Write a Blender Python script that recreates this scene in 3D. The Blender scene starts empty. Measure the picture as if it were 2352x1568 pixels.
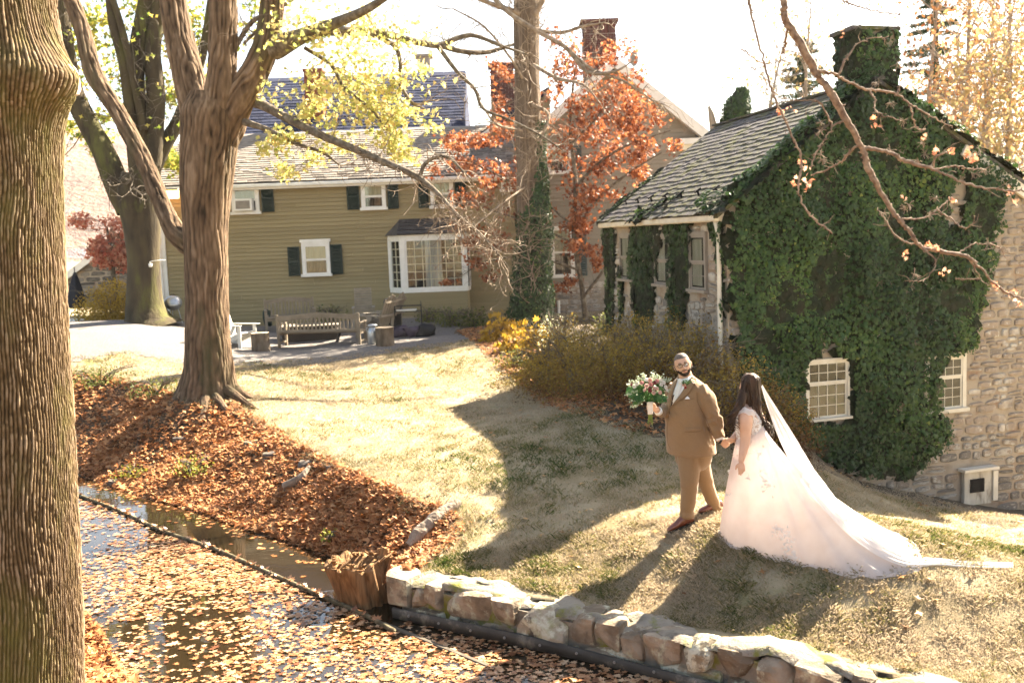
import bpy, bmesh, math, random
import numpy as np
from mathutils import Vector, Matrix
from mathutils.bvhtree import BVHTree
from mathutils.noise import noise as mnoise
rng = np.random.default_rng(11)
random.seed(11)
C = bpy.context.scene.collection
SC = bpy.context.scene
A = np.array
# ------------------------------------------------------------------ camera
EYE = A([0.0, 0.0, 3.2])
PITCH, ROLL, FOC = math.radians(6.0), math.radians(2.2), 2286.0      # focal length for a frame 2352 wide
_up0 = A([0, math.sin(PITCH), math.cos(PITCH)])
FWD = A([0, math.cos(PITCH), -math.sin(PITCH)])
RIGHT = A([1, 0, 0]) * math.cos(ROLL) - _up0 * math.sin(ROLL)
UP = _up0 * math.cos(ROLL) + A([1, 0, 0]) * math.sin(ROLL)
cam = bpy.data.cameras.new('camera')
camo = bpy.data.objects.new('camera', cam)
C.objects.link(camo)
camo.matrix_world = Matrix(((RIGHT[0], UP[0], -FWD[0], EYE[0]), (RIGHT[1], UP[1], -FWD[1], EYE[1]), (RIGHT[2], UP[2], -FWD[2], EYE[2]), (0, 0, 0, 1)))
cam.sensor_width = 36.0
cam.lens = 36.0 * FOC / 2352.0
cam.clip_start, cam.clip_end = 0.1, 3000
cam.dof.use_dof = True
cam.dof.focus_distance = 11.0
cam.dof.aperture_fstop = 2.2
SC.camera = camo
# ------------------------------------------------------------------ sky, sun, exposure
SUN_EL, SUN_AZ = math.radians(38.5), math.radians(47)                 # azimuth from +Y towards +X
SUNV = A([math.sin(SUN_AZ) * math.cos(SUN_EL), math.cos(SUN_AZ) * math.cos(SUN_EL), math.sin(SUN_EL)])
W = bpy.data.worlds.new('World')
SC.world = W
W.use_nodes = True
sky = W.node_tree.nodes.new('ShaderNodeTexSky')
sky.sky_type = 'NISHITA'
sky.sun_disc = False
sky.sun_elevation, sky.sun_rotation = SUN_EL, SUN_AZ
sky.air_density, sky.dust_density, sky.ozone_density = 0.8, 1.0, 0.4
W.node_tree.links.new(sky.outputs[0], W.node_tree.nodes['Background'].inputs[0])
W.node_tree.nodes['Background'].inputs[1].default_value = 0.066
sl = bpy.data.lights.new('sun', 'SUN')
sl.energy, sl.angle, sl.color = 5.0, math.radians(0.55), (1.0, 0.975, 0.95)
so = bpy.data.objects.new('sun', sl)
C.objects.link(so)
so.rotation_euler = Vector(SUNV).to_track_quat('Z', 'Y').to_euler()
so.location = Vector(SUNV) * 60
vs = SC.view_settings
vs.view_transform, vs.look, vs.gamma, vs.use_curve_mapping = 'Standard', 'None', 1.0, False
vs.exposure = 2.95
vs.use_white_balance = True
vs.white_balance_temperature, vs.white_balance_tint = 8400, 9
SC.cycles.max_bounces, SC.cycles.diffuse_bounces, SC.cycles.transparent_max_bounces = 7, 4, 8
SC.cycles.caustics_reflective = SC.cycles.caustics_refractive = False
SC.cycles.sample_clamp_indirect = 6.0


# ------------------------------------------------------------------ pixel <-> world helpers (frame 2352 x 1568)
def ray(u, v):
    return RIGHT * ((u - 1176) / FOC) + UP * ((784 - v) / FOC) + FWD


def at(u, v, y):
    d = ray(u, v)
    return EYE + d * (y / d[1])


def onplane(u, v, p0, n):
    d = ray(u, v)
    return EYE + d * (np.dot(p0 - EYE, n) / np.dot(d, n))


def proj(p):
    q = np.asarray(p) - EYE
    z = q @ FWD
    return A([1176 + FOC * (q @ RIGHT) / z, 784 - FOC * (q @ UP) / z])


# ------------------------------------------------------------------ noise
def _h(ix, iy, iz):
    n = (ix * 374761393 + iy * 668265263 + iz * 2147483647 + 1013) & 0xffffffff
    n = ((n ^ (n >> 13)) * 1274126177) & 0xffffffff
    n = n ^ (n >> 16)
    return (n & 0xffff) / 32767.5 - 1.0


def vnoise(p):
    p = np.asarray(p, float)
    i = np.floor(p).astype(np.int64)
    f = p - i
    f = f * f * (3 - 2 * f)
    r = 0
    for dx in (0, 1):
        for dy in (0, 1):
            for dz in (0, 1):
                w = (f[..., 0] if dx else 1 - f[..., 0]) * (f[..., 1] if dy else 1 - f[..., 1]) * (f[..., 2] if dz else 1 - f[..., 2])
                r = r + w * _h(i[..., 0] + dx, i[..., 1] + dy, i[..., 2] + dz)
    return r


def fbm(p, o=4):
    p = np.asarray(p, float)
    return sum(vnoise(p * 2 ** k + 17.3 * k) * 0.5 ** k for k in range(o))


def n2(x, y, s, o=3, z=0.0):
    x, y = np.broadcast_arrays(np.asarray(x, float), np.asarray(y, float))
    return fbm(np.stack([x * s, y * s, np.full_like(x, z)], -1), o)


def sstep(a, b, x):
    t = np.clip((x - a) / (b - a), 0, 1)
    return t * t * (3 - 2 * t)


# ------------------------------------------------------------------ object helpers
def tag(o, label=None, cat=None, group=None, kind=None):
    for k, v in (('label', label), ('category', cat), ('group', group), ('kind', kind)):
        if v:
            o[k] = v
    return o


def thing(name, label, cat, loc=(0, 0, 0), group=None, rz=0.0):
    o = bpy.data.objects.new(name, None)
    o.empty_display_size = 0.2
    C.objects.link(o)
    o.location = loc
    o.rotation_euler = (0, 0, rz)
    return tag(o, label, cat, group)


def rootloc(o):
    r = A([0.0, 0, 0])
    while o is not None:
        r = r + A(o.location)
        o = o.parent
    return r


def obj(name, V, F, m, parent=None, smooth=False, rnd=None, local=False, loc=None, kind=None, label=None):
    """one mesh object; V are world points unless local"""
    me = bpy.data.meshes.new(name)
    V = np.asarray(V, float).reshape(-1, 3)
    if parent is not None and not local:
        V = V - rootloc(parent)
    if isinstance(F, np.ndarray):
        k = F.shape[1]
        me.vertices.add(len(V))
        me.vertices.foreach_set('co', V.ravel())
        me.loops.add(F.size)
        me.loops.foreach_set('vertex_index', F.ravel().astype(np.int32))
        me.polygons.add(len(F))
        me.polygons.foreach_set('loop_start', np.arange(0, F.size, k, dtype=np.int32))
        me.update(calc_edges=True)
    else:
        me.from_pydata([tuple(v) for v in V], [], [tuple(f) for f in F])
        me.update()
    if rnd is not None:
        at_ = me.attributes.new('rnd', 'FLOAT', 'POINT')
        at_.data.foreach_set('value', np.asarray(rnd, np.float32))
    if smooth:
        me.polygons.foreach_set('use_smooth', np.ones(len(me.polygons), bool))
    if m is not None:
        me.materials.append(m)
    o = bpy.data.objects.new(name, me)
    C.objects.link(o)
    if parent is not None:
        o.parent = parent
    if loc is not None:
        o.location = loc
    if kind:
        o['kind'] = kind
    if label:
        o['label'] = label
    return o


def inst(o, parent, M4=None, name=None):
    c = o.copy()
    C.objects.link(c)
    c.parent = parent
    if M4 is not None:
        c.matrix_local = M4
    return c


def copy_tree(o, parent=None):
    c = o.copy()
    C.objects.link(c)
    if parent is not None:
        c.parent = parent
    for ch in list(o.children):
        copy_tree(ch, c)
    return c


class MB:
    """collects shapes into one mesh"""
    def __init__(s):
        s.V, s.F, s.n = [], [], 0

    def add(s, V, F):
        V = np.asarray(V, float).reshape(-1, 3)
        s.V.append(V)
        s.F += [tuple(int(i) + s.n for i in f) for f in F]
        s.n += len(V)
        return s

    def box(s, c, h, R=None, bev=0.0):
        V, F = boxvf(h, bev)
        if R is not None:
            V = V @ np.asarray(R).T
        return s.add(V + A(c), F)

    def bar(s, p, q, w, d, up=(0, 0, 1), bev=0.0):
        p, q = A(p, float), A(q, float)
        L = np.linalg.norm(q - p)
        ax = (q - p) / L
        up = A(up, float)
        sx = np.cross(up, ax)
        if np.linalg.norm(sx) < 1e-4:
            sx = np.cross(A([0, 1.0, 0]), ax)
        sx /= np.linalg.norm(sx)
        uz = np.cross(ax, sx)
        return s.box((p + q) / 2, (w / 2, L / 2, d / 2), np.stack([sx, ax, uz], 1), bev)

    def tube(s, P, r, n=8, cap=True, sub=0):
        V, F = tubevf(P, r, n, cap, sub)
        return s.add(V, F)

    def build(s, name, m, parent=None, smooth=False, **k):
        return obj(name, np.concatenate(s.V), s.F, m, parent, smooth, **k)


def boxvf(h, bev=0.0):
    hx, hy, hz = h
    if bev <= 0:
        V = [(x, y, z) for x in (-hx, hx) for y in (-hy, hy) for z in (-hz, hz)]
        F = [(0, 1, 3, 2), (4, 6, 7, 5), (0, 4, 5, 1), (2, 3, 7, 6), (0, 2, 6, 4), (1, 5, 7, 3)]
        return A(V, float), F
    bm = bmesh.new()
    bmesh.ops.create_cube(bm, size=2)
    for v in bm.verts:
        v.co = (v.co.x * hx, v.co.y * hy, v.co.z * hz)
    bmesh.ops.bevel(bm, geom=bm.edges[:], offset=bev, segments=1, affect='EDGES', profile=0.5)
    bm.verts.index_update()
    V = A([v.co[:] for v in bm.verts])
    F = [tuple(v.index for v in f.verts) for f in bm.faces]
    bm.free()
    return V, F


def crom(P, n):
    """Catmull-Rom through P, n points per span"""
    P = np.asarray(P, float)
    if n <= 1 or len(P) < 3:
        return P if n <= 1 else np.concatenate([P[:1] + (P[1:] - P[:1]) * t for t in np.linspace(0, 1, n + 1)[:, None]]).reshape(-1, P.shape[1])
    Q = np.vstack([2 * P[0] - P[1], P, 2 * P[-1] - P[-2]])
    out = []
    for i in range(1, len(Q) - 2):
        p0, p1, p2, p3 = Q[i - 1], Q[i], Q[i + 1], Q[i + 2]
        for t in np.arange(n) / n:
            out.append(0.5 * (2 * p1 + (p2 - p0) * t + (2 * p0 - 5 * p1 + 4 * p2 - p3) * t * t + (3 * p1 - p0 - 3 * p2 + p3) * t ** 3))
    out.append(P[-1])
    return A(out)


def frames(P):
    T = np.gradient(P, axis=0)
    T /= np.linalg.norm(T, axis=1)[:, None] + 1e-9
    ref = A([1.0, 0, 0]) if abs(T[0][0]) < 0.8 else A([0, 1.0, 0])
    N = []
    n = ref
    for t in T:
        n = n - t * np.dot(n, t)
        n /= np.linalg.norm(n) + 1e-9
        N.append(n)
    N = A(N)
    return T, N, np.cross(T, N)


def tubevf(P, r, n=8, cap=True, sub=0):
    P = np.asarray(P, float)
    r = np.broadcast_to(np.asarray(r, float), (len(P),)).copy()
    if sub:
        Q = crom(np.column_stack([P, r]), sub)
        P, r = Q[:, :3], np.maximum(Q[:, 3], 1e-4)
    T, N, B = frames(P)
    th = np.arange(n) * 2 * math.pi / n
    V = P[:, None] + r[:, None, None] * (N[:, None] * np.cos(th)[:, None] + B[:, None] * np.sin(th)[:, None])
    m = len(P)
    F = [(i * n + j, i * n + (j + 1) % n, (i + 1) * n + (j + 1) % n, (i + 1) * n + j) for i in range(m - 1) for j in range(n)]
    if cap:
        F += [tuple(range(n))[::-1], tuple((m - 1) * n + j for j in range(n))]
    return V.reshape(-1, 3), F


def loftvf(rings, n=24, sub=4, cap=True, ex=2.0):
    """rings: (centre, half-axis a vector, half-axis b vector)"""
    R = A([np.concatenate([c, a, b]) for c, a, b in rings], float)
    if sub:
        R = crom(R, sub)
    th = np.arange(n) * 2 * math.pi / n
    c, s = np.cos(th), np.sin(th)
    c, s = np.sign(c) * np.abs(c) ** (2 / ex), np.sign(s) * np.abs(s) ** (2 / ex)
    V = R[:, None, :3] + R[:, None, 3:6] * c[:, None] + R[:, None, 6:9] * s[:, None]
    m = len(R)
    F = [(i * n + j, i * n + (j + 1) % n, (i + 1) * n + (j + 1) % n, (i + 1) * n + j) for i in range(m - 1) for j in range(n)]
    if cap:
        F += [tuple(range(n))[::-1], tuple((m - 1) * n + j for j in range(n))]
    return V.reshape(-1, 3), F


def gridvf(nu, nv, wrap=False):
    i, j = np.meshgrid(np.arange(nu - 1), np.arange(nv if wrap else nv - 1), indexing='ij')
    i, j = i.ravel(), j.ravel()
    j2 = (j + 1) % nv
    return np.stack([i * nv + j, i * nv + j2, (i + 1) * nv + j2, (i + 1) * nv + j], 1)


def scatter(T, F, pos, nrm, size, spin=None, curl=None):
    """copies of a small template (xy plane, z up) -> V, F arrays"""
    T, F = np.asarray(T, float), np.asarray(F)
    N = len(pos)
    nrm = nrm / (np.linalg.norm(nrm, axis=1)[:, None] + 1e-9)
    a = rng.uniform(0, 2 * math.pi, N) if spin is None else spin
    h = np.where(np.abs(nrm[:, 2:3]) < 0.9, A([[0, 0, 1.0]]), A([[1.0, 0, 0]]))
    e1 = np.cross(h, nrm)
    e1 /= np.linalg.norm(e1, axis=1)[:, None]
    e2 = np.cross(nrm, e1)
    ca, sa = np.cos(a)[:, None], np.sin(a)[:, None]
    x, y = e1 * ca + e2 * sa, e2 * ca - e1 * sa
    tz = T[None, :, 2] * (1 if curl is None else curl[:, None])
    V = pos[:, None] + size[:, None, None] * (x[:, None] * T[None, :, 0:1] + y[:, None] * T[None, :, 1:2] + nrm[:, None] * tz[..., None])
    FF = (F[None] + (np.arange(N) * len(T))[:, None, None]).reshape(-1, F.shape[1])
    return V.reshape(-1, 3), FF


def leafobj(name, T, F, pos, nrm, size, m, parent=None, rnd=None, kind=None, spin=None, curl=None, thingtag=None):
    V, FF = scatter(T, F, np.asarray(pos), np.asarray(nrm), np.asarray(size), spin, curl)
    r = rng.random(len(pos)) if rnd is None else rnd
    o = obj(name, V, FF, m, parent, rnd=np.repeat(r, len(T)), kind=kind)
    return o


def rdir(n, up=0.0, flat=1.0):
    d = rng.normal(size=(n, 3))
    d[:, 2] = d[:, 2] * flat + up
    return d / np.linalg.norm(d, axis=1)[:, None]


# leaf templates
def _maple():
    pts = []
    for k, (r, a) in enumerate([(0.16, -90), (0.42, -62), (0.30, -38), (0.62, -10), (0.30, 14), (0.58, 40), (0.28, 62), (0.72, 90)]):
        pts.append((r * math.cos(math.radians(a)), r * math.sin(math.radians(a))))
    left = [(-x, y) for x, y in pts[1:-1]][::-1]
    out = pts + left
    V = [(0, 0, -0.06)] + [(x, y, 0.22 * (x * x + y * y)) for x, y in out]
    n = len(out)
    F = [(0, 1 + i, 1 + (i + 1) % n) for i in range(n)]
    return A(V), A(F)


MAPLE = _maple()


def _leaf8():
    out = [(.62 * math.cos(a), .62 * math.sin(a)) if k % 2 == 0 else (.27 * math.cos(a), .27 * math.sin(a)) for k, a in enumerate(math.radians(90 + 45 * i) for i in range(8))]
    out[0] = (0, .74)
    V = [(0, 0, -.06)] + [(x, y, .22 * (x * x + y * y)) for x, y in out]
    return A(V), A([(0, 1 + i, 1 + (i + 1) % 8) for i in range(8)])


LEAF8 = _leaf8()
OVAL = (A([(0, -0.5, 0), (0.28, -0.15, 0.07), (0.24, 0.2, 0.07), (0, 0.5, 0), (-0.24, 0.2, 0.07), (-0.28, -0.15, 0.07)]), A([(0, 1, 2, 3), (0, 3, 4, 5)]))
IVYL = (A([(0, -0.3, 0.05), (0.42, -0.32, -0.02), (0.36, 0.12, 0.03), (0, 0.55, -0.1), (-0.36, 0.12, 0.03), (-0.42, -0.32, -0.02), (0, 0.05, 0.1)]),
        A([(6, 0, 1), (6, 1, 2), (6, 2, 3), (6, 3, 4), (6, 4, 5), (6, 5, 0)]))


# ------------------------------------------------------------------ materials
def lin(c):
    return tuple(c) + (1.0,)


def mat(name, cols, scale=4.0, rough=0.85, bump=0.0, bscale=None, detail=5.0, stretch=(1, 1, 1), trans=0.0, rnd=0.0, objrnd=0.0, spec=0.25,
        attr=False, pos=None, metal=0.0, bdist=0.02, sheen=0.0, kind='noise', emit=None, coat=0.0, patch=None):
    """noise-coloured principled material. attr: colour picked by the leaf attribute rnd. patch: (colour, scale, threshold, softness) blotches"""
    m = bpy.data.materials.new(name)
    m.use_nodes = True
    t = m.node_tree
    N, L = t.nodes, t.links
    b = N['Principled BSDF']
    b.inputs['Roughness'].default_value = rough
    b.inputs['Specular IOR Level'].default_value = spec
    b.inputs['Metallic'].default_value = metal
    if coat:
        b.inputs['Coat Weight'].default_value = coat
    if sheen:
        b.inputs['Sheen Weight'].default_value = sheen
    tc = N.new('ShaderNodeTexCoord')
    mp = N.new('ShaderNodeMapping')
    mp.inputs['Scale'].default_value = stretch
    L.new(tc.outputs['Object'], mp.inputs[0])
    vec = mp.outputs[0]
    oi = N.new('ShaderNodeObjectInfo')
    if objrnd:
        ad = N.new('ShaderNodeVectorMath')
        ad.operation = 'MULTIPLY_ADD'
        L.new(oi.outputs['Random'], ad.inputs[0])
        ad.inputs[1].default_value = (37, 19, 53)
        L.new(vec, ad.inputs[2])
        vec = ad.outputs[0]
    nz = N.new('ShaderNodeTexNoise')
    nz.inputs['Scale'].default_value = scale
    nz.inputs['Detail'].default_value = detail
    L.new(vec, nz.inputs['Vector'])
    fac = nz.outputs['Fac']
    if attr:
        an = N.new('ShaderNodeAttribute')
        an.attribute_name = 'rnd'
        fac = an.outputs['Fac']
        if rnd:
            mm = N.new('ShaderNodeMath')
            mm.operation = 'MULTIPLY_ADD'
            sb = N.new('ShaderNodeMath')
            sb.operation = 'SUBTRACT'
            L.new(nz.outputs['Fac'], sb.inputs[0])
            sb.inputs[1].default_value = 0.5
            L.new(sb.outputs[0], mm.inputs[0])
            mm.inputs[1].default_value = rnd
            L.new(fac, mm.inputs[2])
            fac = mm.outputs[0]
    elif objrnd:
        mm = N.new('ShaderNodeMath')
        mm.operation = 'MULTIPLY_ADD'
        sb = N.new('ShaderNodeMath')
        sb.operation = 'SUBTRACT'
        L.new(oi.outputs['Random'], sb.inputs[0])
        sb.inputs[1].default_value = 0.5
        L.new(sb.outputs[0], mm.inputs[0])
        mm.inputs[1].default_value = objrnd
        L.new(fac, mm.inputs[2])
        fac = mm.outputs[0]
    cr = N.new('ShaderNodeValToRGB')
    e = cr.color_ramp.elements
    p = pos if pos else ([0.5] if len(cols) == 1 else (np.linspace(0.02, 0.98, len(cols)) if attr else np.linspace(0.3, 0.7, len(cols))))
    while len(e) < len(cols):
        e.new(0.5)
    while len(e) > max(1, len(cols)):
        e.remove(e[-1])
    for k, c in enumerate(cols):
        e[k].position = float(p[k])
        e[k].color = lin(c)
    L.new(fac, cr.inputs[0])
    col = cr.outputs[0]
    if patch:
        for (pc, ps, th, sf) in (patch if isinstance(patch, list) else [patch]):
            n3 = N.new('ShaderNodeTexNoise')
            n3.inputs['Scale'].default_value = ps
            n3.inputs['Detail'].default_value = 8
            n3.inputs['Roughness'].default_value = 0.65
            L.new(vec, n3.inputs['Vector'])
            mr = N.new('ShaderNodeMapRange')
            mr.inputs[1].default_value, mr.inputs[2].default_value = th - sf, th + sf
            L.new(n3.outputs['Fac'], mr.inputs[0])
            mx = N.new('ShaderNodeMix')
            mx.data_type = 'RGBA'
            L.new(mr.outputs[0], mx.inputs[0])
            L.new(col, mx.inputs[6])
            mx.inputs[7].default_value = lin(pc)
            col = mx.outputs[2]
    L.new(col, b.inputs['Base Color'])
    if bump:
        n2_ = N.new('ShaderNodeTexNoise')
        n2_.inputs['Scale'].default_value = bscale or scale * 4
        n2_.inputs['Detail'].default_value = 8
        n2_.inputs['Roughness'].default_value = 0.6
        L.new(vec, n2_.inputs['Vector'])
        bp = N.new('ShaderNodeBump')
        bp.inputs['Strength'].default_value = bump
        bp.inputs['Distance'].default_value = bdist
        L.new(n2_.outputs['Fac'], bp.inputs['Height'])
        L.new(bp.outputs[0], b.inputs['Normal'])
    if emit:
        b.inputs['Emission Color'].default_value = lin(emit[0])
        b.inputs['Emission Strength'].default_value = emit[1]
    if trans:
        tr = N.new('ShaderNodeBsdfTranslucent')
        L.new(col, tr.inputs[0])
        mxs = N.new('ShaderNodeMixShader')
        mxs.inputs[0].default_value = trans
        L.new(b.outputs[0], mxs.inputs[1])
        L.new(tr.outputs[0], mxs.inputs[2])
        L.new(mxs.outputs[0], N['Material Output'].inputs[0])
    return m


def glassmat(name, col=(0.02, 0.022, 0.022), rough=0.04):
    return mat(name, [col], rough=rough, spec=0.6)
# ================================================================== GROUND
WATER_Z = -0.95
_ctl = [(1600, 1192, 11.0), (1655, 1228, 10.5), (2050, 1322, 9.3), (2325, 1300, 9.4), (1500, 985, 15.0), (1900, 1062, 16.4), (2200, 1148, 17.4),
        (2352, 1165, 17.9), (900, 1050, 15.2), (1200, 930, 19), (1000, 850, 23.5), (430, 890, 20.5), (640, 800, 27.6), (826, 792, 27.2),
        (1050, 770, 28.5), (390, 738, 33.5), (600, 748, 33.5), (900, 722, 33.5), (1215, 748, 30), (300, 738, 30), (300, 780, 26.5), (170, 806, 25),
        (160, 850, 23.5), (160, 752, 36), (1350, 790, 25), (1700, 800, 21.5), (1750, 940, 16.2), (640, 990, 17.2), (960, 1140, 13.0), (1300, 740, 33), (2200, 1210, 14.0), (2335, 1195, 14.8), (2060, 1160, 14.6), (2200, 1258, 12), (1950, 1108, 15.2), (2340, 1245, 12.6), (1800, 1075, 14.6)]
_cw = [tuple(at(*c)) for c in _ctl] + [(-1.1, 11.1, -.50), (-.3, 10.55, -.54), (.55, 10.0, -.56), (1.4, 9.45, -.57), (2.3, 8.85, -.57), (3.3, 8.2, -.57), (5.4, 7.0, -.57), (1.0, 9.0, -.56), (-1.36, 10.72, -.5), (3.05, 7.8, -.56), (8, 8, -.5), (9, 12, -.9),
                                       (12, 20, -1.9), (16, 30, -1.2), (6, 34, .5), (14, 45, .6), (-20, 30, 1.4), (-20, 45, 1.3), (0, 50, .7), (-16, 22, .5)]
_cw = A(_cw)


def _phi(d):
    return np.sqrt(d * d + 1.2)


_D = np.linalg.norm(_cw[:, None, :2] - _cw[None, :, :2], axis=2)
_n = len(_cw)
_K = np.zeros((_n + 1, _n + 1))
_K[:_n, :_n] = -_phi(_D) - np.eye(_n) * 0.02
_K[:_n, _n] = _K[_n, :_n] = 1
_cf = np.linalg.solve(_K, np.append(_cw[:, 2], 0))


def lawn_z(x, y):
    x, y = np.asarray(x, float), np.asarray(y, float)
    s = np.full(np.broadcast(x, y).shape, _cf[_n])
    for k in range(_n):
        s = s - _cf[k] * _phi(np.hypot(x - _cw[k, 0], y - _cw[k, 1]))
    d = np.hypot(x, y - 18)
    w = sstep(22, 60, d)
    return s * (1 - w) + w * (0.7 + 0.4 * sstep(30, 10, x) * 0)


def Glawn(u, v):
    d = ray(u, v)
    t = np.linspace(4, 60, 2240)
    p = EYE + d * t[:, None]
    g = p[:, 2] - lawn_z(p[:, 0], p[:, 1])
    i = int(np.argmax(g < 0))
    return p[i]


def Gwater(u, v, z=WATER_Z):
    return onplane(u, v, A([0, 0, z]), A([0, 0, 1.0]))


TOPL = A([(-30, 33)] + [tuple(Glawn(u, v)[:2]) for u, v in [(60, 838), (150, 852), (270, 868), (350, 888), (430, 915), (545, 925), (620, 975), (700, 1028), (760, 1056), (850, 1098), (960, 1146),
                                                        (1045, 1178), (1065, 1215), (1010, 1270), (930, 1312)]])
BOTL = A([(-30, 26.5)] + [tuple(Gwater(u, v)[:2]) for u, v in [(60, 1050), (168, 1085), (240, 1115), (330, 1142), (470, 1180), (560, 1215), (700, 1256), (780, 1285), (850, 1372)]])
WA, WB, WC = A([-1.36, 10.72]), A([3.05, 7.8]), A([6.2, 5.9])
WALLL = A([WA, WB, WC, (14, 2.5)])
NEARL = A([(14, 0.5), (7, 3.4), (3.2, 5.6), (0.6, 7.0), (-1.6, 7.9), tuple(Gwater(330, 1600)[:2]), tuple(Gwater(270, 1540)[:2]), tuple(Gwater(225, 1460)[:2]), tuple(Gwater(165, 1390)[:2]), (-7.6, 12.6), (-30, 20)])
_wv = WB - WA
_wn = A([_wv[1], -_wv[0]]) / np.linalg.norm(_wv)                  # towards the water side (camera)
if _wn[1] > 0:
    _wn = -_wn
WALLBACK = WALLL - _wn * 0.22
WATERP = np.vstack([BOTL, WALLBACK, NEARL])
BANKP = np.vstack([TOPL, BOTL[::-1]])


def inpoly(x, y, P):
    r = np.zeros(x.shape, bool)
    n = len(P)
    for i in range(n):
        x1, y1 = P[i]
        x2, y2 = P[(i + 1) % n]
        c = ((y1 > y) != (y2 > y))
        if y1 != y2:
            r ^= c & (x < (x2 - x1) * (y - y1) / (y2 - y1) + x1)
    return r


def dline(x, y, P):
    d = np.full(x.shape, 1e9)
    for i in range(len(P) - 1):
        a, b = P[i], P[i + 1]
        v = b - a
        t = np.clip(((x - a[0]) * v[0] + (y - a[1]) * v[1]) / (v @ v), 0, 1)
        d = np.minimum(d, np.hypot(x - a[0] - t * v[0], y - a[1] - t * v[1]))
    return d


def ground_z(x, y):
    x, y = np.broadcast_arrays(np.asarray(x, float), np.asarray(y, float))
    z = lawn_z(x, y)
    inw, inb = inpoly(x, y, WATERP), inpoly(x, y, BANKP)
    dt, db, dn = dline(x, y, TOPL), dline(x, y, BOTL), dline(x, y, NEARL)
    t = db / (db + dt + 1e-6)
    bump = 0.09 * n2(x, y, 1.3, 3) * (t * (1 - t) * 4)
    zb = WATER_Z - .02 + (z - WATER_Z) * (0.75 * t + 0.25 * sstep(0, 1, t)) + bump
    # lip rounding on the lawn side of the bank
    z = z - 0.10 * np.exp(-dt / 0.25) * sstep(14, 10, np.hypot(x + 4, y - 17) * .7)
    z = np.where(inb, zb, z)
    zw = WATER_Z - 0.45 * sstep(0, 0.7, np.minimum(np.minimum(db, dn), 9))
    z = np.where(inw, zw, z)
    near = (~inw) & (~inb) & (dline(x, y, np.vstack([BOTL, WALLL])) > dn + 0.01)
    zn = WATER_Z - .02 + 2.3 * sstep(0, 8.5, dn) + 0.25 * sstep(0, .8, dn) + 0.03 * n2(x, y, 3)
    return np.where(near, zn, z)


def G(u, v):
    d = ray(u, v)
    t = np.linspace(5, 70, 3250)
    p = EYE + d * t[:, None]
    g = p[:, 2] - ground_z(p[:, 0], p[:, 1])
    i = int(np.argmax(g < 0)) or -1
    return p[i]


def gz(x, y):
    return float(ground_z(A([x]), A([y]))[0])


def onground(p, dz=0.0):
    return A([p[0], p[1], gz(p[0], p[1]) + dz])


def _axis(lo, hi, step, ext, grow=1.22):
    a = list(np.arange(lo, hi, step))
    s, x = step, lo
    pre = []
    while x > -ext:
        s = min(s * grow, 60)
        x -= s
        pre.append(x)
    s, x = step, a[-1]
    while x < ext:
        s = min(s * grow, 60)
        x += s
        a.append(x)
    return A(pre[::-1] + a)


gx, gy = _axis(-12, 9, 0.12, 900), _axis(4.5, 36, 0.12, 900)
X, Y = np.meshgrid(gx, gy, indexing='ij')
Z = ground_z(X, Y)
Z = Z + 0.012 * n2(X, Y, 2.2, 2) * (np.hypot(X, Y - 16) < 26)
gF = gridvf(len(gx), len(gy))[:, ::-1]
GV = np.stack([X, Y, Z], -1).reshape(-1, 3)

# zones of the ground: 0 lawn, 1 bank soil, 2 planting bed / bare soil, 3 stream bed
PATIO = A([Glawn(u, v)[:2] for u, v in [(-120, 812), (150, 835), (300, 812), (430, 838), (560, 842), (700, 838), (850, 818), (1000, 800), (1075, 783), (1050, 762)]] + [(-1.6, 32.2), (-12, 33.3), (-22, 32), (-30, 26)])
BED = A([Glawn(u, v)[:2] for u, v in [(1050, 762), (1090, 790), (1150, 850), (1215, 900), (1300, 945), (1420, 985), (1560, 1015), (1760, 1045), (1900, 1085), (2050, 1135), (2200, 1190), (2330, 1215), (2500, 1190)]]
        + [(11, 20), (6, 26), (4, 34), (0, 34.2), (-2, 33)])
fc = GV[gF].mean(1)
zone = np.zeros(len(gF), np.int32)
zone[inpoly(fc[:, 0] + .1 * n2(fc[:, 0], fc[:, 1], 2), fc[:, 1] + .12 * n2(fc[:, 0], fc[:, 1], 2, 3, 9.), BED)] = 2
zone[inpoly(fc[:, 0], fc[:, 1], BANKP)] = 1
zone[inpoly(fc[:, 0], fc[:, 1], WATERP)] = 3
_nb = (dline(fc[:, 0], fc[:, 1], NEARL) < 7) & (dline(fc[:, 0], fc[:, 1], np.vstack([BOTL, WALLL])) > dline(fc[:, 0], fc[:, 1], NEARL)) & (zone == 0)
zone[_nb] = 1
m_lawn = mat('lawn_soil', [(.17, .13, .065), (.25, .195, .115), (.31, .25, .16), (.17, .155, .065)], scale=1.3, rough=.95, bump=.6, bscale=60, detail=8)
m_soil = mat('bank_soil', [(.05, .032, .018), (.10, .062, .034), (.15, .09, .05)], scale=3, rough=.95, bump=.8, bscale=30, detail=8)
m_bed = mat('bed_soil', [(.055, .042, .028), (.10, .075, .05), (.14, .10, .065)], scale=4, rough=.95, bump=.8, bscale=40, detail=8)
m_mud = mat('stream_bed', [(.02, .014, .008), (.045, .03, .016)], scale=4, rough=.8)
ground = obj('ground', GV, gF, m_lawn, smooth=True, kind='structure')
for mm_ in (m_soil, m_bed, m_mud):
    ground.data.materials.append(mm_)
ground.data.polygons.foreach_set('material_index', zone)

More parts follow.
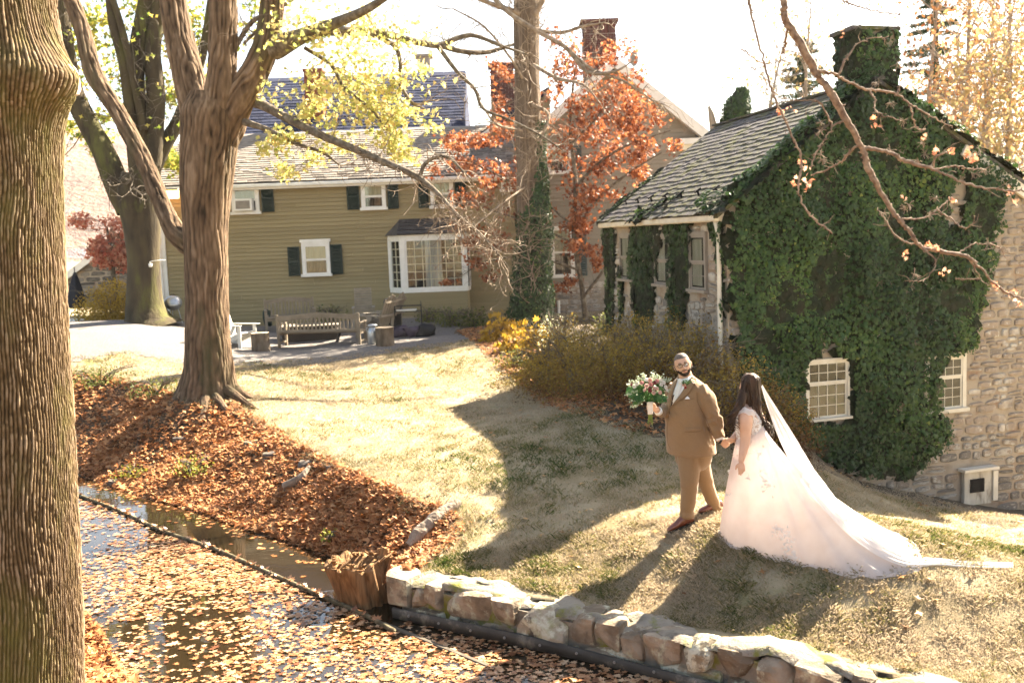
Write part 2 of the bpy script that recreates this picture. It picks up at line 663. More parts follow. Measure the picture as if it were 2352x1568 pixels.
# gravel patio, a sheet lying on the ground
pm = inpoly(fc[:, 0] + .15 * n2(fc[:, 0], fc[:, 1], 1.5), fc[:, 1] + .2 * n2(fc[:, 0], fc[:, 1], 1.5, 3, 4.), PATIO)
pv, inv = np.unique(gF[pm], return_inverse=True)
m_gravel = mat('gravel', [(.105, .092, .083), (.165, .149, .138), (.245, .225, .208)], scale=38, rough=.95, bump=1.0, bscale=45, detail=3, pos=[.35, .5, .65], bdist=.03)
patio = obj('gravel_patio', GV[pv] + A([0, 0, .012]), inv.reshape(-1, 4), m_gravel, smooth=True, kind='structure')

# water: one sheet through the whole channel
m_water = bpy.data.materials.new('stream_water')
m_water.use_nodes = True
_t = m_water.node_tree
_b = _t.nodes['Principled BSDF']
_b.inputs['Base Color'].default_value = (.018, .012, .006, 1)
_b.inputs['Roughness'].default_value = .03
_b.inputs['Specular IOR Level'].default_value = .6
_nz = _t.nodes.new('ShaderNodeTexNoise')
_nz.inputs['Scale'].default_value = 2.2
_nz.inputs['Detail'].default_value = 4
_tc = _t.nodes.new('ShaderNodeTexCoord')
_mp = _t.nodes.new('ShaderNodeMapping')
_mp.inputs['Scale'].default_value = (1, 1.8, 1)
_bp = _t.nodes.new('ShaderNodeBump')
_bp.inputs['Strength'].default_value = .035
_bp.inputs['Distance'].default_value = .05
_t.links.new(_tc.outputs['Object'], _mp.inputs[0])
_t.links.new(_mp.outputs[0], _nz.inputs['Vector'])
_t.links.new(_nz.outputs['Fac'], _bp.inputs['Height'])
_t.links.new(_bp.outputs[0], _b.inputs['Normal'])
obj('stream_water', [(-40, 2, WATER_Z), (16, 2, WATER_Z), (16, 9, WATER_Z), (-1, 14.5, WATER_Z), (-8, 21, WATER_Z), (-40, 34, WATER_Z)], [(0, 1, 2, 3, 4, 5)], m_water, kind='structure')

# wooded hills far off
hx = np.linspace(-420, 420, 90)
hv = []
prof = 60 * np.exp(-((hx + 230) / 190) ** 2) + 26 * np.exp(-((hx - 210) / 200) ** 2) + 6 + 5 * n2(hx, hx * 0, .02, 3)
for k, (yy, s) in enumerate([(300, 0.0), (330, .25), (365, .55), (410, .85), (470, 1.0), (540, .7)]):
    for x_, p_ in zip(hx, prof):
        hv.append((x_ * (1 + k * .04), yy, p_ * s + 2.5 * n2(A(x_), A(yy), .06, 3) - 2))
m_hill = mat('bare_woods', [(.13, .085, .075), (.20, .13, .11), (.26, .18, .13), (.17, .14, .16)], scale=.06, rough=1, bump=1, bscale=.35, bdist=4)
obj('hills', hv, gridvf(6, 90), m_hill, smooth=True, kind='structure')
# ================================================================== shared pieces
def place(me, name, parent, o3, ax, ay, az, label=None):
    """object of shared mesh data with origin o3 and (scaled) axes, world coordinates"""
    c = bpy.data.objects.new(name, me)
    C.objects.link(c)
    c.parent = parent
    p = A(o3) - (rootloc(parent) if parent is not None else 0)
    c.matrix_local = Matrix(((ax[0], ay[0], az[0], p[0]), (ax[1], ay[1], az[1], p[1]), (ax[2], ay[2], az[2], p[2]), (0, 0, 0, 1)))
    if label:
        c['label'] = label
    return c


def newmesh(name, V, F, m, smooth=False):
    me = bpy.data.meshes.new(name)
    me.from_pydata([tuple(v) for v in V], [], [tuple(f) for f in F])
    me.update()
    if smooth:
        me.polygons.foreach_set('use_smooth', np.ones(len(me.polygons), bool))
    me.materials.append(m)
    return me


def rubble_mesh(name, m, seed, n=9):
    """flat faced building stone, unit size in x,z, proud along -y"""
    r = np.random.default_rng(seed)
    th = (np.arange(n) + r.uniform(-.22, .22, n)) * 2 * math.pi / n
    c, s = np.cos(th), np.sin(th)
    e = 2.0 / 3.6
    x, z = np.sign(c) * np.abs(c) ** e * .5, np.sign(s) * np.abs(s) ** e * .5
    k = r.uniform(.86, 1.0, n)
    x, z = x * k, z * k
    V = [(a, 0.25, b) for a, b in zip(x, z)] + [(a * .98, -.55 + r.uniform(-.15, .1), b * .98) for a, b in zip(x, z)] + [(a * .74, -1 + r.uniform(-.2, .15), b * .74) for a, b in zip(x, z)] + [(0, -1.02, 0)]
    F = []
    for i in range(n):
        j = (i + 1) % n
        F += [(i, j, n + j, n + i), (n + i, n + j, 2 * n + j, 2 * n + i), (2 * n + i, 2 * n + j, 3 * n)]
    return newmesh(name, V, F, m)


def lay_stones(name, parent, o3, eu, nrm, x0, x1, z0, z1, keep, meshes, hrow=(.11, .22), wst=(.16, .48), dep=.035, cap=300):
    """courses of rubble on a wall plane: o3 + eu*x + z"""
    n = 0
    more = MB()
    z = z0
    ups = A([0, 0, 1.0])
    while z < z1:
        h = rng.uniform(*hrow)
        x = x0 + rng.uniform(-.2, 0)
        while x < x1:
            w = rng.uniform(*wst) * (0.7 + h / hrow[1] * .5)
            hh = h
            parts = [(z + h / 2, h)] if rng.random() > .22 else [(z + h * .25, h * .48), (z + h * .76, h * .46)]
            for zc, hh in parts:
                zc2 = zc + rng.normal() * .012
                if keep(x + w / 2, zc2):
                    tw = rng.normal() * .05
                    ax = eu * math.cos(tw) + ups * math.sin(tw)
                    az = ups * math.cos(tw) - eu * math.sin(tw)
                    me = meshes[rng.integers(len(meshes))]
                    p_, X_, Y_, Z_ = o3 + eu * (x + w / 2) + ups * zc2, ax * (w - .022), -nrm * dep * rng.uniform(.5, 1.3), az * (hh - .018)
                    n += 1
                    if n <= cap:
                        place(me, name, parent, p_, X_, Y_, Z_)
                    else:
                        v = A([q.co[:] for q in me.vertices])
                        more.add(v[:, :1] * X_ + v[:, 1:2] * Y_ + v[:, 2:] * Z_ + p_, [tuple(f.vertices) for f in me.polygons])
            x += w
        z += h
    if more.V:
        more.build(name + 's', meshes[0].materials[0], parent, kind='stuff')
    return n


def shingles(parent, name, o3, eu, es, L, S, course, width, m, thick=.012, keep=None, maxn=300, jit=.012, expo=1.7):
    nn = np.cross(eu, es)
    if nn[2] < 0:
        nn = -nn
    items = []
    rows = int(S / course)
    for r in range(rows):
        x = -rng.uniform(0, width)
        while x < L:
            w = width * rng.uniform(.72, 1.25)
            a, b = max(x, 0), min(x + w, L)
            if b - a > .05:
                y = r * course + rng.normal() * jit
                if keep is None or keep((a + b) / 2, y):
                    items.append((a, b, y, rng.normal() * .010, rng.uniform(.7, 1.5)))
            x += w
    ln = course * expo
    tilt = 1.5 * thick / ln
    V0, F0 = boxvf((.5, .5, .5))
    me = newmesh(name, V0, F0, m)
    cen = A([o3 + eu * (a + b) / 2 + es * (y + ln / 2) for a, b, y, _, _ in items])
    order = np.argsort(np.linalg.norm(cen - EYE, axis=1))
    sel = set(order[:maxn].tolist())
    mb = MB()
    for i, (a, b, y, tw, tk) in enumerate(items):
        az = nn * math.cos(tilt) + es * math.sin(tilt) * 1.0
        ay = es * math.cos(tilt) - nn * math.sin(tilt)
        ax = eu * math.cos(tw) + ay * math.sin(tw)
        ay2 = ay * math.cos(tw) - eu * math.sin(tw)
        p = cen[i] + nn * (thick * 1.6 + (y % course) * .0)
        X_, Y_, Z_ = ax * (b - a - .006), ay2 * ln, az * thick * tk
        if i in sel:
            place(me, name, parent, p, X_, Y_, Z_)
        else:
            mb.add(V0[:, 0:1] * X_ + V0[:, 1:2] * Y_ + V0[:, 2:3] * Z_ + p, F0)
    if mb.V:
        mb.build(name + 's', m, parent, kind='stuff')


def bricks(parent, x0, x1, y0, y1, z0, z1, m, mm, faces=(1, 1, 1, 1), bl=.21, bh=.066):
    MB().box(((x0 + x1) / 2, (y0 + y1) / 2, (z0 + z1) / 2), ((x1 - x0) / 2 - .008, (y1 - y0) / 2 - .008, (z1 - z0) / 2)).build('mortar', mm, parent)
    mb = MB()
    for r in range(int((z1 - z0) / (bh + .011))):
        z = z0 + (r + .5) * (bh + .011)
        for fx in (0, 1):
            L = (x1 - x0) if fx == 0 else (y1 - y0)
            for side in (0, 1):
                a = -(bl / 2 + .005) * (r % 2)
                while a < L - .02:
                    p, q = max(a, 0), min(a + bl, L)
                    if q - p > .03:
                        d = .02 + rng.uniform(-.002, .003)
                        if fx == 0:
                            mb.box((x0 + (p + q) / 2, (y1 if side else y0), z), ((q - p) / 2 - .004, d, bh / 2))
                        else:
                            mb.box(((x1 if side else x0), y0 + (p + q) / 2, z), (d, (q - p) / 2 - .004, bh / 2))
                    a += bl + .011
    mb.build('bricks', m, parent, kind='stuff')


def inpts(n, P):
    P = A(P)
    lo, hi = P.min(0), P.max(0)
    out = []
    while len(out) < n:
        q = rng.uniform(lo, hi, (n * 2, 2))
        q = q[inpoly(q[:, 0], q[:, 1], P)]
        out += q.tolist()
    return A(out[:n])


def polyarea(P):
    P = A(P)
    return abs(np.sum(P[:, 0] * np.roll(P[:, 1], -1) - P[:, 1] * np.roll(P[:, 0], -1))) / 2


def ragged(P, step, amp):
    P = A(P)
    out = []
    for i in range(len(P)):
        a, b = P[i], P[(i + 1) % len(P)]
        k = max(1, int(np.linalg.norm(b - a) / step))
        for j in range(k):
            out.append(a + (b - a) * j / k + rng.normal(size=2) * amp)
    return A(out)


m_ivy = mat('ivy_leaf', [(.012, .032, .009), (.023, .056, .014), (.038, .085, .018), (.070, .125, .026), (.20, .23, .05)], attr=True, rnd=.15, scale=2.5, rough=.5, spec=.35, trans=.28, pos=[0, .35, .72, .93, 1])
m_ivystem = mat('ivy_stem', [(.008, .012, .006), (.016, .022, .010), (.026, .022, .012)], scale=5, rough=.9, bump=.8, bscale=25)


def ivy_patch(name, parent, polys, o3, eu, ew, nrm, size=.054, dens=430, thick=.12, holes=(), bulge=.7, spill=0.0):
    """leaf cover on a plane: points o3 + eu*x + ew*y, lifted along nrm"""
    pos, nr, sz, rn = [], [], [], []
    bk = MB()
    for P in polys:
        P = A(P)
        n = int(polyarea(P) * dens)
        q = inpts(n, P)
        q = q + rng.normal(size=q.shape) * spill
        for H in holes:
            q = q[~inpoly(q[:, 0], q[:, 1], A(H))]
        lift = .03 + thick * (0.5 + bulge * fbm(np.column_stack([q * 1.6, q[:, 0] * 0]), 3)).clip(.05, 2) * rng.uniform(.55, 1.0, len(q))
        pos.append(o3 + q[:, :1] * eu + q[:, 1:] * ew + lift[:, None] * nrm)
        d = rng.normal(size=(len(q), 3)) * .38 + nrm * 1.0 + A([0, 0, .12])
        nr.append(d)
        sz.append(size * np.clip(rng.lognormal(0, .32, len(q)), .5, 1.9))
        rn.append((.25 + .5 * rng.random(len(q)) + .35 * fbm(np.column_stack([q * .8, q[:, 0] * 0 + 4]), 3)).clip(0, .94) + (rng.random(len(q)) > .985) * .3)
        # twig mat behind the leaves
        g = inpts(int(polyarea(P) * 130) + 6, P)
        for H in holes:
            g = g[~inpoly(g[:, 0], g[:, 1], A(H))]
        bkp = o3 + g[:, :1] * eu + g[:, 1:] * ew + nrm * (.02 + .03 * rng.random((len(g), 1)))
        V, F = scatter(IVYL[0], IVYL[1], bkp, np.tile(nrm, (len(g), 1)) + rng.normal(size=(len(g), 3)) * .25, rng.uniform(.16, .28, len(g)))
        bk.V.append(V)
        bk.F += [tuple(f + bk.n) for f in F]
        bk.n += len(V)
    pos, nr, sz, rn = map(np.concatenate, (pos, nr, sz, rn))
    V, FF = scatter(IVYL[0], IVYL[1], pos, nr, sz)
    o = obj(name, V, FF, m_ivy, parent, rnd=np.repeat(rn.clip(0, 1), 7))
    bk.build('stems', m_ivystem, parent if parent is not None else o)
    return o


# ================================================================== STONE BUILDING
C1 = at(1672, 760, 16.0)
C1[2] = 0
SV, GV2 = A([-.196, .981, 0]), A([.957, .29, 0])
SV /= np.linalg.norm(SV)
GV2 /= np.linalg.norm(GV2)
NS, NG = A([-SV[1], SV[0], 0]), A([GV2[1], -GV2[0], 0])        # outward normals of side and gable wall
if NS[0] > 0:
    NS = -NS
EAVE = at(1669, 480, 16.0)[2]
LEN, TW, TA, RZ = 6.5, 6.7, 2.80, 5.46
RR = (RZ - 3.70) / 3.07
BASEZ = -2.6


def gab(u, v):
    p = onplane(u, v, C1, NG) - C1
    return (float(p @ GV2), float(p[2]))


def sid(u, v):
    p = onplane(u, v, C1, NS) - C1
    return (float(p @ SV), float(p[2]))


def gtop(t):
    return EAVE + (RZ - EAVE) * t / TA if t < TA else RZ - RR * (t - TA)


UPV = A([0, 0, 1.0])
m_mortar = mat('mortar_wall', [(.25, .20, .15), (.36, .30, .235), (.30, .25, .20)], scale=3, rough=.95, bump=.7, bscale=35, patch=[((.22, .11, .06), 1.4, .62, .08)])
m_stone = mat('rubble_stone', [(.20, .175, .15), (.38, .34, .29), (.50, .46, .40), (.30, .24, .19)], scale=2.2, objrnd=.55, rough=.92, bump=.9, bscale=14, bdist=.03, patch=[((.13, .12, .11), 5, .62, .1), ((.55, .52, .47), 9, .64, .06)])
m_cream = mat('cream_paint', [(.55, .50, .41), (.66, .61, .52)], scale=6, rough=.6, bump=.15)
m_taupe = mat('taupe_paint', [(.22, .19, .16), (.29, .25, .21)], scale=6, rough=.6, bump=.15)
m_glass = glassmat('window_glass', (.035, .035, .03))
m_slate = mat('roof_slate', [(.028, .027, .032), (.055, .050, .054), (.088, .078, .074), (.05, .042, .048)], scale=3, objrnd=.5, rough=.75, bump=.5, bscale=30, patch=[((.075, .075, .018), 1.9, .53, .07), ((.16, .15, .12), 16, .60, .05)])
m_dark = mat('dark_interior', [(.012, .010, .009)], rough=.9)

sb = thing('stone_building', 'rubble stone outbuilding smothered in ivy with mossy slate roof, right side', 'building', C1)
# core walls
f0, f1, f2, f3 = C1, C1 + GV2 * TW, C1 + GV2 * TW + SV * LEN, C1 + SV * LEN
ap0, ap1 = C1 + GV2 * TA, C1 + GV2 * TA + SV * LEN
Vw = [f0 + UPV * BASEZ, f1 + UPV * BASEZ, f2 + UPV * BASEZ, f3 + UPV * BASEZ, f0 + UPV * EAVE, f1 + UPV * gtop(TW), f2 + UPV * gtop(TW), f3 + UPV * EAVE, ap0 + UPV * RZ, ap1 + UPV * RZ]
wall = obj('wall', Vw, [(0, 1, 5, 8, 4), (3, 7, 9, 6, 2), (0, 4, 7, 3), (1, 2, 6, 5)], m_mortar, sb)
# roof slabs
ohg, ohe = .14, .22


def roofslab(t0, z0, t1, z1, name):
    q = [C1 + GV2 * t0 - SV * ohg + UPV * z0, C1 + GV2 * t0 + SV * (LEN + .1) + UPV * z0, C1 + GV2 * t1 + SV * (LEN + .1) + UPV * z1, C1 + GV2 * t1 - SV * ohg + UPV * z1]
    V = q + [p + UPV * .07 for p in q]
    return obj(name, V, [(0, 1, 2, 3), (7, 6, 5, 4), (0, 4, 5, 1), (1, 5, 6, 2), (2, 6, 7, 3), (3, 7, 4, 0)], m_slate, sb)


sl_ = (RZ - EAVE) / TA
rf = roofslab(-ohe, EAVE - sl_ * ohe + .01, TA, RZ + .01, 'roof')
rf2 = roofslab(TA, RZ + .01, TW + .3, gtop(TW + .3) + .01, 'roof')
es = GV2 * TA + UPV * (RZ - EAVE)
SLEN = np.linalg.norm(es) + ohe * np.linalg.norm(es) / TA
es /= np.linalg.norm(es)
o3 = C1 + GV2 * (-ohe - .03) - SV * ohg + UPV * (EAVE - sl_ * (ohe + .03) + .08)
shingles(rf, 'slate', o3, SV, es, LEN + ohg, SLEN, .165, .27, m_slate, thick=.014, jit=.020)
MB().bar(C1 + GV2 * TA - SV * ohg + UPV * (RZ + .10), C1 + GV2 * TA + SV * (LEN + .1) + UPV * (RZ + .10), .2, .04).build('ridge_cap', m_slate, sb)
for k in range(7):
    p = o3 + SV * (1.0 + k * .82) + es * .62
    nn = np.cross(SV, es)
    nn = nn if nn[2] > 0 else -nn
    MB().bar(p + nn * .03, p + nn * .13 + es * .03, .03, .03).bar(p + nn * .12 - es * .03, p + nn * .12 + es * .10, .05, .025).build('snow_guard', m_dark, sb)
# eave fascia and gutter, corner downspout, rake board
e0 = C1 - SV * .02 + NS * .16 + UPV * (EAVE - .13)
MB().bar(e0, e0 + SV * LEN, .12, .12, bev=.02).bar(e0 - NS * .09 + UPV * .02, e0 - NS * .09 + SV * LEN + UPV * .02, .06, .17).build('gutter', m_cream, sb)
dp = C1 + NS * .09 + SV * .10
MB().tube([dp + UPV * (EAVE - .15) + NS * .06, dp + UPV * (EAVE - .4), dp + UPV * 1.0, dp + UPV * -.3], .04, 8).build('downspout', m_cream, sb, True)
MB().bar(f1 + NG * .1 - GV2 * 2.2 + UPV * (gtop(TW - 2.2) - .10), f1 + NG * .1 + GV2 * .3 + UPV * (gtop(TW + .3) - .10), .06, .20).build('rake_board', m_cream, sb)


def sash_window(parent, p0, ex, nrm, w, h, cols, rt, rb, mf, fr=.06, sill=True, split=.5, mw=.014, curtain=None, proud=.05, arch=None, pane_objs=True, mg=None):
    """double hung sash window: frame (part) > sill, sash (with glazing bars), pane, curtain"""
    fo = MB()
    ez = UPV
    c = lambda x, z, d: p0 + ex * x + ez * z + nrm * d
    fo.bar(c(-fr / 2, 0, proud / 2), c(-fr / 2, h, proud / 2), proud, fr, up=nrm).bar(c(w + fr / 2, 0, proud / 2), c(w + fr / 2, h, proud / 2), proud, fr, up=nrm)
    fo.V, fo.F, fo.n = [], [], 0

    def bx(mb, xa, xb, za, zb, da, db):
        R = np.stack([ex, nrm, ez], 1)
        mb.box(c((xa + xb) / 2, (za + zb) / 2, (da + db) / 2), ((xb - xa) / 2, (db - da) / 2, (zb - za) / 2), R)
    bx(fo, -fr, 0, -fr * .2, h, 0, proud)
    bx(fo, w, w + fr, -fr * .2, h, 0, proud)
    bx(fo, -fr, w + fr, h, h + fr * 1.15, 0, proud + .004)
    f = fo.build('window', mf, parent)
    if arch:
        a = MB()
        bx(a, -fr * 1.4, w + fr * 1.4, h + fr * 1.15, h + fr * 1.15 + arch, 0, proud + .03)
        a.build('head_trim', mf, f)
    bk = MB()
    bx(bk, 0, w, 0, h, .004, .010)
    bk.build('dark_backing', m_dark, f)  # near-black panel, painted dark in place of an unlit room
    if sill:
        s = MB()
        bx(s, -fr * 1.5, w + fr * 1.5, -fr * .9, -.001, 0, proud + .05)
        s.build('sill', mf, f)
    zs = h * split
    for (za, zb, rows, dd) in ((0, zs, rb, proud - .022), (zs, h, rt, proud - .008)):
        s = MB()
        b = min(.035, w * .06)
        bx(s, 0, b, za, zb, dd - .012, dd)
        bx(s, w - b, w, za, zb, dd - .012, dd)
        bx(s, b, w - b, za, za + b, dd - .012, dd)
        bx(s, b, w - b, zb - b, zb, dd - .012, dd)
        for k in range(1, cols):
            x = b + (w - 2 * b) * k / cols
            bx(s, x - mw / 2, x + mw / 2, za + b, zb - b, dd - .011, dd - .002)
        for k in range(1, rows):
            z = za + b + (zb - za - 2 * b) * k / rows
            bx(s, b, w - b, z - mw / 2, z + mw / 2, dd - .010, dd - .003)
        s.build('sash', mf, f)
        nx, nz = (cols, rows) if pane_objs else (1, 1)
        V0, F0 = boxvf((.5, .5, .5))
        if not hasattr(sash_window, 'me'):
            sash_window.me = {}
        g = mg or m_glass
        me = sash_window.me.setdefault(g.name, newmesh('pane', V0, F0, g))
        pw, ph = (w - 2 * b) / nx, (zb - za - 2 * b) / nz
        for i in range(nx):
            for j in range(nz):
                tl = rng.normal(size=2) * .006
                place(me, 'pane', f, c(b + pw * (i + .5), za + b + ph * (j + .5), dd - .0075), ex * pw + nrm * tl[0] * pw, nrm * .002, ez * ph + nrm * tl[1] * ph)
    if curtain:
        for (xa, xb, za, zb, mc) in curtain:
            n = 14
            xs = np.linspace(xa, xb, n)
            V = [c(x, z, proud - .034 + .004 * math.sin(i * 1.9)) for z in (za, zb) for i, x in enumerate(xs)]
            obj('curtain', V, [(i, i + 1, n + i + 1, n + i) for i in range(n - 1)], mc, f)
    return f


def win_from(fn, plane, u0, u1, v0, v1, o3, ex, nrm, parent, **k):
    a, b = fn(u0, (v0 + v1) / 2)[0], fn(u1, (v0 + v1) / 2)[0]
    um = (u0 + u1) / 2
    zt, zb = fn(um, v0)[1], fn(um, v1)[1]
    if a > b:
        p = o3 + ex * a
        ex2, w = -ex, a - b
    else:
        p, ex2, w = o3 + ex * a, ex, b - a
    return sash_window(parent, p + UPV * zb, ex2, nrm, w, zt - zb, **k)


def clearglass(name, k=.25):
    m = bpy.data.materials.new(name)
    m.use_nodes = True
    t = m.node_tree
    tr, gl, mx = t.nodes.new('ShaderNodeBsdfTransparent'), t.nodes.new('ShaderNodeBsdfGlossy'), t.nodes.new('ShaderNodeMixShader')
    tr.inputs[0].default_value = (.82, .84, .82, 1)
    gl.inputs['Roughness'].default_value = .03
    mx.inputs[0].default_value = k
    t.links.new(tr.outputs[0], mx.inputs[1])
    t.links.new(gl.outputs[0], mx.inputs[2])
    t.links.new(mx.outputs[0], t.nodes['Material Output'].inputs[0])
    return m


m_cglass = clearglass('clear_glass', .06)
m_lace = mat('lace_curtain', [(.42, .38, .31), (.62, .58, .50)], scale=7, rough=.95, stretch=(1, 1, .3), trans=.2)
for (u0, u1, v0, v1, lab) in ((1590, 1623, 541, 664, None), (1509, 1541, 545, 652, None), (1429, 1456, 543, 640, None)):
    win_from(sid, 'side', u0, u1, v0, v1, C1, SV, NS, sb, cols=1, rt=1, rb=2, mf=m_taupe, mg=m_cglass, curtain=[(.05, .48, .06, .86, m_lace)])
win_from(gab, 'gable', 1853, 1943, 830, 958, C1, GV2, NG, sb, cols=4, rt=2, rb=3, split=.62, mf=m_cream, fr=.045, mw=.012, mg=m_cglass)
win_from(gab, 'gable', 2128, 2207, 822, 938, C1, GV2, NG, sb, cols=4, rt=2, rb=3, split=.62, mf=m_cream, fr=.075, mw=.010)
# crawl space hatch
ha, hb = gab(2206, 1086), gab(2268, 1145)
hp = C1 + GV2 * (ha[0] + hb[0]) / 2 + NG * .06 + UPV * (ha[1] + hb[1]) / 2
R_ = np.stack([GV2, -NG, UPV], 1)
hw, hh = abs(hb[0] - ha[0]) / 2, abs(ha[1] - hb[1]) / 2
ht = MB().box(hp, (hw, .04, hh + .05), R_, .008).build('hatch', mat('weathered_board', [(.42, .38, .31), (.58, .54, .46)], scale=8, stretch=(1, 1, .3), rough=.8, bump=.4, patch=[((.16, .12, .09), 5, .64, .08)]), sb)
MB().box(hp + NG * .05 - GV2 * .03 + UPV * hh * .15, (hw * .5, .012, hh * .45), R_).build('vent_screen', m_dark, ht)
MB().box(hp + NG * .05 + UPV * (hh + .07), (hw * 1.25, .09, .025), R_).box(hp + GV2 * (hw + .06), (.05, .07, hh), R_).build('hatch_frame', m_cream, ht)

# rubble
rub = [rubble_mesh('stone', m_stone, s) for s in range(10)]
IV_GABLE = ragged([gab(u, v) for u, v in [(1672, 485), (1660, 455), (1720, 400), (1800, 335), (1900, 265), (1960, 215), (2080, 215), (2140, 262), (2210, 330), (2280, 392), (2318, 425), (2300, 470), (2278, 560),
                                   (2268, 640), (2250, 720), (2235, 790), (2210, 808), (2168, 818), (2150, 860), (2148, 925), (2170, 950), (2175, 985), (2150, 1030), (2115, 1060), (2090, 1100), (2000, 1090), (1900, 1062),
                                   (1840, 1040), (1780, 1020), (1700, 900), (1680, 760)]], .12, .035)
H_W1 = [gab(u, v) for u, v in [(1846, 822), (1870, 818), (1880, 785), (1900, 780), (1912, 820), (1952, 824), (1953, 970), (1846, 972)]]
H_G = ragged([gab(u, v) for u, v in [(2168, 470), (2190, 400), (2212, 398), (2205, 470), (2200, 520), (2172, 530), (2160, 500)]], .1, .03)


def keep_g(x, z):
    if z > gtop(x) - .1 or x < .1 or x > TW - .1:
        return False
    q = A([[x, z]])
    P = IV_GABLE * 1.0
    c_ = P.mean(0)
    inn = inpoly(q[:, 0], q[:, 1], c_ + (P - c_) * .955)[0] and not inpoly(q[:, 0], q[:, 1], A(H_W1))[0] and not inpoly(q[:, 0], q[:, 1], A(H_G))[0]
    if z < -.3 and x > 2.5:
        inn = inn and z > -.55
    w1 = (gab(1845, 890)[0] - .05 < x < gab(1952, 890)[0] + .05) and gab(1900, 972)[1] - .03 < z < gab(1900, 815)[1] + .03
    w2 = (gab(2110, 880)[0] - .05 < x < gab(2222, 880)[0] + .09) and gab(2160, 955)[1] - .03 < z < gab(2160, 812)[1] + .03
    hx_ = abs(x - (ha[0] + hb[0]) / 2) < hw + .2 and abs(z - (ha[1] + hb[1]) / 2) < hh + .15
    return not (inn or w1 or w2 or hx_)


IV_SIDE = [[(1390, 505), (1413, 500), (1416, 600), (1412, 755), (1396, 770)], [(1447, 488), (1516, 488), (1519, 560), (1506, 640), (1505, 700), (1500, 760), (1480, 770), (1462, 755), (1452, 640)],
           [(1524, 488), (1602, 486), (1590, 540), (1588, 620), (1580, 690), (1574, 760), (1540, 760), (1545, 640), (1540, 560)], [(1626, 484), (1668, 480), (1670, 760), (1664, 700), (1658, 620), (1645, 570), (1640, 530)],
           [(1423, 610), (1430, 612), (1436, 700), (1430, 745)]]
IV_SIDE = [ragged([sid(u, v) for u, v in p], .12, .04) for p in IV_SIDE]


def keep_s(k, z):
    if z > EAVE - .2 or k < .1 or k > LEN - .05:
        return False
    q = A([[k, z]])
    if any(inpoly(q[:, 0], q[:, 1], P.mean(0) + (P - P.mean(0)) * .8)[0] for P in IV_SIDE):
        return False
    for (u0, u1) in ((1585, 1628), (1503, 1546), (1424, 1460)):
        a, b = sorted((sid(u0, 600)[0], sid(u1, 600)[0]))
        if a - .06 < k < b + .06 and sid((u0 + u1) / 2, 668)[1] - .1 < z < sid((u0 + u1) / 2, 535)[1] + .06:
            return False
    return True


ng_ = lay_stones('stone', wall, C1, GV2, NG, .1, TW, -2.1, RZ, keep_g, rub, hrow=(.09, .19), wst=(.14, .42), cap=190)
ns_ = lay_stones('stone', wall, C1, SV, NS, .1, LEN, 0.95, EAVE, keep_s, rub, hrow=(.12, .22), wst=(.18, .5), cap=108)
# chimney
chx = gab(2013, 150)[0]
ch = MB().box(C1 + GV2 * chx + SV * .32 + UPV * 5.4, (.38, .28, .95), np.stack([GV2, SV, UPV], 1)).build('chimney', m_mortar, sb)
CHT = 6.35
MB().box(C1 + GV2 * (chx - .02) + SV * .32 + UPV * (CHT + .03), (.47, .36, .03), np.stack([GV2, SV, UPV], 1)).build('chimney_cap', m_slate, ch)

# ivy
iv = thing('ivy', 'dense dark green ivy covering the gable wall and chimney of the stone building', 'ivy', C1, 'ivy plants')
ivy_patch('foliage', iv, [IV_GABLE], C1, GV2, UPV, NG, holes=[H_W1, H_G], dens=980, thick=.22, spill=.03)
w2h = [gab(u, v) for u, v in [(2150, 830), (2215, 815), (2210, 940), (2150, 945)]]
cw = .39
chf = [(chx - cw, 5.0), (chx + cw, 5.0), (chx + cw, CHT), (chx - cw, CHT - .03)]
ivy_patch('foliage', iv, [ragged(chf, .1, .03)], C1 + SV * .02, GV2, UPV, NG, dens=620, thick=.10)
ivy_patch('foliage', iv, [ragged([(0, 5.0), (.62, 5.0), (.62, CHT), (0, CHT)], .1, .02)], C1 + GV2 * (chx + .38), SV, UPV, GV2, dens=620, thick=.08)
ivy_patch('foliage', iv, [ragged([(0, 5.0), (.62, 5.0), (.62, CHT), (0, CHT)], .1, .02)], C1 + GV2 * (chx - .38), SV, UPV, -GV2, dens=600, thick=.08)
# fringe creeping over the roof edge (left slope and right slope)
nl = np.cross(SV, es)
nl = nl if nl[2] > 0 else -nl
fr_ = [(-.16, .0), (1.0, .03), (.62, .3), (.42, .6), (.62, 1.0), (.50, 1.5), (.62, 2.2), (.48, 2.9), (.55, 3.5), (.1, 3.72), (-.18, 3.7)]
ivy_patch('foliage', iv, [ragged(fr_, .1, .06)], o3 + SV * .02, SV, es, nl, dens=820, thick=.24, size=.06)
er = GV2 * 1.0 - UPV * RR
er /= np.linalg.norm(er)
nr_ = np.cross(SV, er)
nr_ = nr_ if nr_[2] > 0 else -nr_
fr2 = [(-.18, .2), (.35, .3), (.3, 1.0), (.4, 1.8), (.25, 2.6), (.3, 3.3), (-.18, 3.4)]
ivy_patch('foliage', iv, [ragged(fr2, .1, .05)], C1 + GV2 * TA + UPV * (RZ + .08), SV, er, nr_, dens=720, thick=.13)
names = ['thin ivy strand by the far corner of the stone side wall', 'broad ivy column between the far and middle side windows of the stone building', 'tapering ivy column between the middle and near side windows', 'ivy hanging beside the cream downspout at the near corner', None]
ivs = None
for i, P in enumerate(IV_SIDE):
    if names[i]:
        ivs = thing('ivy', names[i], 'ivy', C1 + SV * P[:, 0].mean(), 'ivy plants')
    ivy_patch('foliage', ivs, [P], C1, SV, UPV, NS, dens=560, thick=.10, size=.06)
